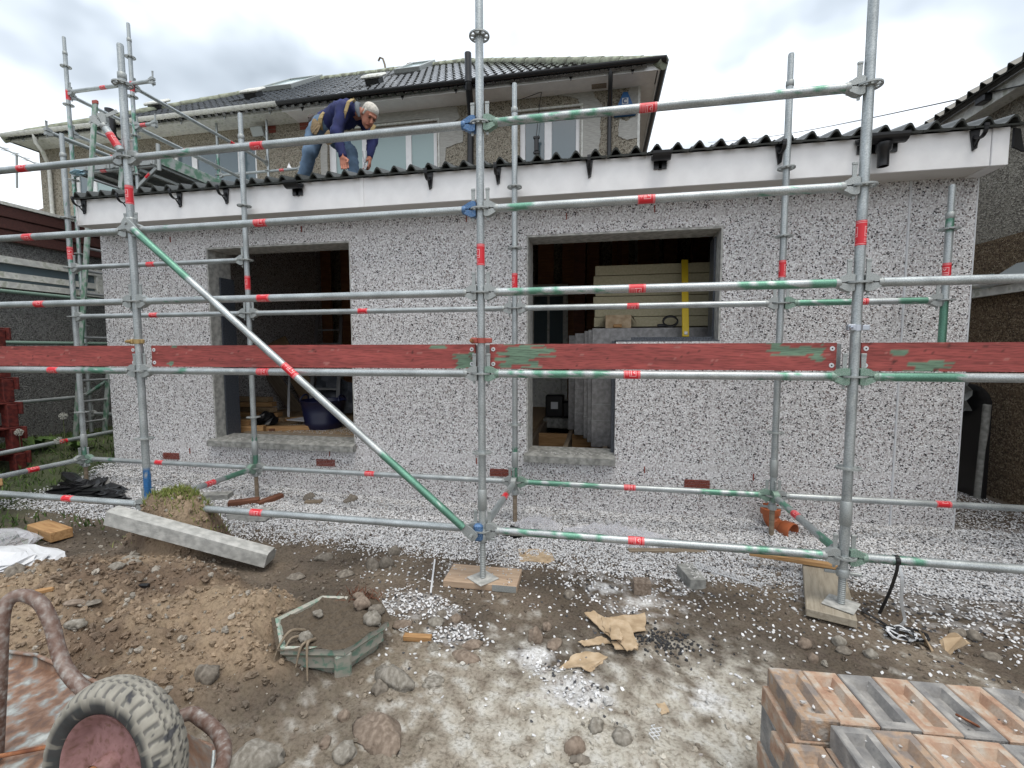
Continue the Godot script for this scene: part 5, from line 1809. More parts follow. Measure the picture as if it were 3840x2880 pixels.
func room_contents() -> void:
	var e := thing("rubble_tub", "big dark blue flexible tub standing on the gravelly floor behind the first window", "tub", Vector3(-2.63, 0.56, -2.32))
	var s := S()
	s.lathe([Vector2(0.0, 0.57), Vector2(0.205, 0.565), Vector2(0.215, 0.6), Vector2(0.225, 0.65), Vector2(0.222, 0.655), Vector2(0.24, 0.75), Vector2(0.237, 0.755), Vector2(0.262, 0.9), Vector2(0.27, 0.905), Vector2(0.262, 0.912), Vector2(0.25, 0.9), Vector2(0.21, 0.6), Vector2(0.0, 0.6)], 36, Transform3D(Basis.IDENTITY, Vector3(-2.63, 0, -2.32)))
	obj("tub", s, m.blue_tub, e)
	for k in [-1.0, 1.0]:
		s = S()
		var arc := []
		for i in 9:
			var a := PI * i / 8.0
			arc.append(Vector3(-2.63 + k * (0.262 - 0.02 * sin(a)), 0.9 + 0.07 * sin(a), -2.32 + 0.08 * cos(a)))
		s.tube(arc, 0.011, 8)
		obj("handle", s, m.blue_tub, e)
	var lad := thing("step_ladder", "grey aluminium step ladder leaning open against the boarded room wall", "ladder", Vector3(-3.2, 0.56, -3.2))
	for k in [[-2.87, -2.72, 0.0], [-3.30, -3.36, 0.0]]:
		s = S()
		s.bar(Vector3(k[0], 0.57, -3.0), Vector3(k[0] - 0.62, 2.05, -4.2), 0.05, 0.09, 0.004)
		obj("stile", s, m.alu, lad)
	for k in 6:
		s = S()
		var u := (k + 0.7) / 6.6
		s.bar(Vector3(-2.87, 0.57, -3.0).lerp(Vector3(-3.49, 2.05, -4.2), u), Vector3(-3.30, 0.57, -3.0).lerp(Vector3(-3.92, 2.05, -4.2), u), 0.09, 0.025, 0.003)
		obj("tread", s, m.alu, lad)
	s = S()
	s.bar(Vector3(-3.60, 0.57, -2.95), Vector3(-3.88, 1.5, -3.4), 0.03, 0.03)
	obj("prop", s, m.alu, lad)
	timber("leaning_board", "wide pale board leaning upright against the room wall left of the ladder", "board", Vector3(-3.98, 1.12, -3.7), Vector3(1.25, 0.34, 0.022), Vector3(0.25, 0, 1.95), m.chipboard)
	timber("leaning_board", "narrower brown board leaning in the room corner by the membrane", "board", Vector3(-4.22, 1.05, -3.5), Vector3(1.2, 0.24, 0.022), Vector3(0.25, 0, 2.05), m.timber_old)
	timber("floor_timber", "long pale batten lying across the gravelly floor towards the tub", "timber", Vector3(-3.5, 0.585, -2.65), Vector3(1.5, 0.045, 0.07), Vector3(0, 0.75, 0), m.timber)
	timber("floor_timber", "sawn plank end lying in front of the tub on the chips", "timber", Vector3(-3.05, 0.585, -2.05), Vector3(0.75, 0.05, 0.1), Vector3(0, 0.35, 0), m.timber)
	timber("floor_timber", "reddish plank lying under the sawn plank end", "timber", Vector3(-3.32, 0.575, -2.02), Vector3(0.5, 0.03, 0.16), Vector3(0, 0.15, 0), m.timber_red)
	timber("floor_timber", "thin plank lying just inside the first window sill", "timber", Vector3(-2.55, 0.572, -1.79), Vector3(1.5, 0.022, 0.09), Vector3(0, -0.03, 0), m.timber_old)
	timber("floor_timber", "stub of timber with pale end beside the membrane jamb", "timber", Vector3(-3.36, 0.60, -1.86), Vector3(0.45, 0.07, 0.09), Vector3(0, 0.3, 0), m.timber)
	timber("floor_timber", "short block stacked on the timber stub", "timber", Vector3(-3.42, 0.665, -1.93), Vector3(0.15, 0.06, 0.09), Vector3(0, 0.1, 0), m.timber)
	for k in 5:
		timber("stacked_timber", ["topmost offcut of the timber heap in the room corner", "pale offcut second from the top of the corner heap", "crooked offcut in the middle of the corner heap", "broad offcut low in the corner heap", "lowest offcut of the corner heap"][k], "timber", Vector3(-3.95 + 0.05 * k, 0.86 - 0.068 * k, -2.65 + 0.03 * (k % 2)), Vector3(0.62, 0.06, 0.12), Vector3(0, 0.2 * sin(k * 2.2), 0), m.timber if k % 2 else m.chipboard, "offcuts heaped in the room corner")
	s = begin(Vector3(-3.45, 0.6, -2.35))
	s.lump(Vector3(-3.43, 0.64, -2.3), Vector3(0.13, 0.1, 0.12), 3, 0.25, 8)
	single("black_bag", "crumpled black bag on the floor beside the timber heap", "bag", m.bitumen, s)
	s = begin(Vector3(-3.12, 0.6, -2.5))
	s.prism(PackedVector2Array([Vector2(-0.2, 0), Vector2(0.2, -0.05), Vector2(0.24, 0.12), Vector2(-0.05, 0.16)]), 0.012, Transform3D(Basis(Vector3.RIGHT, -PI / 2 + 0.12), Vector3(-3.05, 0.62, -2.45)))
	single("plasterboard_offcut", "white plasterboard offcut lying flat on the room floor", "board", m.white_plastic, s)
	s = begin(Vector3(-3.4, 0.7, -3.35))
	var g := []
	for i in 7:
		for k in 7:
			g.append(Vector3(-3.5 + 0.11 * i, 0.6 + 0.1 * k - 0.03 * i * (k / 6.0), -3.3 - 0.03 * k + 0.05 * sin(i * 1.7 + k)))
	for i in 6:
		for k in 6:
			s.face([g[i * 7 + k], g[i * 7 + k + 1], g[i * 7 + k + 8], g[i * 7 + k + 7]], Vector3(0, 0.3, 1))
	single("dust_sheet", "slate blue dust sheet bunched behind the ladder foot", "sheet", m.membrane, s)
	e = thing("wooden_stand", "small raw timber stand behind the blue tub", "stand", Vector3(-2.3, 0.56, -3.4))
	for q in [[-2.52, 0.56, -2.46, 1.0], [-2.0, 0.56, -1.94, 1.0]]:
		s = S()
		s.span(Vector3(q[0], q[1], -3.4), Vector3(q[2], q[3], -3.44))
		obj("post", s, m.chipboard, e)
	s = S()
	s.span(Vector3(-2.52, 1.0, -3.4), Vector3(-1.94, 1.06, -3.44))
	obj("rail", s, m.chipboard, e)
	s = begin(Vector3(-2.25, 0.56, -3.1))
	s.lathe([Vector2(0.12, 0.565), Vector2(0.15, 0.93), Vector2(0.158, 0.935), Vector2(0.15, 0.95), Vector2(0.13, 0.93), Vector2(0.0, 0.7)], 24, Transform3D(Basis.IDENTITY, Vector3(-2.27, 0, -3.05)))
	single("black_bucket", "black builder's bucket standing in front of the small timber stand", "bucket", m.bitumen, s)
	e = thing("inner_door_frame", "pale door frame standing at the room's far side", "door frame", Vector3(-2.0, 0.56, -4.6))
	for q in [[-2.32, 0.57, -2.22, 2.5], [-1.5, 0.57, -1.4, 2.5], [-2.22, 2.42, -1.5, 2.5]]:
		s = S()
		s.span(Vector3(q[0], q[1], -4.6), Vector3(q[2], q[3], -4.66), 0.004)
		obj("jamb", s, m.white_old, e)
	# insulation standing in the second opening
	var boards := [[0.645, 1.9, 0.5, 1.742, -2.05], [0.60, 1.9, 0.52, 1.732, -2.2], [0.555, 1.85, 0.535, 1.726, -2.33], [0.44, 1.8, 0.52, 1.712, -2.6], [0.345, 1.8, 0.52, 1.70, -2.95]]
	var say := ["nearest foil-faced insulation board standing on edge in the second opening", "second foil-faced insulation board, just behind the nearest", "third foil-faced insulation board in the leaning row", "fourth foil-faced insulation board, set back to the side", "farthest foil-faced insulation board of the row"]
	for k in 5:
		var q: Array = boards[k]
		e = thing("insulation_board", say[k], "insulation board", Vector3(q[0], q[2], q[4]), "foil insulation boards standing in the second opening")
		s = S()
		s.span(Vector3(q[0], q[2], q[4]), Vector3(q[1], q[3], q[4] - 0.1), 0.004)
		obj("foil_face", s, m.foil, e)
		s = S()
		for y in [0.78, 0.95 + 0.04 * k, 1.36]:
			s.span(Vector3(q[0] - 0.001, y, q[4] + 0.0015), Vector3(q[0] + 0.28, y + 0.004, q[4]))
		obj("foil_seam", s, m.galv_dull, e)
	for k in 6:
		s = begin(Vector3(1.5, 1.78 + 0.11 * k, -2.6))
		var x0: float = 0.66 + 0.012 * sin(k * 2.6)
		s.span(Vector3(x0, 1.765 + 0.11 * k, -2.3 - 0.01 * (k % 2)), Vector3(2.9, 1.868 + 0.11 * k, -3.4), 0.003)
		single("cream_board", ["lowest cream insulation slab of the high stack, behind the cardboard box", "second cream slab from the bottom of the high stack", "third cream slab from the bottom of the high stack", "fourth cream slab from the bottom of the high stack", "cream slab under the topmost of the high stack", "topmost cream insulation slab of the high stack"][k], "insulation slab", m.cream, s, "cream slabs stacked in the second opening")
	e = thing("spirit_level", "long yellow spirit level leaning on the cream slabs", "spirit level", Vector3(1.53, 1.64, -1.85))
	s = S()
	s.bar(Vector3(1.515, 1.638, -1.78), Vector3(1.555, 2.42, -2.17), 0.062, 0.026, 0.004, Vector3.BACK)
	obj("body", s, m.yellow, e)
	s = S()
	s.bar(Vector3(1.5165, 1.66, -1.772), Vector3(1.518, 1.69, -1.787), 0.03, 0.012, 0.004, Vector3.BACK)
	obj("vial", s, m.white_plastic, e)
	e = thing("cardboard_box", "open brown cardboard box on top of the foil boards", "box", Vector3(0.9, 1.745, -2.15))
	s = S()
	s.span(Vector3(0.78, 1.745, -2.14), Vector3(1.04, 1.88, -2.145))
	s.span(Vector3(0.78, 1.745, -2.26), Vector3(1.04, 1.88, -2.265))
	s.span(Vector3(0.78, 1.745, -2.145), Vector3(0.785, 1.88, -2.26))
	s.span(Vector3(1.035, 1.745, -2.145), Vector3(1.04, 1.88, -2.26))
	obj("carton", s, m.card, e)
	s = S()
	s.face([Vector3(0.78, 1.88, -2.14), Vector3(0.78, 1.88, -2.26), Vector3(0.70, 1.79, -2.24), Vector3(0.71, 1.79, -2.12)], Vector3(-1, 1, 0))
	s.face([Vector3(1.04, 1.88, -2.14), Vector3(1.04, 1.88, -2.26), Vector3(1.10, 1.80, -2.24), Vector3(1.09, 1.80, -2.12)], Vector3(1, 1, 0))
	obj("flap", s, m.card, e)
	timber("wood_block", "small wood block lying before the cardboard box", "block", Vector3(0.9, 1.765, -2.10), Vector3(0.085, 0.035, 0.05), Vector3(0, 0.1, 0), m.timber)
	s = begin(Vector3(1.42, 1.76, -2.1))
	for k in 4:
		var ring := []
		for i in 17:
			ring.append(Vector3(1.42 + 0.07 * cos(TAU * i / 16.0), 1.80 + 0.05 * sin(TAU * i / 16.0) + 0.004 * k, -2.08 - 0.012 * k))
		s.tube(ring, 0.008, 6)
	s.box(Vector3(1.34, 1.765, -2.1), Vector3(0.09, 0.03, 0.04), 0.006)
	single("coiled_cable", "coil of black cable on the foil boards next to the level", "cable", m.bitumen, s)
	e = thing("site_radio", "black site radio with a pale label on the floor behind the open joists", "radio", Vector3(0.12, 0.55, -3.75))
	s = S()
	s.box(Vector3(0.1, 0.72, -3.8), Vector3(0.26, 0.32, 0.2), 0.02)
	s.box(Vector3(0.28, 0.68, -3.75), Vector3(0.14, 0.24, 0.18), 0.03)
	obj("body", s, m.bitumen, e)
	s = S()
	s.span(Vector3(0.05, 0.68, -3.694), Vector3(0.15, 0.78, -3.699))
	obj("label", s, m.white_plastic, e)


# ---------- the worker ----------
class Field:
	var o := Vector3.ZERO
	var h := 0.01
	var nx := 0
	var ny := 0
	var nz := 0
	var d := PackedFloat32Array()
	var best := PackedFloat32Array()
	var id := PackedByteArray()

	func start(lo: Vector3, hi: Vector3, cell: float) -> void:
		o = lo
		h = cell
		nx = int((hi.x - lo.x) / cell) + 2
		ny = int((hi.y - lo.y) / cell) + 2
		nz = int((hi.z - lo.z) / cell) + 2
		d.resize(nx * ny * nz)
		d.fill(9.0)
		best.resize(nx * ny * nz)
		best.fill(9.0)
		id.resize(nx * ny * nz)

	func put(i: int, v: float, k: float, which: int) -> void:
		var w := d[i]
		var e := clampf(0.5 + 0.5 * (w - v) / k, 0.0, 1.0)
		d[i] = lerpf(w, v, e) - k * e * (1.0 - e)
		if v < best[i]:
			best[i] = v
			id[i] = which

	func cap(a: Vector3, b: Vector3, ra: float, rb: float, k: float, which: int) -> void:
		var r := maxf(ra, rb) + k + h * 2.0
		var lo := ((a.min(b) - Vector3.ONE * r - o) / h).max(Vector3.ZERO)
		var hi := (a.max(b) + Vector3.ONE * r - o) / h
		var ab := b - a
		var l2 := maxf(ab.length_squared(), 1e-9)
		for z in range(int(lo.z), mini(int(hi.z) + 1, nz)):
			for y in range(int(lo.y), mini(int(hi.y) + 1, ny)):
				for x in range(int(lo.x), mini(int(hi.x) + 1, nx)):
					var p := o + Vector3(x, y, z) * h
					var t := clampf((p - a).dot(ab) / l2, 0.0, 1.0)
					put((z * ny + y) * nx + x, p.distance_to(a + ab * t) - lerpf(ra, rb, t), k, which)

	func egg(c: Vector3, f: Basis, r: Vector3, k: float, which: int) -> void:
		var m2 := maxf(r.x, maxf(r.y, r.z)) + k + h * 2.0
		var lo := ((c - Vector3.ONE * m2 - o) / h).max(Vector3.ZERO)
		var hi := (c + Vector3.ONE * m2 - o) / h
		var inv := f.inverse()
		var mn := minf(r.x, minf(r.y, r.z))
		for z in range(int(lo.z), mini(int(hi.z) + 1, nz)):
			for y in range(int(lo.y), mini(int(hi.y) + 1, ny)):
				for x in range(int(lo.x), mini(int(hi.x) + 1, nx)):
					var q := inv * (o + Vector3(x, y, z) * h - c)
					var u := Vector3(q.x / r.x, q.y / r.y, q.z / r.z)
					var ul := u.length()
					var g := Vector3(u.x / r.x, u.y / r.y, u.z / r.z).length()
					put((z * ny + y) * nx + x, ul * (ul - 1.0) / maxf(g, 1e-5) if ul > 0.2 else -mn, k, which)

	func into(s: Shape, cols: Array, f: FastNoiseLite, fold := 0.0) -> void:
		var at := PackedInt32Array()
		at.resize(d.size())
		at.fill(-1)
		var sy := nx
		var sz := nx * ny
		for z in nz - 1:
			for y in ny - 1:
				for x in nx - 1:
					var i := z * sz + y * sy + x
					var any := d[i] < 0.0
					if any == (d[i + 1] < 0.0) and any == (d[i + sy] < 0.0) and any == (d[i + sz] < 0.0) and any == (d[i + sy + 1] < 0.0) and any == (d[i + sz + 1] < 0.0) and any == (d[i + sz + sy] < 0.0) and any == (d[i + sz + sy + 1] < 0.0):
						continue
					var sum := Vector3.ZERO
					var n := 0
					for e in [[0, 0, 0, 0, 0, 1, 0, 0], [0, 0, 0, 0, 0, 0, 1, 0], [0, 0, 0, 0, 0, 0, 0, 1], [1, 0, 0, 0, 0, 0, 1, 0], [1, 0, 0, 0, 0, 0, 0, 1], [0, 1, 0, 0, 0, 1, 0, 0], [0, 1, 0, 0, 0, 0, 0, 1], [0, 0, 1, 0, 0, 1, 0, 0], [0, 0, 1, 0, 0, 0, 1, 0], [1, 1, 0, 0, 0, 0, 0, 1], [1, 0, 1, 0, 0, 0, 1, 0], [0, 1, 1, 0, 0, 1, 0, 0]]:
						var q := Vector3(e[0], e[1], e[2])
						var w := Vector3(e[5], e[6], e[7])
						var ia := i + int(q.x) + int(q.y) * sy + int(q.z) * sz
						var ib := ia + int(w.x) + int(w.y) * sy + int(w.z) * sz
						var va := d[ia]
						var vb := d[ib]
						if (va < 0.0) != (vb < 0.0):
							sum += q + w * (va / (va - vb))
							n += 1
					if n == 0:
						sum = Vector3.ONE * 0.5
						n = 1
					var p := o + (Vector3(x, y, z) + sum / n) * h
					var nn := Vector3(d[i + 1] - d[i] + d[i + sy + 1] - d[i + sy], d[i + sy] - d[i] + d[i + sy + 1] - d[i + 1], d[i + sz] - d[i] + d[i + sz + 1] - d[i + 1])
					s.col = cols[id[i]]
					if f:
						s.col = s.col * (1.0 + 0.5 * f.get_noise_3dv(p))
						s.col.a = 1.0
					if fold > 0.0:
						nn = nn.normalized()
						p += nn * fold * (f.get_noise_3d(p.x * 1.6, p.y * 0.7, p.z * 1.6) + 0.5 * f.get_noise_3d(p.x * 3.0 + 9.0, p.y * 4.0, p.z * 3.0)) * (1.0 if id[i] < 2 else 0.0)
					at[i] = s.vert(p, nn)
		for z in range(1, nz - 1):
			for y in range(1, ny - 1):
				for x in range(1, nx - 1):
					var i := z * sz + y * sy + x
					var a := d[i] < 0.0
					if a != (d[i + 1] < 0.0):
						s.quad(at[i], at[i - sy], at[i - sy - sz], at[i - sz])
					if a != (d[i + sy] < 0.0):
						s.quad(at[i], at[i - 1], at[i - 1 - sz], at[i - sz])
					if a != (d[i + sz] < 0.0):
						s.quad(at[i], at[i - 1], at[i - 1 - sy], at[i - sy])


func hand(s: Shape, wrist: Vector3, down: Vector3, out: Vector3, curl: float, skin: Color) -> void:
	var f := Field.new()
	var mid := wrist + down * 0.09
	f.start(mid - Vector3.ONE * 0.15, mid + Vector3.ONE * 0.15, 0.0042)
	var side := down.cross(out).normalized()
	f.cap(wrist - down * 0.03, wrist + down * 0.02, 0.029, 0.027, 0.02, 0)
	for k in 4:
		f.cap(wrist + down * 0.02 + side * 0.012 * (k - 1.5), wrist + down * 0.085 + side * 0.0205 * (k - 1.5), 0.017, 0.0135, 0.012, 0)
		var len := [0.036, 0.042, 0.040, 0.032][k] as float
		var p0 := wrist + down * 0.088 + side * 0.0215 * (k - 1.5)
		var d1 := (down + out * curl * 0.5).normalized()
		var p1 := p0 + d1 * len
		var d2 := (down * (1.0 - curl * 0.6) + out * curl * 1.2).normalized()
		var p2 := p1 + d2 * len * 0.72
		var p3 := p2 + (d2 + out * curl * 0.8 - down * 0.3).normalized() * len * 0.55
		f.cap(p0, p1, 0.0108, 0.0096, 0.004, 0)
		f.cap(p1, p2, 0.0096, 0.0088, 0.003, 0)
		f.cap(p2, p3, 0.0088, 0.0074, 0.003, 0)
	var t0 := wrist + down * 0.03 + side * -0.026
	var t1 := t0 + (down * 0.7 - side * 0.5 + out * 0.6).normalized() * 0.045
	f.cap(t0, t1, 0.016, 0.0125, 0.01, 0)
	f.cap(t1, t1 + (down + out * 0.7 + side * 0.35).normalized() * 0.038, 0.0115, 0.009, 0.004, 0)
	f.into(s, [skin], null)


func worker() -> void:
	var base := Vector3(-2.3, roof_y(-2.0) + 0.04, -2.0)
	var t := thing("person", "person in blue jumper, jeans and tool belt bending over the new roof tiles", "person", base)
	var skin := Color(0.40, 0.17, 0.115)
	var wool := Color(0.016, 0.022, 0.095)
	var denim := Color(0.115, 0.18, 0.27)
	var boot := Color(0.10, 0.075, 0.05)
	var f := Field.new()
	f.start(Vector3(-2.86, 3.2, -2.4), Vector3(-1.52, 4.28, -1.58), 0.0115)
	var pel := Vector3(-2.33, 4.0, -2.06)
	var chest := Vector3(-2.03, 4.075, -1.98)
	f.egg(pel, Basis(Vector3.BACK, 0.25), Vector3(0.125, 0.12, 0.155), 0.05, 1)
	f.cap(pel + Vector3(0.03, 0.04, 0), chest + Vector3(-0.06, 0.0, 0), 0.118, 0.128, 0.05, 0)
	f.egg(chest, Basis(Vector3.BACK, 0.2), Vector3(0.15, 0.118, 0.175), 0.05, 0)
	f.cap(chest + Vector3(0.06, 0.03, 0.02), Vector3(-1.86, 4.06, -1.93), 0.10, 0.062, 0.05, 0)
	# legs
	for q in [[Vector3(-2.39, 3.93, -1.99), Vector3(-2.44, 3.70, -1.94), Vector3(-2.60, 3.40, -2.0)], [Vector3(-2.26, 3.93, -2.13), Vector3(-2.015, 3.70, -2.02), Vector3(-1.955, 3.38, -2.06)]]:
		f.cap(q[0], q[1], 0.098, 0.073, 0.04, 1)
		f.cap(q[1], q[2], 0.072, 0.056, 0.03, 1)
		f.cap(q[2] + Vector3(0, -0.03, 0), q[2] + Vector3(0.14, -0.065, 0.05), 0.048, 0.042, 0.02, 2)
	# arms
	for q in [[Vector3(-1.96, 4.06, -1.83), Vector3(-2.0, 3.78, -1.75), Vector3(-1.93, 3.545, -1.735)], [Vector3(-1.87, 4.06, -2.09), Vector3(-1.775, 3.84, -2.1), Vector3(-1.768, 3.63, -2.0)]]:
		f.cap(q[0], q[1], 0.072, 0.055, 0.045, 0)
		f.cap(q[1], q[2], 0.054, 0.039, 0.03, 0)
	# neck
	f.cap(Vector3(-1.87, 4.05, -1.94), Vector3(-1.76, 4.03, -1.89), 0.055, 0.05, 0.02, 3)
	var s := S()
	var mottled := FastNoiseLite.new()
	mottled.frequency = 9.0
	mottled.fractal_octaves = 4
	f.into(s, [wool, denim, boot, skin], mottled, 0.018)
	# head with brow, nose, ear and jaw, bent down
	var up := Vector3(0.66, 0.68, 0.28).normalized()
	var face := Vector3(0.38, -0.85, 0.38)
	face = (face - up * face.dot(up)).normalized()
	var side := face.cross(up).normalized()
	var fb := Basis(side, up, -face)
	var c := Vector3(-1.69, 3.975, -1.865)
	var hd := Field.new()
	hd.start(c - Vector3.ONE * 0.18, c + Vector3.ONE * 0.18, 0.0048)
	hd.egg(c + up * 0.03 - face * 0.012, fb, Vector3(0.074, 0.092, 0.094), 0.02, 0)
	hd.egg(c - up * 0.05 + face * 0.03, fb, Vector3(0.056, 0.062, 0.062), 0.03, 0)
	hd.cap(c - up * 0.02 - face * 0.03, Vector3(-1.80, 4.03, -1.90), 0.055, 0.055, 0.03, 0)
	hd.cap(c + up * 0.012 + face * 0.088, c - up * 0.022 + face * 0.112, 0.009, 0.016, 0.012, 0)
	hd.cap(c + up * 0.032 + face * 0.082 - side * 0.03, c + up * 0.032 + face * 0.082 + side * 0.03, 0.012, 0.012, 0.012, 0)
	hd.cap(c - up * 0.058 + face * 0.088 - side * 0.018, c - up * 0.058 + face * 0.088 + side * 0.018, 0.008, 0.008, 0.006, 1)
	hd.cap(c - up * 0.095 + face * 0.072, c - up * 0.09 + face * 0.06, 0.018, 0.02, 0.015, 0)
	for k in [-1.0, 1.0]:
		hd.egg(c + side * 0.078 * k - face * 0.012, fb, Vector3(0.011, 0.032, 0.02), 0.006, 0)
		hd.egg(c + up * 0.012 + face * 0.083 + side * 0.031 * k, fb, Vector3(0.012, 0.008, 0.007), 0.002, 2)
	hd.into(s, [skin, Color(0.33, 0.11, 0.08), Color(0.1, 0.06, 0.05)], null)
	hand(s, Vector3(-1.93, 3.53, -1.735), Vector3(0.25, -0.96, 0.06).normalized(), Vector3(0.3, 0.0, 0.9), 0.55, skin)
	hand(s, Vector3(-1.768, 3.62, -2.0), Vector3(0.05, -0.99, 0.08).normalized(), Vector3(-0.9, 0.0, 0.4), 0.9, skin * 1.15)
	obj("body", s, m.vcol, t)
	var hh := Field.new()
	hh.start(c - Vector3.ONE * 0.18, c + Vector3.ONE * 0.18, 0.005)
	hh.egg(c + up * 0.062 - face * 0.02, fb, Vector3(0.079, 0.066, 0.094), 0.02, 0)
	hh.egg(c + up * 0.0 - face * 0.06, fb, Vector3(0.070, 0.075, 0.05), 0.03, 0)
	for k in [-1.0, 1.0]:
		hh.cap(c + up * 0.04 + side * 0.062 * k + face * 0.02, c + up * 0.0 + side * 0.066 * k + face * 0.012, 0.017, 0.012, 0.01, 0)
	s = S()
	var tuft := FastNoiseLite.new()
	tuft.frequency = 45.0
	hh.into(s, [Color(0.52, 0.49, 0.44)], tuft)
	obj("hair", s, m.vcol, t)
	# grey shirt collar, straps, belt and pouches
	s = S()
	s.tube([Vector3(-1.83, 4.135, -1.92), Vector3(-1.812, 4.10, -1.845), Vector3(-1.80, 4.03, -1.825), Vector3(-1.79, 3.97, -1.85)], [0.02, 0.026, 0.024, 0.014], 8)
	obj("shirt_collar", s, plain(lin(0.14, 0.16, 0.18), 0.9), t)
	var web := plain(lin(0.36, 0.27, 0.13), 0.9)
	s = S()
	var strap := [Vector3(-1.89, 4.175, -1.99), Vector3(-1.875, 4.165, -1.87), Vector3(-1.87, 4.09, -1.775), Vector3(-1.90, 3.99, -1.765), Vector3(-1.955, 3.92, -1.80)]
	for k in strap.size() - 1:
		s.bar(strap[k], strap[k + 1], 0.036, 0.010, 0.003, Vector3(0.3, 0.5, 1))
	s.bar(Vector3(-1.73, 3.98, -2.06), Vector3(-1.75, 3.86, -2.0), 0.04, 0.012, 0.004, Vector3(0.5, 0, 1))
	obj("strap", s, web, t)
	s = S()
	var belt := []
	for k in 19:
		var a := TAU * k / 18.0
		belt.append(pel + Vector3(0.055 + 0.045 * sin(a), 0.02 + 0.135 * sin(a) * 1.0, 0.162 * cos(a)))
	for k in 18:
		s.bar(belt[k], belt[k + 1], 0.012, 0.05, 0.003, Vector3(0.9, 0.2, 0))
	obj("tool_belt", s, web, t)
	s = S()
	s.lump(Vector3(-2.33, 3.93, -1.885), Vector3(0.055, 0.08, 0.03), 5, 0.18, 8)
	s.lump(Vector3(-2.20, 3.82, -1.92), Vector3(0.055, 0.075, 0.03), 6, 0.18, 8)
	obj("tool_pouch", s, plain(lin(0.26, 0.19, 0.11), 0.9), t)
	s = S()
	s.lump(Vector3(-2.44, 4.04, -2.0), Vector3(0.04, 0.08, 0.05), 7, 0.2, 8)
	obj("holster", s, plain(lin(0.05, 0.035, 0.03), 0.7), t)
	# pincers in the far hand, a chip of tile in the near one
	var pc := thing("pincers", "steel pincers held upright in the worker's far hand", "pincers", Vector3(-1.79, 3.6, -1.93))
	s = S()
	for k in [-1.0, 1.0]:
		s.tube([Vector3(-1.785 + 0.02 * k, 3.655, -1.925), Vector3(-1.785 + 0.018 * k, 3.60, -1.93), Vector3(-1.785 + 0.004 * k, 3.545, -1.93), Vector3(-1.785 - 0.014 * k, 3.50, -1.935), Vector3(-1.785 - 0.002 * k, 3.465, -1.935)], 0.008, 8)
	s.tube([Vector3(-1.785, 3.545, -1.918), Vector3(-1.785, 3.545, -1.942)], 0.015, 10)
	obj("jaw", s, m.alu, pc)
	s = begin(Vector3(-2.62, 3.5, -1.75))  # white faces standing in for light reflected off a roof tile
	s.face([Vector3(-2.47, 3.40, -1.58), Vector3(-2.43, 3.40, -1.6), Vector3(-2.455, 3.44, -1.6), Vector3(-2.47, 3.47, -1.62)], Vector3(0, 0.3, 1))
	s.face([Vector3(-2.47, 3.40, -1.58), Vector3(-2.50, 3.40, -1.62), Vector3(-2.47, 3.47, -1.62)], Vector3(-0.3, 0.3, 1))
	single("tile_glint", "small white paper scrap stuck up on the roof near the worker's boot", "glint", m.white_plastic, s)


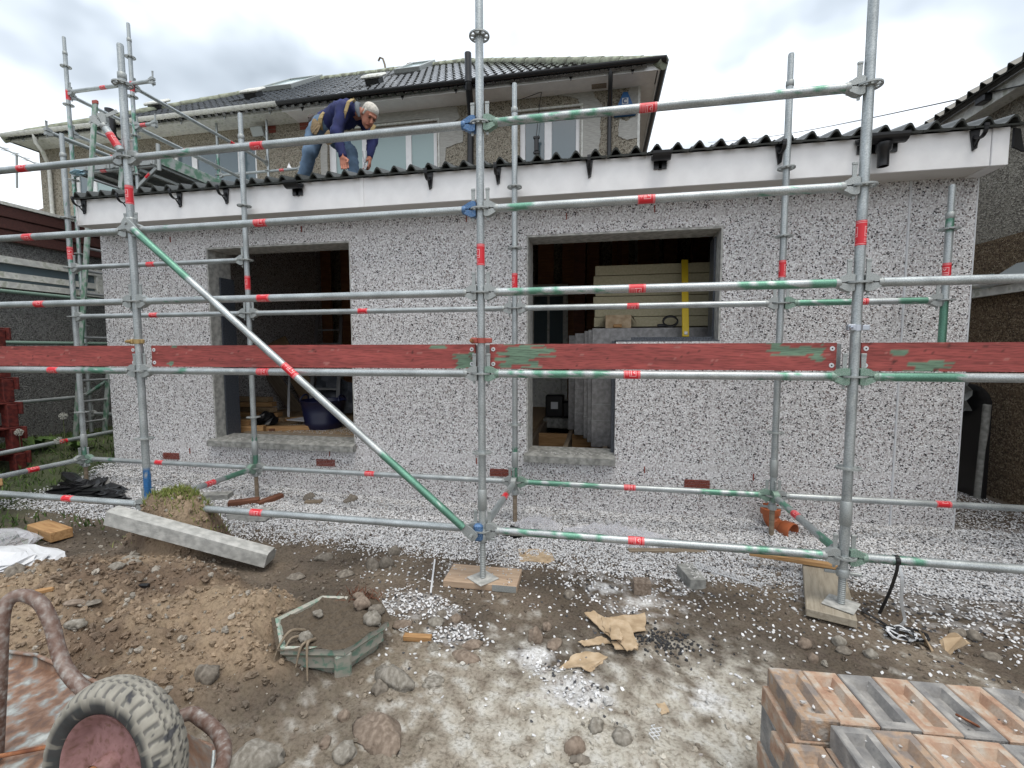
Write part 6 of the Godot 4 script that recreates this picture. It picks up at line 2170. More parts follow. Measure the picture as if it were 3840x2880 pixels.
# ---------- wheelbarrow lying wheel up ----------
func wheelbarrow() -> void:
	var wc := Vector3(-0.42, 0.525, 1.925)
	var ax := Vector3(-0.04, 0.17, 0.98).normalized()
	var t := thing("wheelbarrow", "rusty upturned wheelbarrow with a dusty tyre and worn tube frame", "wheelbarrow", Vector3(-0.7, 0.05, 1.85))
	var x := Vector3.UP.cross(ax).normalized()
	var fr := Transform3D(Basis(x, ax, x.cross(ax)), wc)
	var dirt := FastNoiseLite.new()
	dirt.frequency = 22.0
	dirt.fractal_octaves = 4
	# tyre: a moulded ring with shoulder lugs and two zigzag grooves
	var s := S()
	var prof := [Vector2(0.120, -0.026), Vector2(0.124, -0.034), Vector2(0.134, -0.043), Vector2(0.150, -0.046), Vector2(0.166, -0.0445)]
	var nv := 25
	for k in nv:
		var y := lerpf(-0.043, 0.043, k / float(nv - 1))
		prof.append(Vector2(0.191 - 0.021 * pow(absf(y) / 0.043, 2.4), y))
	prof.append_array([Vector2(0.166, 0.0445), Vector2(0.150, 0.046), Vector2(0.134, 0.043), Vector2(0.124, 0.034), Vector2(0.120, 0.026)])
	var nu := 288
	var w := prof.size()
	for i in nu + 1:
		var a := TAU * i / nu
		for k in w:
			var p: Vector2 = prof[k]
			var r := p.x
			var groove := false
			if absf(p.y) < 0.0435 and r > 0.168:
				var ph := fposmod(a * 36.0 / TAU + (0.25 if p.y > 0 else 0.0), 1.0)
				if absf(p.y) > 0.019:
					groove = ph < 0.26 + 0.08 * sin(p.y * 300.0)
				else:
					var zig := 0.0035 * (1.0 if fposmod(a * 48.0 / TAU, 1.0) < 0.5 else -1.0)
					groove = absf(absf(p.y) - 0.012 - zig) < 0.0024
				if groove:
					r -= 0.0035
			var o := Vector3(cos(a), 0, sin(a))
			var pos := fr * (o * r + Vector3.UP * p.y)
			var n1 := dirt.get_noise_3dv(pos)
			var c := Color(0.25, 0.235, 0.20) * (1.0 + 0.4 * n1)
			if groove:
				c = Color(0.11, 0.105, 0.095) * (1.0 + 0.4 * n1)
			if n1 < -0.42 and r > 0.15:
				c = Color(0.045, 0.045, 0.05)
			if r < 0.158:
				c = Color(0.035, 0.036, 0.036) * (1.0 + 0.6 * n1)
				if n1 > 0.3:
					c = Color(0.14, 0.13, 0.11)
			c.a = 1.0
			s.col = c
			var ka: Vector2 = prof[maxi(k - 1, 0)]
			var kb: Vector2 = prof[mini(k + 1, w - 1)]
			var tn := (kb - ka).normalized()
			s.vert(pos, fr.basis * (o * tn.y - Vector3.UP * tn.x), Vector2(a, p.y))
	for i in nu:
		for k in w - 1:
			s.quad(i * w + k, (i + 1) * w + k, (i + 1) * w + k + 1, i * w + k + 1)
	# true facet normals so that the lugs catch the light
	var whl := Node3D.new()
	whl.name = "wheel"
	t.add_child(whl)
	var st := SurfaceTool.new()
	st.create_from(s.mesh(), 0)
	st.generate_normals()
	obj("tyre", st.commit(), m.vcol, whl)
	var pink := laid(tex(noise(FastNoiseLite.TYPE_SIMPLEX_SMOOTH, 0.02, 5, 71), [[0.2, lin(0.13, 0.065, 0.05)], [0.38, lin(0.22, 0.115, 0.11)], [0.7, lin(0.28, 0.155, 0.155)], [0.9, lin(0.17, 0.09, 0.065)]]), 3.0, 0.6)
	s = S()
	s.lathe([Vector2(0.022, 0.05), Vector2(0.03, 0.012), Vector2(0.085, 0.004), Vector2(0.104, 0.012), Vector2(0.112, 0.03), Vector2(0.124, 0.037), Vector2(0.125, 0.03), Vector2(0.1, 0.0), Vector2(0.1, -0.03), Vector2(0.03, -0.01), Vector2(0.022, -0.05)], 48, fr)
	obj("rim", s, pink, whl)
	s = S()
	s.lathe([Vector2(0.012, 0.078), Vector2(0.02, 0.078), Vector2(0.02, -0.078), Vector2(0.012, -0.078), Vector2(0.012, 0.078)], 18, fr)
	obj("hub", s, m.rust, whl)
	var tubep := laid(tex(noise(FastNoiseLite.TYPE_SIMPLEX_SMOOTH, 0.025, 5, 73), [[0.25, lin(0.10, 0.052, 0.036)], [0.48, lin(0.15, 0.095, 0.075)], [0.64, lin(0.22, 0.18, 0.16)], [0.9, lin(0.38, 0.37, 0.35)]]), 2.8, 0.6, 0.1, bump(noise(FastNoiseLite.TYPE_SIMPLEX_SMOOTH, 0.06, 4, 74), 4.0), 0.5)
	s = S()
	s.tube(smooth([Vector3(-0.86, 0.40, 1.90), Vector3(-0.855, 0.62, 1.88), Vector3(-0.888, 0.779, 1.843), Vector3(-0.895, 0.822, 1.82), Vector3(-0.873, 0.828, 1.80), Vector3(-0.83, 0.803, 1.79), Vector3(-0.785, 0.75, 1.797), Vector3(-0.74, 0.69, 1.815), Vector3(-0.69, 0.645, 1.83), Vector3(-0.60, 0.60, 1.84), Vector3(-0.46, 0.54, 1.83), Vector3(-0.42, 0.525, 1.835)]), 0.0175, 16)
	obj("frame_tube", s, tubep, t)
	s = S()
	s.tube(smooth([Vector3(-0.42, 0.522, 1.83), Vector3(-0.38, 0.52, 1.765), Vector3(-0.33, 0.512, 1.768), Vector3(-0.27, 0.503, 1.785), Vector3(-0.215, 0.50, 1.82), Vector3(-0.182, 0.497, 1.86), Vector3(-0.172, 0.49, 1.90), Vector3(-0.20, 0.46, 2.0), Vector3(-0.3, 0.45, 2.05)]), 0.0175, 16)
	obj("frame_tube", s, tubep, t)
	s = S()
	s.tube(smooth([Vector3(-0.205, 0.53, 1.86), Vector3(-0.19, 0.50, 1.885), Vector3(-0.2, 0.47, 1.91), Vector3(-0.215, 0.45, 1.92)]), 0.004, 6)
	obj("wire_loop", s, m.galv_dull, t)
	s = S()
	s.tube([fr * Vector3(0, -0.11, 0), fr * Vector3(0, 0.10, 0)], 0.009, 10)
	obj("axle", s, m.rust, t)
	# tray, bottom up
	var pan := laid(tex(noise(FastNoiseLite.TYPE_SIMPLEX_SMOOTH, 0.016, 5, 75), [[0.15, lin(0.11, 0.065, 0.05)], [0.38, lin(0.19, 0.105, 0.065)], [0.52, lin(0.25, 0.16, 0.115)], [0.62, lin(0.22, 0.195, 0.175)], [0.76, lin(0.31, 0.33, 0.315)], [0.95, lin(0.44, 0.46, 0.44)]], 1024), 0.8, 0.55, 0.1, bump(noise(FastNoiseLite.TYPE_SIMPLEX_SMOOTH, 0.05, 5, 76), 3.0), 0.4)
	s = S()
	var top := [Vector3(-1.50, 0.43, 1.56), Vector3(-1.18, 0.47, 1.595), Vector3(-0.72, 0.44, 1.66), Vector3(-0.52, 0.43, 1.78), Vector3(-0.50, 0.42, 2.02), Vector3(-0.62, 0.42, 2.14), Vector3(-1.3, 0.46, 2.2), Vector3(-1.65, 0.45, 2.0)]
	var low := [Vector3(-1.75, 0.10, 1.42), Vector3(-1.18, 0.10, 1.40), Vector3(-0.62, 0.10, 1.46), Vector3(-0.36, 0.10, 1.68), Vector3(-0.34, 0.10, 2.14), Vector3(-0.55, 0.10, 2.30), Vector3(-1.3, 0.12, 2.42), Vector3(-1.9, 0.12, 2.1)]
	s.face(top, Vector3.UP)
	for k in 8:
		var k2 := (k + 1) % 8
		s.face([top[k], top[k2], low[k2], low[k]], (low[k] + low[k2]) * 0.5 - Vector3(-1.05, 0.1, 1.9))
		s.tube([low[k], low[k2]], 0.012, 8)
		s.tube([top[k], top[k2]], 0.006, 6, false)
	obj("tray", s, pan, t)
	for q in [[Vector3(-1.2, 0.452, 2.1), Vector3(-0.62, 0.446, 1.80)], [Vector3(-1.15, 0.452, 2.16), Vector3(-0.58, 0.442, 1.87)]]:
		s = S()
		s.tube([q[0], q[1]], 0.0055, 8)
		obj("tray_rib", s, m.rust, t)


func smooth(p: Array) -> Array:
	var out := []
	for i in range(p.size() - 1):
		var a: Vector3 = p[maxi(i - 1, 0)]
		var d: Vector3 = p[mini(i + 2, p.size() - 1)]
		for k in 6:
			out.append((p[i] as Vector3).cubic_interpolate(p[i + 1], a, d, k / 6.0))
	out.append(p[-1])
	return out


# ---------- stack of frogged bricks ----------
func brick_mesh(seed_n: int) -> ArrayMesh:
	var r := RandomNumberGenerator.new()
	r.seed = seed_n
	var keep := org
	org = Vector3.ZERO
	var s := S()
	var hx := 0.05125
	var hz := 0.1075
	var y1 := 0.065
	var c := []
	for k in [[-1, -1], [1, -1], [1, 1], [-1, 1]]:
		c.append(Vector3(k[0] * hx, 0, k[1] * hz) + Vector3(r.randf_range(-0.0015, 0.0015), 0, r.randf_range(-0.002, 0.002)))
	var b := 0.003
	var ring := []
	var rim := []
	for k in 4:
		var p: Vector3 = c[k]
		ring.append(p + Vector3(0, y1 - b * r.randf_range(0.8, 1.6), 0))
		rim.append(p * Vector3(1.0 - b / hx, 0, 1.0 - b / hz) + Vector3(0, y1, 0))
	var lip := []
	var bed := []
	for k in [[-1, -1], [1, -1], [1, 1], [-1, 1]]:
		lip.append(Vector3(k[0] * 0.029, y1 - 0.001, k[1] * 0.083))
		bed.append(Vector3(k[0] * 0.017, y1 - 0.026, k[1] * 0.070))
	for k in 4:
		var j := (k + 1) % 4
		s.face([c[k], c[j], ring[j], ring[k]], c[k] + c[j])
		s.face([ring[k], ring[j], rim[j], rim[k]], c[k] + c[j] + Vector3.UP * 0.1)
		s.face([rim[k], rim[j], lip[j], lip[k]], Vector3.UP)
		s.face([lip[k], lip[j], bed[j], bed[k]], -(lip[k] + lip[j]) + Vector3.UP * 0.3)
	s.face(bed, Vector3.UP)
	s.face(c, Vector3.DOWN)
	org = keep
	return s.mesh()


func brick_stack() -> void:
	var grit := bump(noise(FastNoiseLite.TYPE_SIMPLEX_SMOOTH, 0.08, 4, 82), 4.0)
	var blotch := noise(FastNoiseLite.TYPE_SIMPLEX_SMOOTH, 0.013, 5, 81)
	var mats := [
		laid(tex(blotch, [[0.15, lin(0.31, 0.185, 0.125)], [0.4, lin(0.38, 0.25, 0.175)], [0.58, lin(0.40, 0.30, 0.225)], [0.8, lin(0.42, 0.375, 0.32)]]), 2.2, 0.9, 0.0, grit, 0.5),
		laid(tex(blotch, [[0.15, lin(0.165, 0.16, 0.158)], [0.45, lin(0.225, 0.218, 0.21)], [0.65, lin(0.28, 0.268, 0.252)], [0.9, lin(0.38, 0.365, 0.34)]]), 1.7, 0.9, 0.0, grit, 0.5),
		laid(tex(blotch, [[0.25, lin(0.21, 0.18, 0.16)], [0.42, lin(0.32, 0.235, 0.175)], [0.58, lin(0.35, 0.235, 0.155)], [0.8, lin(0.36, 0.33, 0.30)]]), 1.7, 0.9, 0.0, grit, 0.5)]
	var tone := ["orange", "grey", "mottled buff"]
	var ms := [brick_mesh(1), brick_mesh(2), brick_mesh(3)]
	var nth := ["first", "second", "third", "fourth", "fifth", "sixth", "seventh", "eighth"]
	var back := [2, 0, 1, 0, 1, 0, 1, 0]
	var front := [1, 2, 0, 0, 1, 2, 1]
	for k in 8:
		brick(ms[k % 3], mats[back[k]], Vector3(1.345 + 0.1035 * k, 0.405, 1.292 - 0.004 * k), 0.07 + 0.008 * sin(k * 2.0), "%s %s brick from the corner in the top rear row" % [nth[k], tone[back[k]]])
	for k in 7:
		brick(ms[(k + 1) % 3], mats[front[k]], Vector3(1.432 + 0.1035 * k, 0.405, 1.513 - 0.004 * k), 0.07 + 0.01 * sin(k * 1.3), "%s %s brick from the open end in the top front row" % [nth[k], tone[front[k]]])
	# the courses below, as far as the end of the stack shows them
	var tints := [[0, 2, 0], [1, 0, 2], [1, 1, 0], [0, 2, 1], [2, 0, 0], [1, 0, 2]]
	var lev := ["just under the top", "two courses under the top", "in the middle course", "third course up from the ground", "second course up from the ground", "in the lowest course"]
	for c in 6:
		var y := 0.3395 - 0.0655 * c + 0.045
		y = 0.405 - 0.0655 * (c + 1)
		if c % 2 == 0:
			for k in 2:
				brick(ms[(c + k) % 3], mats[tints[c][k]], Vector3(1.328 - 0.012 * k + 0.006 * sin(c * 3.0), y, 1.295 + 0.226 * k), 0.07 + 0.03 * sin(c * 5.0 + k), "%s brick at the %s end of the stack, %s" % [tone[tints[c][k]], ["rear", "front"][k], lev[c]])
				brick(ms[(c + k + 1) % 3], mats[tints[c][2]], Vector3(1.433 - 0.012 * k, y, 1.292 + 0.226 * k), 0.07, "%s %s brick second from the stack end, %s" % [["rear", "front"][k], tone[tints[c][2]], lev[c]])
		else:
			for k in 4:
				brick(ms[(c + k) % 3], mats[tints[c][k % 3]], Vector3(1.372 + 0.007 * sin(c * 2.0 + k), y, 1.235 + 0.1075 * k), 0.07 + PI / 2, "%s crosswise brick, %s from the rear, %s" % [tone[tints[c][k % 3]], nth[k], lev[c]])


func brick(mesh: ArrayMesh, mat: Material, at: Vector3, turn: float, label: String) -> void:
	var o := obj("brick", mesh, mat, self)
	o.position = at
	o.rotation = Vector3(rng.randf_range(-0.01, 0.01), turn, rng.randf_range(-0.01, 0.01))
	tag(o, label, "brick", "frogged bricks of the stack")


# ---------- things lying about the yard ----------
func rest(x: float, z: float, lift := 0.0) -> Vector3:
	return Vector3(x, ground_y(x, z) + lift, z)


# thin sheet cut to an outline of [x, z] points, lying on the ground with a slight curl
func flat_piece(called: String, label: String, category: String, p: Array, thick: float, lift: float, curl: float, mat: Material, group := "") -> void:
	var c := Vector2.ZERO
	for q in p:
		c += Vector2(q[0], q[1]) / p.size()
	var s := begin(rest(c.x, c.y))
	var poly := PackedVector2Array()
	for i in p.size():
		var a := Vector2(p[i][0], p[i][1])
		var b := Vector2(p[(i + 1) % p.size()][0], p[(i + 1) % p.size()][1])
		for k in 5:
			poly.append(a.lerp(b, k / 5.0) + (Vector2(rng.randf_range(-1, 1), rng.randf_range(-1, 1)) * 0.006 if k else Vector2.ZERO))
	var tr := Geometry2D.triangulate_polygon(poly)
	var top := []
	for q in poly:
		var e := (q - c)
		top.append(Vector3(q.x, ground_y(q.x, q.y) + lift + curl * e.length_squared() * 12.0 + curl * 0.4 * sin(q.x * 31.0), q.y))
	for i in range(0, tr.size(), 3):
		s.face([top[tr[i]], top[tr[i + 1]], top[tr[i + 2]]], Vector3.UP)
		s.face([top[tr[i]] - Vector3(0, thick, 0), top[tr[i + 1]] - Vector3(0, thick, 0), top[tr[i + 2]] - Vector3(0, thick, 0)], Vector3.DOWN)
	for i in top.size():
		var j := (i + 1) % top.size()
		s.face([top[i], top[j], top[j] - Vector3(0, thick, 0), top[i] - Vector3(0, thick, 0)], (top[i] + top[j]) * 0.5 - Vector3(c.x, top[i].y, c.y))
	single(called, label, category, mat, s, group)


# strip of expanded metal lath from a to b, w wide
func lath(label: String, a: Vector3, b: Vector3, w: float, solid: float) -> void:
	var t := thing("mesh_strip", label, "metal mesh", (a + b) * 0.5)
	var d := (b - a).normalized()
	var side := Vector3.UP.cross(d).normalized()
	var s := S()
	var n := int(a.distance_to(b) / 0.022)
	var rows := maxi(2, int(w / 0.012))
	for i in n:
		for k in rows:
			var u := i + 0.5 * (k % 2)
			var p := a.lerp(b, u / n) + side * (w * k / rows)
			for e in [0.5, -0.5]:
				var q := a.lerp(b, (u + e) / n) + side * (w * (k + 1) / rows)
				s.bar(p, q, 0.0028, 0.0018)
	obj("lattice", s, m.white_plastic, t)
	if solid > 0.0:
		s = S()
		s.bar(a, b, solid, 0.004)
		obj("nosing", s, m.white_plastic, t)


func rock(label: String, x: float, z: float, r: Vector3, kind: String, turn: float, rough := 0.22) -> void:
	var s := begin(rest(x, z))
	s.pebble(Vector3(x, org.y + r.y * 0.22, z), r, int(x * 331 + z * 177), rough, 11, Basis(Vector3.UP, turn))
	single("stone", label, "stone", m[kind], s, "larger stones and lumps about the yard")


func yard_things() -> void:
	# concrete post on the turf clod
	var a := Vector3(-2.50, 0.415, 0.30)
	var b := Vector3(-1.50, 0.095, 0.06)
	var t := thing("concrete_post", "pale concrete post lying slantwise from the turf clod to the ground", "post", Vector3(-2.1, 0.2, 0.1))
	var s := S()
	var d := (b - a).normalized()
	var z := d
	var side := Vector3.UP.cross(z).normalized()
	var f := Transform3D(Basis(side, z.cross(side), z), (a + b) * 0.5)
	s.prism(PackedVector2Array([Vector2(-0.075, -0.05), Vector2(0.075, -0.05), Vector2(0.075, 0.012), Vector2(0.066, 0.02), Vector2(0.052, 0.02), Vector2(0.05, 0.028), Vector2(0.036, 0.03), Vector2(0.034, 0.046), Vector2(0.025, 0.052), Vector2(-0.06, 0.052), Vector2(-0.075, 0.042)]), a.distance_to(b), f)
	obj("shaft", s, m.concrete, t)
	# turf on the clod
	var xs := []
	var cs := []
	for k in 1500:
		var x := -2.32 + rng.randfn(0.0, 0.16)
		var zz := -0.01 + rng.randfn(0.0, 0.07)
		var lean := Vector3(rng.randf_range(-0.6, 0.6), 1, rng.randf_range(-0.4, 0.7)).normalized()
		xs.append(Transform3D(frame_up(Vector3.ZERO, lean, rng.randf() * 6.0).basis * Basis.from_scale(Vector3.ONE * rng.randf_range(0.5, 1.1)), rest(x, zz, -0.005)))
		cs.append(Color(0.12, 0.17, 0.035).lerp(Color(0.24, 0.25, 0.07), rng.randf()))
	scatter("grass", blade(0.055, 0.0035), m.vcol, xs, cs)
	xs = []
	cs = []
	for k in 6000:
		var x := rng.randf_range(-6.8, -3.2)
		var zz := rng.randf_range(-3.0, 0.7)
		if nz.get_noise_2d(x * 2.0, zz * 2.0) + 0.35 * (-3.6 - x) < 0.0 or chip_cover(x, zz) > 0.15:
			continue
		var lean := Vector3(rng.randf_range(-0.7, 0.7), 1, rng.randf_range(-0.7, 0.7)).normalized()
		xs.append(Transform3D(frame_up(Vector3.ZERO, lean, rng.randf() * 6.0).basis * Basis.from_scale(Vector3.ONE * rng.randf_range(0.5, 1.5)), rest(x, zz, -0.005)))
		cs.append(Color(0.03, 0.06, 0.012).lerp(Color(0.085, 0.13, 0.03), rng.randf()))
	scatter("grass", blade(0.06, 0.006), m.vcol, xs, cs)
	# broad weeds and dandelion clocks by the garage
	for q in [[-5.95, -1.5, "nearest the pallets"], [-5.6, -1.7, "behind the passage standard"], [-5.15, -1.9, "closest to the white wall"]]:
		var w := thing("weed", "leafy dock weed growing in the passage, the one %s" % q[2], "weed", rest(q[0], q[1]))
		for k in 14:
			s = S()
			var an := k * 2.4
			var o := Vector3(cos(an), 0, sin(an))
			var p := w.position
			var l := rng.randf_range(0.12, 0.26)
			var sd := o.cross(Vector3.UP) * 0.035
			s.col = Color(0.045, 0.085, 0.02).lerp(Color(0.08, 0.14, 0.03), rng.randf())
			s.face([p, p + o * l * 0.5 + Vector3(0, l * 0.6, 0) + sd, p + o * l * 0.5 + Vector3(0, l * 0.63, 0) - sd], Vector3.UP)
			s.face([p + o * l * 0.5 + Vector3(0, l * 0.6, 0) + sd, p + o * l * 0.5 + Vector3(0, l * 0.63, 0) - sd, p + o * l + Vector3(0, l * 0.55, 0)], Vector3.UP)
			obj("leaf", s, m.vcol, w)
	for q in [[-5.82, -1.2, 0.50, "tallest dandelion clock beside the pallets"], [-5.62, -1.15, 0.42, "second dandelion clock from the pallets"], [-5.28, -1.35, 0.52, "dandelion clock nearest the passage standard"], [-5.15, -1.2, 0.34, "lowest dandelion clock, bent over"]]:
		var w := thing("dandelion", q[3], "dandelion", rest(q[0], q[1]), "dandelion clocks by the garage")
		s = S()
		s.col = Color(0.10, 0.12, 0.05)
		var p := w.position
		var tip := p + Vector3(0.03, q[2], 0.02)
		s.tube([p, p + Vector3(0.0, q[2] * 0.6, 0), tip], 0.004, 6)
		obj("stalk", s, m.vcol, w)
		s = S()
		s.col = Color(0.42, 0.42, 0.38)
		for k in 60:
			var v := Vector3(rng.randfn(), rng.randfn(), rng.randfn()).normalized()
			s.bar(tip, tip + v * 0.034, 0.0018, 0.0018)
			s.box(tip + v * 0.036, Vector3.ONE * 0.007)
		obj("seed_head", s, m.vcol, w)
	# stacked red pallets
	for k in 6:
		var y := 0.13 + 0.275 * k
		var x1 := -5.55 - 0.03 * k
		var p := thing("pallet", ["lowest red timber pallet of the stack", "second red pallet from the ground", "third red pallet from the ground", "fourth red pallet, level with the toe board ledger", "red pallet just below the topmost", "topmost red pallet of the stack"][k], "pallet", Vector3(x1 - 0.6, y, -0.9), "red pallets stacked by the garage")
		for zz in [-0.62, -1.18]:
			s = S()
			s.span(Vector3(x1 - 1.2, y + 0.135, zz), Vector3(x1, y + 0.27, zz - 0.022), 0.004)
			obj("rail", s, m.pallet_red, p)
		for x in 5:
			s = S()
			s.span(Vector3(x1 - 0.06 - 0.27 * x, y + 0.252, -0.645), Vector3(x1 - 0.2 - 0.27 * x, y + 0.271, -1.175), 0.003)
			obj("slat", s, m.pallet_red, p)
		for x in 3:
			for zz in [-0.648, -1.08]:
				s = S()
				s.span(Vector3(x1 - 0.04 - 0.5 * x, y, zz), Vector3(x1 - 0.14 - 0.5 * x, y + 0.25, zz - 0.095), 0.004)
				obj("block", s, m.pallet_red, p)
	timber("yellow_batten", "end of a pale yellow batten poking past the red pallets", "timber", Vector3(-4.5, 0.34, -0.25), Vector3(0.6, 0.06, 0.09), Vector3(0, -0.5, 0.25), m.timber)
	# hexagonal planter sunk in the earth
	t = thing("planter", "dirty green plastic hexagonal planter full of soil, tilted and half buried", "planter", Vector3(-0.6, 0.0, 0.74))
	var c := Vector3(-0.6, 0.15, 0.745)
	var tilt := Basis(Vector3.RIGHT, -0.06) * Basis(Vector3.BACK, -0.03) * Basis(Vector3.UP, 0.22)
	var pl := laid(tex(noise(FastNoiseLite.TYPE_SIMPLEX_SMOOTH, 0.02, 5, 91), [[0.3, lin(0.40, 0.38, 0.33)], [0.52, lin(0.36, 0.36, 0.31)], [0.62, lin(0.20, 0.29, 0.23)], [0.8, lin(0.13, 0.26, 0.20)]]), 2.0, 0.5)
	var rim := []
	var inn := []
	var bot := []
	var lip := []
	for k in 6:
		var o: Vector3 = tilt * Vector3(cos(TAU * k / 6.0), 0, sin(TAU * k / 6.0))
		rim.append(c + o * 0.285)
		lip.append(c + o * 0.288 + Vector3(0, -0.028, 0))
		inn.append(c + o * 0.258 + Vector3(0, -0.006, 0))
		bot.append(c + o * 0.20 + Vector3(0, -0.26, 0))
	s = S()
	for k in 6:
		var j := (k + 1) % 6
		var o: Vector3 = (rim[k] + rim[j]) * 0.5 - c
		var crown: Vector3 = Vector3(0, 0.007, 0)
		s.face([rim[k], rim[j], (rim[j] + inn[j]) * 0.5 + crown, (rim[k] + inn[k]) * 0.5 + crown], Vector3.UP + o)
		s.face([(rim[k] + inn[k]) * 0.5 + crown, (rim[j] + inn[j]) * 0.5 + crown, inn[j], inn[k]], Vector3.UP - o)
		s.face([rim[k], rim[j], lip[j], lip[k]], o)
		s.face([inn[k], inn[j], inn[j] + Vector3(0, -0.1, 0), inn[k] + Vector3(0, -0.1, 0)], -o)
		s.face([lip[k], lip[j], inn[j] + Vector3(0, -0.05, 0), inn[k] + Vector3(0, -0.05, 0)], Vector3.DOWN)
		s.face([inn[k] + Vector3(0, -0.02, 0), inn[j] + Vector3(0, -0.02, 0), bot[j], bot[k]], o)
	obj("tub", s, pl, t)
	for k in [1, 3, 5]:
		s = S()
		var o: Vector3 = (rim[k] - c).normalized()
		s.bar(c + o * 0.262 + Vector3(0, -0.03, 0), c + o * 0.225 + Vector3(0, -0.26, 0), 0.075, 0.03, 0.008, o)
		obj("corner_leg", s, pl, t)
	s = S()
	var ring := 12
	for i in ring:
		for k in 36:
			var g := []
			for e in [[i, k], [i + 1, k], [i + 1, k + 1], [i, k + 1]]:
				var an: float = TAU * e[1] / 36.0
				var lim := 0.300 * cos(PI / 6.0) / cos(fposmod(an, PI / 3.0) - PI / 6.0)
				var o: Vector3 = Vector3(cos(an), 0, sin(an)) * lim * e[0] / ring
				g.append(c + tilt * o * 1.0 + Vector3(o.x * 0.02, 0.004 + 0.025 * nf.get_noise_2d(o.x * 2.0 + 3.0, o.z * 2.0) + 0.012 * sin(o.x * 9.0), 0))
			s.face(g, Vector3.UP)
	s.c.fill(Color(0.105, 0.08, 0.058))
	obj("soil", s, m.soil, t)
	for q in [[-0.62, 0.93, 0.035, "stone_pale", "pale stone propped on the planter's front rim"], [-0.50, 0.62, 0.045, "stone_red", "dark reddish stone lying in the planter"], [-0.40, 0.66, 0.04, "stone", "grey stone by the planter's far rim"], [-0.38, 0.74, 0.045, "stone_pale", "rough pale lump in the planter's soil"], [-0.56, 0.55, 0.03, "stone_red", "pinkish stone near the roots in the planter"], [-0.68, 0.74, 0.025, "stone_pale", "small pale stone in the middle of the planter"]]:
		s = begin(Vector3(q[0], 0.145, q[1]))
		s.pebble(Vector3(q[0], 0.165 + q[2] * 0.3, q[1]), Vector3(q[2] * 1.1, q[2] * 0.7, q[2] * 0.9), int(q[0] * 900), 0.25, 9)
		single("stone", q[4], "stone", m[q[3]], s, "stones in the planter")
	var rt := thing("root", "twisted pale roots hanging over the planter's front rim", "root", Vector3(-0.6, 0.16, 0.98))
	for q in [[Vector3(-0.66, 0.17, 0.88), Vector3(-0.68, 0.21, 0.95), Vector3(-0.70, 0.175, 1.0), Vector3(-0.71, 0.12, 1.03)], [Vector3(-0.63, 0.16, 0.90), Vector3(-0.66, 0.19, 0.97), Vector3(-0.67, 0.16, 1.01)], [Vector3(-0.57, 0.17, 0.93), Vector3(-0.565, 0.19, 0.99), Vector3(-0.55, 0.13, 1.02), Vector3(-0.53, 0.06, 1.05)], [Vector3(-0.58, 0.17, 0.94), Vector3(-0.59, 0.18, 1.0), Vector3(-0.60, 0.10, 1.03)]]:
		s = S()
		var sm := smooth(q)
		var rad := []
		for i in sm.size():
			rad.append(lerpf(0.009, 0.003, float(i) / sm.size()))
		s.tube(sm, rad, 8)
		obj("strand", s, m.timber_old, rt)
	# dry brown grass at the far rim
	xs = []
	for k in 90:
		var p := Vector3(-0.56 + rng.randfn(0, 0.05), 0.15, 0.52 + rng.randfn(0, 0.02))
		xs.append(Transform3D(frame_up(Vector3.ZERO, Vector3(rng.randf_range(-1, 1), 0.6, rng.randf_range(-1, 1)).normalized(), rng.randf() * 6.0).basis, p - t.position))
	scatter("dry_grass", blade(0.06, 0.003), m.timber_red, xs, [], t)
	# drain bend
	t = thing("drain_bend", "orange clay-coloured drain bend at the wall foot with an open socket", "drain pipe", Vector3(2.2, 0.1, -1.2))
	s = S()
	s.tube(smooth([Vector3(2.13, 0.24, -1.27), Vector3(2.13, 0.14, -1.26), Vector3(2.16, 0.085, -1.23), Vector3(2.2, 0.08, -1.17)]), 0.058, 20, false)
	obj("bend", s, m.clay, t)
	s = S()
	var sf := frame_up(Vector3(2.2, 0.08, -1.17), Vector3(0.45, -0.04, 0.6).normalized())
	s.lathe([Vector2(0.056, -0.02), Vector2(0.07, 0.0), Vector2(0.072, 0.075), Vector2(0.064, 0.078), Vector2(0.062, 0.01), Vector2(0.05, 0.0), Vector2(0.05, -0.1)], 26, sf)
	s.lathe([Vector2(0.062, 0.16), Vector2(0.075, 0.165), Vector2(0.075, 0.21), Vector2(0.062, 0.215)], 22, Transform3D(Basis.IDENTITY, Vector3(2.13, 0.0, -1.27)))
	obj("socket", s, m.clay, t)
	# cardboard
	var cg := "torn cardboard pieces in the yard"
	flat_piece("cardboard", "long torn cardboard strip at the side of the torn heap, nearest the middle jack", "cardboard", [[0.656, 0.245], [0.715, 0.21], [0.80, 0.28], [0.875, 0.41], [0.81, 0.46], [0.74, 0.35]], 0.004, 0.03, 0.012, m.card, cg)
	flat_piece("cardboard", "squarish cardboard sheet at the far side of the torn heap, dusted white", "cardboard", [[0.80, 0.235], [0.995, 0.155], [0.985, 0.335], [0.85, 0.37]], 0.004, 0.018, 0.006, m.card, cg)
	flat_piece("cardboard", "pale ragged cardboard tongue sticking out towards the big flat piece", "cardboard", [[0.632, 0.476], [0.68, 0.45], [0.755, 0.405], [0.80, 0.464], [0.72, 0.48], [0.665, 0.51]], 0.004, 0.012, 0.01, m.card, cg)
	flat_piece("cardboard", "largest torn cardboard piece on top of the heap, pointing to the camera", "cardboard", [[0.75, 0.268], [0.90, 0.305], [0.925, 0.46], [0.93, 0.52], [0.875, 0.56], [0.82, 0.45], [0.77, 0.40]], 0.004, 0.04, 0.012, m.card, cg)
	flat_piece("cardboard", "small folded cardboard bit lying across the torn heap", "cardboard", [[0.795, 0.37], [0.835, 0.385], [0.86, 0.47], [0.85, 0.51], [0.80, 0.50]], 0.005, 0.058, 0.02, m.card, cg)
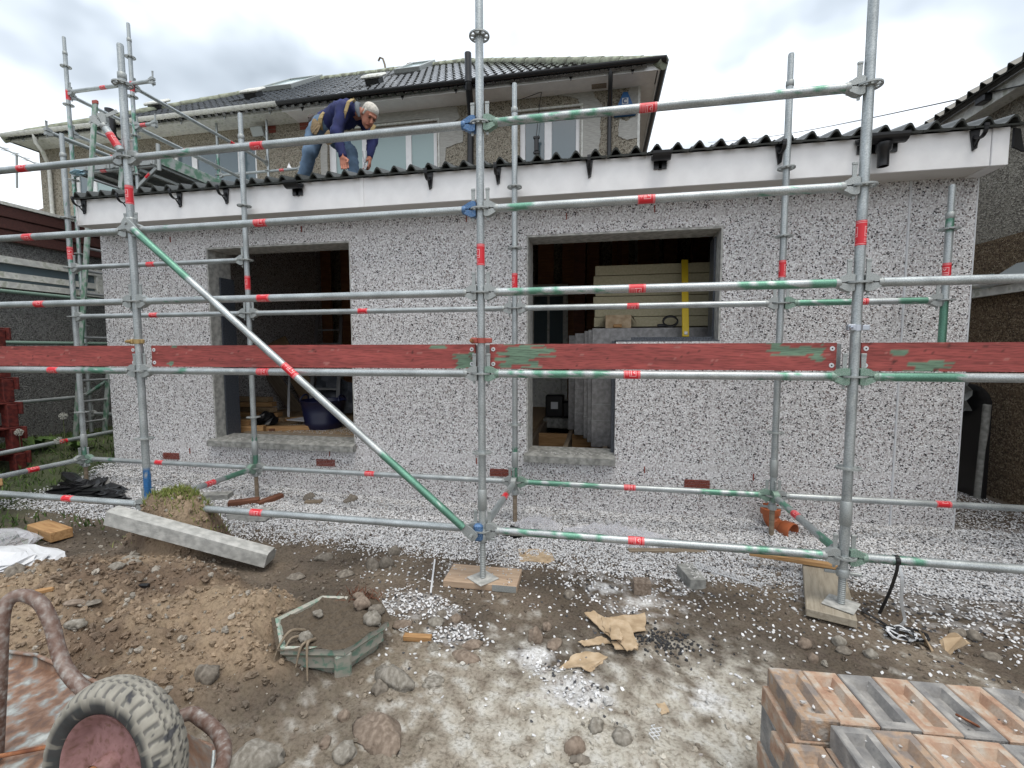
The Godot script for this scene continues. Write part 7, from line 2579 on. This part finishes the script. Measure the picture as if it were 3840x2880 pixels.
	flat_piece("cardboard", "narrow cardboard scrap under the front of the torn heap", "cardboard", [[0.80, 0.475], [0.93, 0.47], [0.93, 0.52], [0.82, 0.54]], 0.004, 0.03, 0.01, m.card, cg)
	flat_piece("cardboard", "lone diamond-shaped cardboard piece beside the white powder heap", "cardboard", [[0.552, 0.685], [0.60, 0.60], [0.673, 0.553], [0.74, 0.55], [0.782, 0.578], [0.73, 0.64], [0.70, 0.695], [0.64, 0.675]], 0.004, 0.01, 0.02, m.card, cg)
	flat_piece("cardboard", "flat brown cardboard sheet behind the middle sole board", "cardboard", [[0.133, -0.57], [0.368, -0.59], [0.40, -0.50], [0.421, -0.407], [0.30, -0.36], [0.177, -0.361]], 0.004, 0.008, 0.012, m.card, cg)
	flat_piece("cardboard", "tiny square cardboard scrap on the pale dust before the brick stack", "cardboard", [[0.982, 0.82], [1.017, 0.805], [1.03, 0.862], [0.997, 0.884]], 0.003, 0.006, 0.0, m.card, cg)
	flat_piece("cardboard", "curved cardboard square lying by the black tape bundle", "cardboard", [[2.423, 0.20], [2.51, 0.207], [2.495, 0.285], [2.405, 0.285]], 0.006, 0.02, 0.12, m.card, cg)
	flat_piece("cardboard", "curled cardboard offcut touching the curved square", "cardboard", [[2.30, 0.24], [2.35, 0.235], [2.395, 0.27], [2.38, 0.30], [2.31, 0.275]], 0.005, 0.02, 0.2, m.card, cg)
	# polythene
	var film := plain(Color(0.82, 0.82, 0.84, 0.33), 0.28)
	film.transparency = BaseMaterial3D.TRANSPARENCY_ALPHA
	for q in [["crumpled clear polythene by the green-footed back standard", 0.22, -0.98, 0.2, 0.13], ["long crumpled clear polythene sheet below the second window", 0.86, -0.9, 0.42, 0.14]]:
		s = begin(rest(q[1], q[2]))
		var n := 14
		var g := []
		for i in n:
			for k in n:
				var u: float = (i / (n - 1.0) - 0.5) * 2.0
				var v: float = (k / (n - 1.0) - 0.5) * 2.0
				var x: float = q[1] + u * q[3]
				var zz: float = q[2] + v * q[4]
				g.append(rest(x, zz, 0.01 + 0.11 * maxf(0.0, 1.0 - u * u) * maxf(0.0, 1.0 - v * v) * (0.7 + 0.5 * sin(i * 2.3 + k)) + 0.018 * sin(i * 4.1 + k * 2.7)))
		for i in n - 1:
			for k in n - 1:
				s.face([g[i * n + k], g[i * n + k + 1], g[(i + 1) * n + k + 1]], Vector3.UP)
				s.face([g[i * n + k], g[(i + 1) * n + k + 1], g[(i + 1) * n + k]], Vector3.UP)
		single("polythene", q[0], "plastic sheet", film, s, "clear polythene along the wall")
	# black membrane rags
	for q in [[-4.35, -0.85, 0.30, 0.09, 0.11, "crumpled black damp-proof membrane heap between pallets and clod", 1], [-3.98, -0.75, 0.28, 0.07, 0.06, "flatter black membrane rag next to the crumpled heap", 2], [0.08, -0.42 - 0.4, 0.09, 0.06, 0.04, "black rag at the foot of the middle transom", 3]]:
		s = begin(rest(q[0], q[1]))
		s.lump(rest(q[0], q[1], 0.02), Vector3(q[2], q[4], q[3] * 1.4), q[6] * 17, 0.55, 12)
		single("membrane_rag", q[5], "plastic sheet", m.bitumen, s)
	# plastic bag and sheet at the edge
	for q in [["bluish clear plastic bag on the grass at the yard edge", -3.52, 0.30, 0.24, film], ["white plastic sheet half under the mound at the yard edge", -3.05, 0.52, 0.3, m.white_plastic]]:
		s = begin(rest(q[1], q[2]))
		s.lump(rest(q[1], q[2], 0.04), Vector3(q[3], 0.08, 0.16), int(q[1] * 50), 0.35, 9)
		single("plastic_bag", q[0], "plastic bag", q[4], s)
	# timber bits
	timber("offcut", "short squared timber offcut by the grass, left of the concrete post", "timber", rest(-3.45, 0.05, 0.05), Vector3(0.42, 0.075, 0.13), Vector3(0, -0.28, 0.02), m.timber)
	timber("offcut", "little pale wood block on the ground beside the planter", "timber", rest(-0.197, 0.605, 0.014), Vector3(0.15, 0.03, 0.035), Vector3(0, 0.1, 0), m.timber)
	timber("batten", "thin batten lying on the slanted sole board", "timber", Vector3(2.03, 0.115, -0.50), Vector3(0.56, 0.03, 0.045), Vector3(0, -0.16, -0.03), m.timber)
	timber("batten", "long weathered batten on the white chips below the second window", "timber", rest(1.24, -0.72, 0.01), Vector3(0.58, 0.022, 0.05), Vector3(0, 0.16, 0), m.timber_old)
	timber("plank_piece", "broken brown plank on the chips behind the concrete post", "timber", rest(-2.6, -0.95, 0.025), Vector3(0.26, 0.045, 0.08), Vector3(0, 0.6, 0), m.timber_red)
	timber("plank_piece", "second half of the broken brown plank, pointing to the wall", "timber", rest(-2.42, -1.08, 0.025), Vector3(0.24, 0.045, 0.07), Vector3(0, 1.15, 0.1), m.timber_red)
	timber("offcut", "flat brown offcut among dark stones at the wall foot", "timber", rest(-2.0, -1.15, 0.015), Vector3(0.16, 0.03, 0.06), Vector3(0, 0.25, 0), m.timber_old)
	timber("offcut", "yellow wood stick on the mound by the barrow frame", "timber", rest(-2.12, 0.99, 0.012), Vector3(0.14, 0.022, 0.028), Vector3(0, 0.55, 0.1), m.timber)
	timber("offcut", "end of a yellow stick at the edge of the mound", "timber", rest(-2.38, 1.0, 0.012), Vector3(0.12, 0.022, 0.03), Vector3(0, 0.3, 0), m.timber)
	timber("white_rod", "thin white rod lying beside the middle sole board", "rod", rest(-0.363, -0.06, 0.012), Vector3(0.46, 0.010, 0.012), Vector3(0, -1.27, 0), m.white_plastic)
	timber("black_plug", "small black plastic plug on the mound", "plug", rest(-1.76, 0.735, 0.012), Vector3(0.055, 0.024, 0.024), Vector3(0, 0.2, 0), m.bitumen)
	timber("rusty_nail", "rusty bolt lying in the frog of a grey brick", "bolt", Vector3(1.775, 0.458, 1.31), Vector3(0.06, 0.006, 0.006), Vector3(0, -0.9, 0), m.rust)
	timber("brick_piece", "brown half brick on edge before the second window", "brick", rest(1.0, -0.10, 0.04), Vector3(0.105, 0.085, 0.075), Vector3(0, 0.1, 0), m.stone_red)
	timber("brick_piece", "dark grey brick dusted with chips beside the metal mesh", "brick", rest(1.33, -0.30, 0.035), Vector3(0.105, 0.07, 0.22), Vector3(0, 0.22, 0), m.concrete_dark)
	timber("concrete_block", "grey concrete offcut on the chips behind the clod", "block", rest(-2.95, -1.0, 0.03), Vector3(0.26, 0.07, 0.12), Vector3(0, 0.3, 0), m.concrete_dark)
	timber("concrete_block", "wedge of grey concrete just behind the concrete post", "block", rest(-2.3, -0.68, 0.035), Vector3(0.34, 0.08, 0.14), Vector3(0, 0.18, 0.05), m.concrete)
	timber("timber_end", "brown wood end under the lowest ledger behind the post", "timber", rest(-2.72, -0.72, 0.02), Vector3(0.2, 0.04, 0.06), Vector3(0, 0.1, 0), m.timber)
	# metal lath
	lath("long white expanded-metal strip beside the dark grey brick", rest(1.38, -0.53, 0.012), rest(1.735, -0.235, 0.014), 0.075, 0.006)
	lath("small scrap of white metal mesh near the planter", rest(-0.36, 0.47, 0.012), rest(-0.32, 0.575, 0.012), 0.05, 0.0)
	lath("tiny white mesh scrap on the dust in front", rest(0.945, 0.965, 0.012), rest(0.925, 1.03, 0.012), 0.04, 0.0)
	# strap and tape
	t = thing("strap", "black and silver strap hanging from the lowest ledger to the ground", "strap", Vector3(2.33, 0.37, 0))
	for q in [[[Vector3(2.32, 0.395, 0.02), Vector3(2.318, 0.33, 0.026), Vector3(2.30, 0.2, 0.01), Vector3(2.272, 0.05, -0.02)], 0], [[Vector3(2.325, 0.40, -0.02), Vector3(2.34, 0.3, 0.03), Vector3(2.335, 0.16, 0.05), Vector3(2.35, 0.07, 0.06), Vector3(2.31, 0.05, 0.09)], 1]]:
		s = S()
		var sm := smooth(q[0])
		for i in sm.size() - 1:
			s.bar(sm[i], sm[i + 1], 0.016, 0.003, 0.0, Vector3(0, 0.2, 1))
		obj("tail", s, m.bitumen if q[1] == 0 else m.alu, t)
	s = S()
	s.lathe([Vector2(R + 0.001, -0.01), Vector2(R + 0.004, -0.01), Vector2(R + 0.004, 0.01), Vector2(R + 0.001, 0.01)], 18, frame_up(Vector3(2.325, 0.373, 0), Vector3.RIGHT))
	obj("loop", s, m.bitumen, t)
	t = thing("tape_bundle", "tangled black and white tape bundle on the ground below the strap", "tape", rest(2.27, 0.2))
	for k in 7:
		s = S()
		var pts := []
		for i in 7:
			var an := i * 1.0 + k * 2.1
			pts.append(rest(2.28 + 0.06 * cos(an) + rng.randf_range(-0.03, 0.03), 0.19 + 0.05 * sin(an) + rng.randf_range(-0.02, 0.02), 0.01 + 0.03 * absf(sin(an * 1.7))))
		var sm := smooth(pts)
		for i in sm.size() - 1:
			s.bar(sm[i], sm[i + 1], 0.012, 0.002)
		obj("tape", s, m.bitumen if k % 3 else m.white_plastic, t)
	s = S()
	var tail := smooth([rest(2.26, 0.15, 0.012), rest(2.22, 0.06, 0.02), rest(2.19, -0.01, 0.02), rest(2.24, -0.06, 0.012)])
	for i in tail.size() - 1:
		s.bar(tail[i], tail[i + 1], 0.018, 0.003)
	obj("tail", s, m.bitumen, t)
	stones()


func stones() -> void:
	for q in [
		["long jagged brown lump nearest the camera beside the mound", -0.12, 1.19, 0.14, 0.045, 0.075, "stone_red", -0.5, 0.3],
		["broken concrete lump with a white face beyond the planter", -0.19, 0.92, 0.11, 0.055, 0.05, "stone_pale", -0.4, 0.3],
		["rounded grey cobble leaning on two others beyond the mound", -0.735, -0.13, 0.05, 0.06, 0.045, "stone", 0.2, 0.12],
		["farthest cobble of the three beyond the mound", -0.765, -0.32, 0.05, 0.045, 0.04, "stone", 0.6, 0.1],
		["angular cobble at the side of the three beyond the mound", -0.83, -0.11, 0.05, 0.05, 0.06, "stone", 1.0, 0.25],
		["upright brown stone standing in white powder", 0.41, 0.50, 0.04, 0.055, 0.03, "stone_red", 0.1, 0.2],
		["small brown stone just behind the powder patch", 0.457, 0.372, 0.03, 0.03, 0.026, "stone_red", 0.7, 0.25],
		["flat brown stone beside the upright one in the powder", 0.51, 0.52, 0.05, 0.02, 0.035, "stone_red", 0.9, 0.2],
		["rounded stone in front of the brown half brick", 0.56, 0.037, 0.038, 0.035, 0.034, "stone", 0.3, 0.12],
		["big flat reddish stone behind the little wood block", 0.09, 0.69, 0.075, 0.025, 0.05, "stone_red", -0.2, 0.2],
		["smaller flat stone touching the big reddish one", 0.10, 0.60, 0.055, 0.02, 0.04, "stone_red", 0.5, 0.2],
		["pale square stone at the edge of the chip spill", -0.157, 0.44, 0.045, 0.025, 0.045, "stone_pale", 0.5, 0.15],
		["brown pebble by the smaller chip spill", -0.055, 0.40, 0.035, 0.03, 0.03, "stone_red", 0.2, 0.15],
		["dark lump behind the pale square stone", -0.15, 0.365, 0.035, 0.03, 0.03, "stone", 1.2, 0.25],
		["pale three-cornered flat stone near the concrete lump", -0.008, 0.88, 0.05, 0.012, 0.045, "stone_pale", 0.3, 0.3],
		["small flat pale stone in front of the wood block", -0.09, 0.655, 0.038, 0.014, 0.03, "stone_pale", 0.9, 0.25],
		["rounded grey cobble on the gravel before the brick stack", 0.83, 1.03, 0.042, 0.032, 0.036, "stone_pale", 0.1, 0.12],
		["brown cobble nearest the bottom of the gravel", 0.65, 1.11, 0.042, 0.034, 0.034, "stone_red", 0.4, 0.1],
		["angular grey stone at the back of the gravel", 0.73, 0.995, 0.035, 0.025, 0.03, "stone_pale", 0.7, 0.3],
		["split slate-grey stone below the brown cobble", 0.67, 1.155, 0.04, 0.018, 0.022, "stone", 0.2, 0.3],
		["brown stone behind the corner of the brick stack", 1.76, 0.32, 0.035, 0.032, 0.03, "stone_red", 0.2, 0.2],
		["tan stone between the brick stack and the slanted board", 1.935, 0.275, 0.035, 0.032, 0.03, "stone_pale", 0.8, 0.2],
		["grey stone leaning on the tan one", 1.93, 0.335, 0.035, 0.02, 0.03, "stone", 0.1, 0.2],
		["tan stone under the end of the slanted board", 2.04, 0.35, 0.035, 0.026, 0.03, "stone_pale", 1.1, 0.22],
		["flat dark stone beyond the curved cardboard", 2.58, 0.09, 0.05, 0.018, 0.03, "stone", 0.3, 0.15],
		["rounded dark stone beyond the curved cardboard", 2.63, 0.115, 0.04, 0.03, 0.032, "stone", 0.7, 0.15],
		["flat grey stone in front of the curved cardboard", 2.59, 0.28, 0.045, 0.018, 0.03, "stone", 0.2, 0.2],
		["short reddish brick fragment behind the brick stack", 1.76, 0.415, 0.025, 0.03, 0.024, "stone_red", 0.2, 0.12],
		["big pale stone low on the mound below the post", -2.24, 0.41, 0.075, 0.03, 0.05, "stone_pale", 0.3, 0.2],
		["long pale stone on the middle of the mound", -2.11, 0.50, 0.055, 0.022, 0.035, "stone_pale", 0.1, 0.2],
		["pale greenish stone on the mound, the one nearest the barrow", -2.08, 0.63, 0.04, 0.022, 0.035, "stone_pale", 0.8, 0.2],
		["grey slab stone beside the greenish one on the mound", -1.99, 0.60, 0.04, 0.015, 0.035, "stone", 0.3, 0.2],
		["round earthy clod at the shoulder of the mound", -2.62, 0.78, 0.07, 0.06, 0.06, "stone", 0.0, 0.25],
		["pinkish long stone above the barrow frame", -1.84, 1.02, 0.05, 0.014, 0.024, "stone_red", 0.3, 0.15],
		["flat grey slate by the pinkish stone", -1.77, 1.0, 0.05, 0.008, 0.03, "stone", 0.5, 0.15],
		["tan stone next to the bent barrow frame", -1.69, 1.125, 0.05, 0.022, 0.03, "stone_pale", 0.2, 0.2],
		["squarish clod standing in a crack of the mound", -0.93, 1.17, 0.05, 0.05, 0.035, "stone", 0.5, 0.2],
		["large pale rock beside the barrow's front loop", -0.50, 1.40, 0.10, 0.05, 0.07, "stone_pale", 0.4, 0.22],
		["pale rock below the long jagged lump", -0.2, 1.30, 0.045, 0.035, 0.05, "stone_pale", 0.6, 0.25],
		["small orange stone at the foot of the mound", -0.30, 1.27, 0.022, 0.02, 0.028, "stone_red", 0.1, 0.2],
		["grey angular stone under the concrete lump", -0.225, 0.975, 0.04, 0.035, 0.035, "stone", 0.8, 0.25],
		["dark stone at the wall foot below the first sill", -2.09, -1.22, 0.065, 0.05, 0.05, "stone", 0.4, 0.25],
		["dark angular stone at the wall foot nearest the brace", -1.66, -1.26, 0.07, 0.055, 0.05, "stone", 0.9, 0.25],
		["brown pebble above the long jagged lump", -0.30, 1.14, 0.028, 0.026, 0.026, "stone_red", 0.2, 0.15],
		["flat brown stone on dark earth past the post end", -1.25, 0.14, 0.06, 0.022, 0.045, "stone", 0.2, 0.2],
		["tilted stone on dark earth behind the planter", -1.24, -0.17, 0.065, 0.035, 0.05, "stone", 0.9, 0.25],
		["flat oval stone in front of the cobble trio", -0.95, 0.04, 0.06, 0.022, 0.05, "stone", 0.3, 0.15],
		["brown flat stone at the corner of the planter", -0.33, 0.50, 0.055, 0.022, 0.04, "stone_red", 0.4, 0.15],
	]:
		rock(q[0], q[1], q[2], Vector3(q[3], q[4], q[5]), q[6], q[7], q[8])


func blade(long: float, wide: float) -> ArrayMesh:
	var keep := org
	org = Vector3.ZERO
	var s := S()
	s.face([Vector3(-wide, 0, 0), Vector3(wide, 0, 0), Vector3(wide * 0.6, long * 0.6, long * 0.1), Vector3(-wide * 0.6, long * 0.6, long * 0.1)], Vector3.BACK)
	s.face([Vector3(-wide * 0.6, long * 0.6, long * 0.1), Vector3(wide * 0.6, long * 0.6, long * 0.1), Vector3(0, long, long * 0.35)], Vector3.BACK)
	org = keep
	return s.mesh()


# ---------- chips, pebbles and crumbs past counting ----------
func crumb(seed_n: int, r: Vector3, rings := 3) -> ArrayMesh:
	var keep := org
	org = Vector3.ZERO
	var s := S()
	s.lump(Vector3.ZERO, r, seed_n, 0.35, rings)
	org = keep
	return s.mesh()


# how thick the fallen white chips lie, 0..1
func chip_cover(x: float, z: float) -> float:
	var n := 0.5 + 0.9 * nz.get_noise_2d(x * 2.3 + 60.0, z * 2.3)
	var edge := -0.84 - 0.3 * (n - 0.5) + 0.10 * smoothstep(1.5, 3.0, x)
	var v := smoothstep(edge + 0.75, edge - 0.25, z) * (0.8 + 0.5 * n)
	v *= smoothstep(-4.9, -4.4, x)
	if x > 2.2:
		v = maxf(v, 0.75 * smoothstep(0.35, -0.75, z - 0.25 * (x - 2.2)) * (0.5 + n))
	v = maxf(v, 0.50 * smoothstep(0.3, -0.6, z) * smoothstep(-1.3, -0.4, x) * (0.3 + n))
	v += 0.08 * smoothstep(1.2, 0.2, z) * smoothstep(-1.0, -0.2, x) * (0.2 + n)
	for p in [[-0.36, 0.27, 0.17, 0.12, 1.5], [-0.2, 0.33, 0.12, 0.08, 1.1], [-0.02, 0.54, 0.12, 0.09, 1.4], [0.02, 0.63, 0.07, 0.05, 0.6], [-0.94, -0.5, 0.16, 0.08, 1.5], [-0.8, -0.62, 0.3, 0.1, 0.6], [0.9, -0.27, 0.2, 0.13, 0.5], [0.64, 0.8, 0.12, 0.09, 0.6], [0.47, 0.68, 0.14, 0.06, 0.4], [0.9, 0.12, 0.14, 0.08, 0.5], [-3.4, -0.42, 0.4, 0.16, 0.5]]:
		v = maxf(v, hill(x, z, p[0], p[1], p[2], p[3], p[4]) * (0.55 + 0.9 * n))
	v *= 1.0 - smoothstep(0.02, 0.07, mound(x, z))
	return clampf(v, 0.0, 1.0)


func small_litter() -> void:
	var whites := [[], [], []]
	var wc := [[], [], []]
	var tries := 330000
	for k in tries:
		var x := rng.randf_range(-4.9, 4.4)
		var z := rng.randf_range(-1.39, 1.5) if k % 3 == 0 else rng.randf_range(-1.39, -0.3)
		if x > 3.6 and rng.randf() < 0.5:
			z = rng.randf_range(-4.5, 0.0)
		var cov := chip_cover(x, maxf(z, -1.39))
		if rng.randf() > cov:
			continue
		var i := k % 3
		var sc := rng.randf_range(0.5, 1.15) * (1.25 if z > -0.2 else 1.0)
		var b := Basis.from_euler(Vector3(rng.randf_range(-0.5, 0.5), rng.randf() * TAU, rng.randf_range(-0.5, 0.5))) * Basis.from_scale(Vector3(sc, sc * rng.randf_range(0.5, 0.9), sc))
		whites[i].append(Transform3D(b, rest(x, z, 0.002 + 0.012 * cov * rng.randf())))
		var c := Color(0.72, 0.72, 0.73) * rng.randf_range(0.72, 1.05)
		var u := rng.randf()
		if u < 0.13:
			c = Color(0.05, 0.05, 0.055)
		elif u < 0.26:
			c = Color(0.34, 0.31, 0.29)
		c.a = 1.0
		wc[i].append(c)
	for i in 3:
		scatter("stone_chip_litter", crumb(300 + i, Vector3(0.0085, 0.0045, 0.006)), m.chip, whites[i], wc[i])
	# chips caught on sills, boards and ledges
	var led := []
	var lc := []
	for q in [[-3.3, -1.7, 0.583, -1.38, -1.6, 170], [0.07, 0.85, 0.569, -1.38, -1.6, 130], [-0.24, 0.21, 0.047, -0.16, 0.05, 40], [1.32, 1.37, 0.072, -0.4, -0.2, 60], [-3.2, -1.8, 0.562, -1.75, -2.7, 1500], [1.3, 2.0, 0.455, 1.2, 1.6, 60]]:
		for k in q[5]:
			var sc := rng.randf_range(0.4, 1.0)
			led.append(Transform3D(Basis.from_euler(Vector3(0, rng.randf() * TAU, 0)) * Basis.from_scale(Vector3.ONE * sc), Vector3(rng.randf_range(q[0], q[1]), q[2], rng.randf_range(q[3], q[4]))))
			lc.append(Color(0.62, 0.61, 0.6) * rng.randf_range(0.6, 1.1) if rng.randf() < 0.85 else Color(0.08, 0.08, 0.08))
	scatter("stone_chip_litter", crumb(310, Vector3(0.0085, 0.0045, 0.006)), m.chip, led, lc)
	# earth crumbs and pebbles
	for v in 3:
		var xs := []
		var cs := []
		for k in 13000:
			var x := rng.randf_range(-3.6, 2.6)
			var z := rng.randf_range(-0.9, 1.75)
			var mo := mound(x, z)
			var want := 0.10 + minf(mo * 3.5, 0.75) + 0.35 * hill(x, z, 0.72, 1.05, 0.22, 0.14, 1.0) + 0.25 * hill(x, z, -0.9, 0.0, 0.4, 0.3, 1.0)
			if rng.randf() > want:
				continue
			var sc := 0.30 + 0.9 * pow(rng.randf(), 3.0) + (1.2 * pow(rng.randf(), 8.0) if mo > 0.05 else 0.8 * pow(rng.randf(), 10.0))
			var b := Basis.from_euler(Vector3(rng.randf() * TAU, rng.randf() * TAU, rng.randf() * TAU)) * Basis.from_scale(Vector3.ONE * sc)
			xs.append(Transform3D(b, rest(x, z, 0.003 * sc)))
			var c := ground_color(x, z) * rng.randf_range(0.75, 1.25)
			if rng.randf() < 0.10:
				c = Color(0.26, 0.235, 0.2) * rng.randf_range(0.7, 1.4)
			c.a = 1.0
			cs.append(c)
		scatter("pebble_litter", crumb(400 + v, Vector3(0.013, 0.009, 0.011), 4), m.chip, xs, cs)
	# dark grit spilt by the torn cardboard
	var ds := []
	for k in 240:
		var p := Vector2(1.07 + rng.randfn(0, 0.09), 0.37 + rng.randfn(0, 0.06))
		ds.append(Transform3D(Basis.from_euler(Vector3(rng.randf() * 6, rng.randf() * 6, 0)) * Basis.from_scale(Vector3.ONE * rng.randf_range(0.3, 1.1)), rest(p.x, p.y, 0.003)))
	scatter("dark_grit", crumb(420, Vector3(0.010, 0.007, 0.009)), plain(lin(0.03, 0.03, 0.032), 0.8), ds, [])
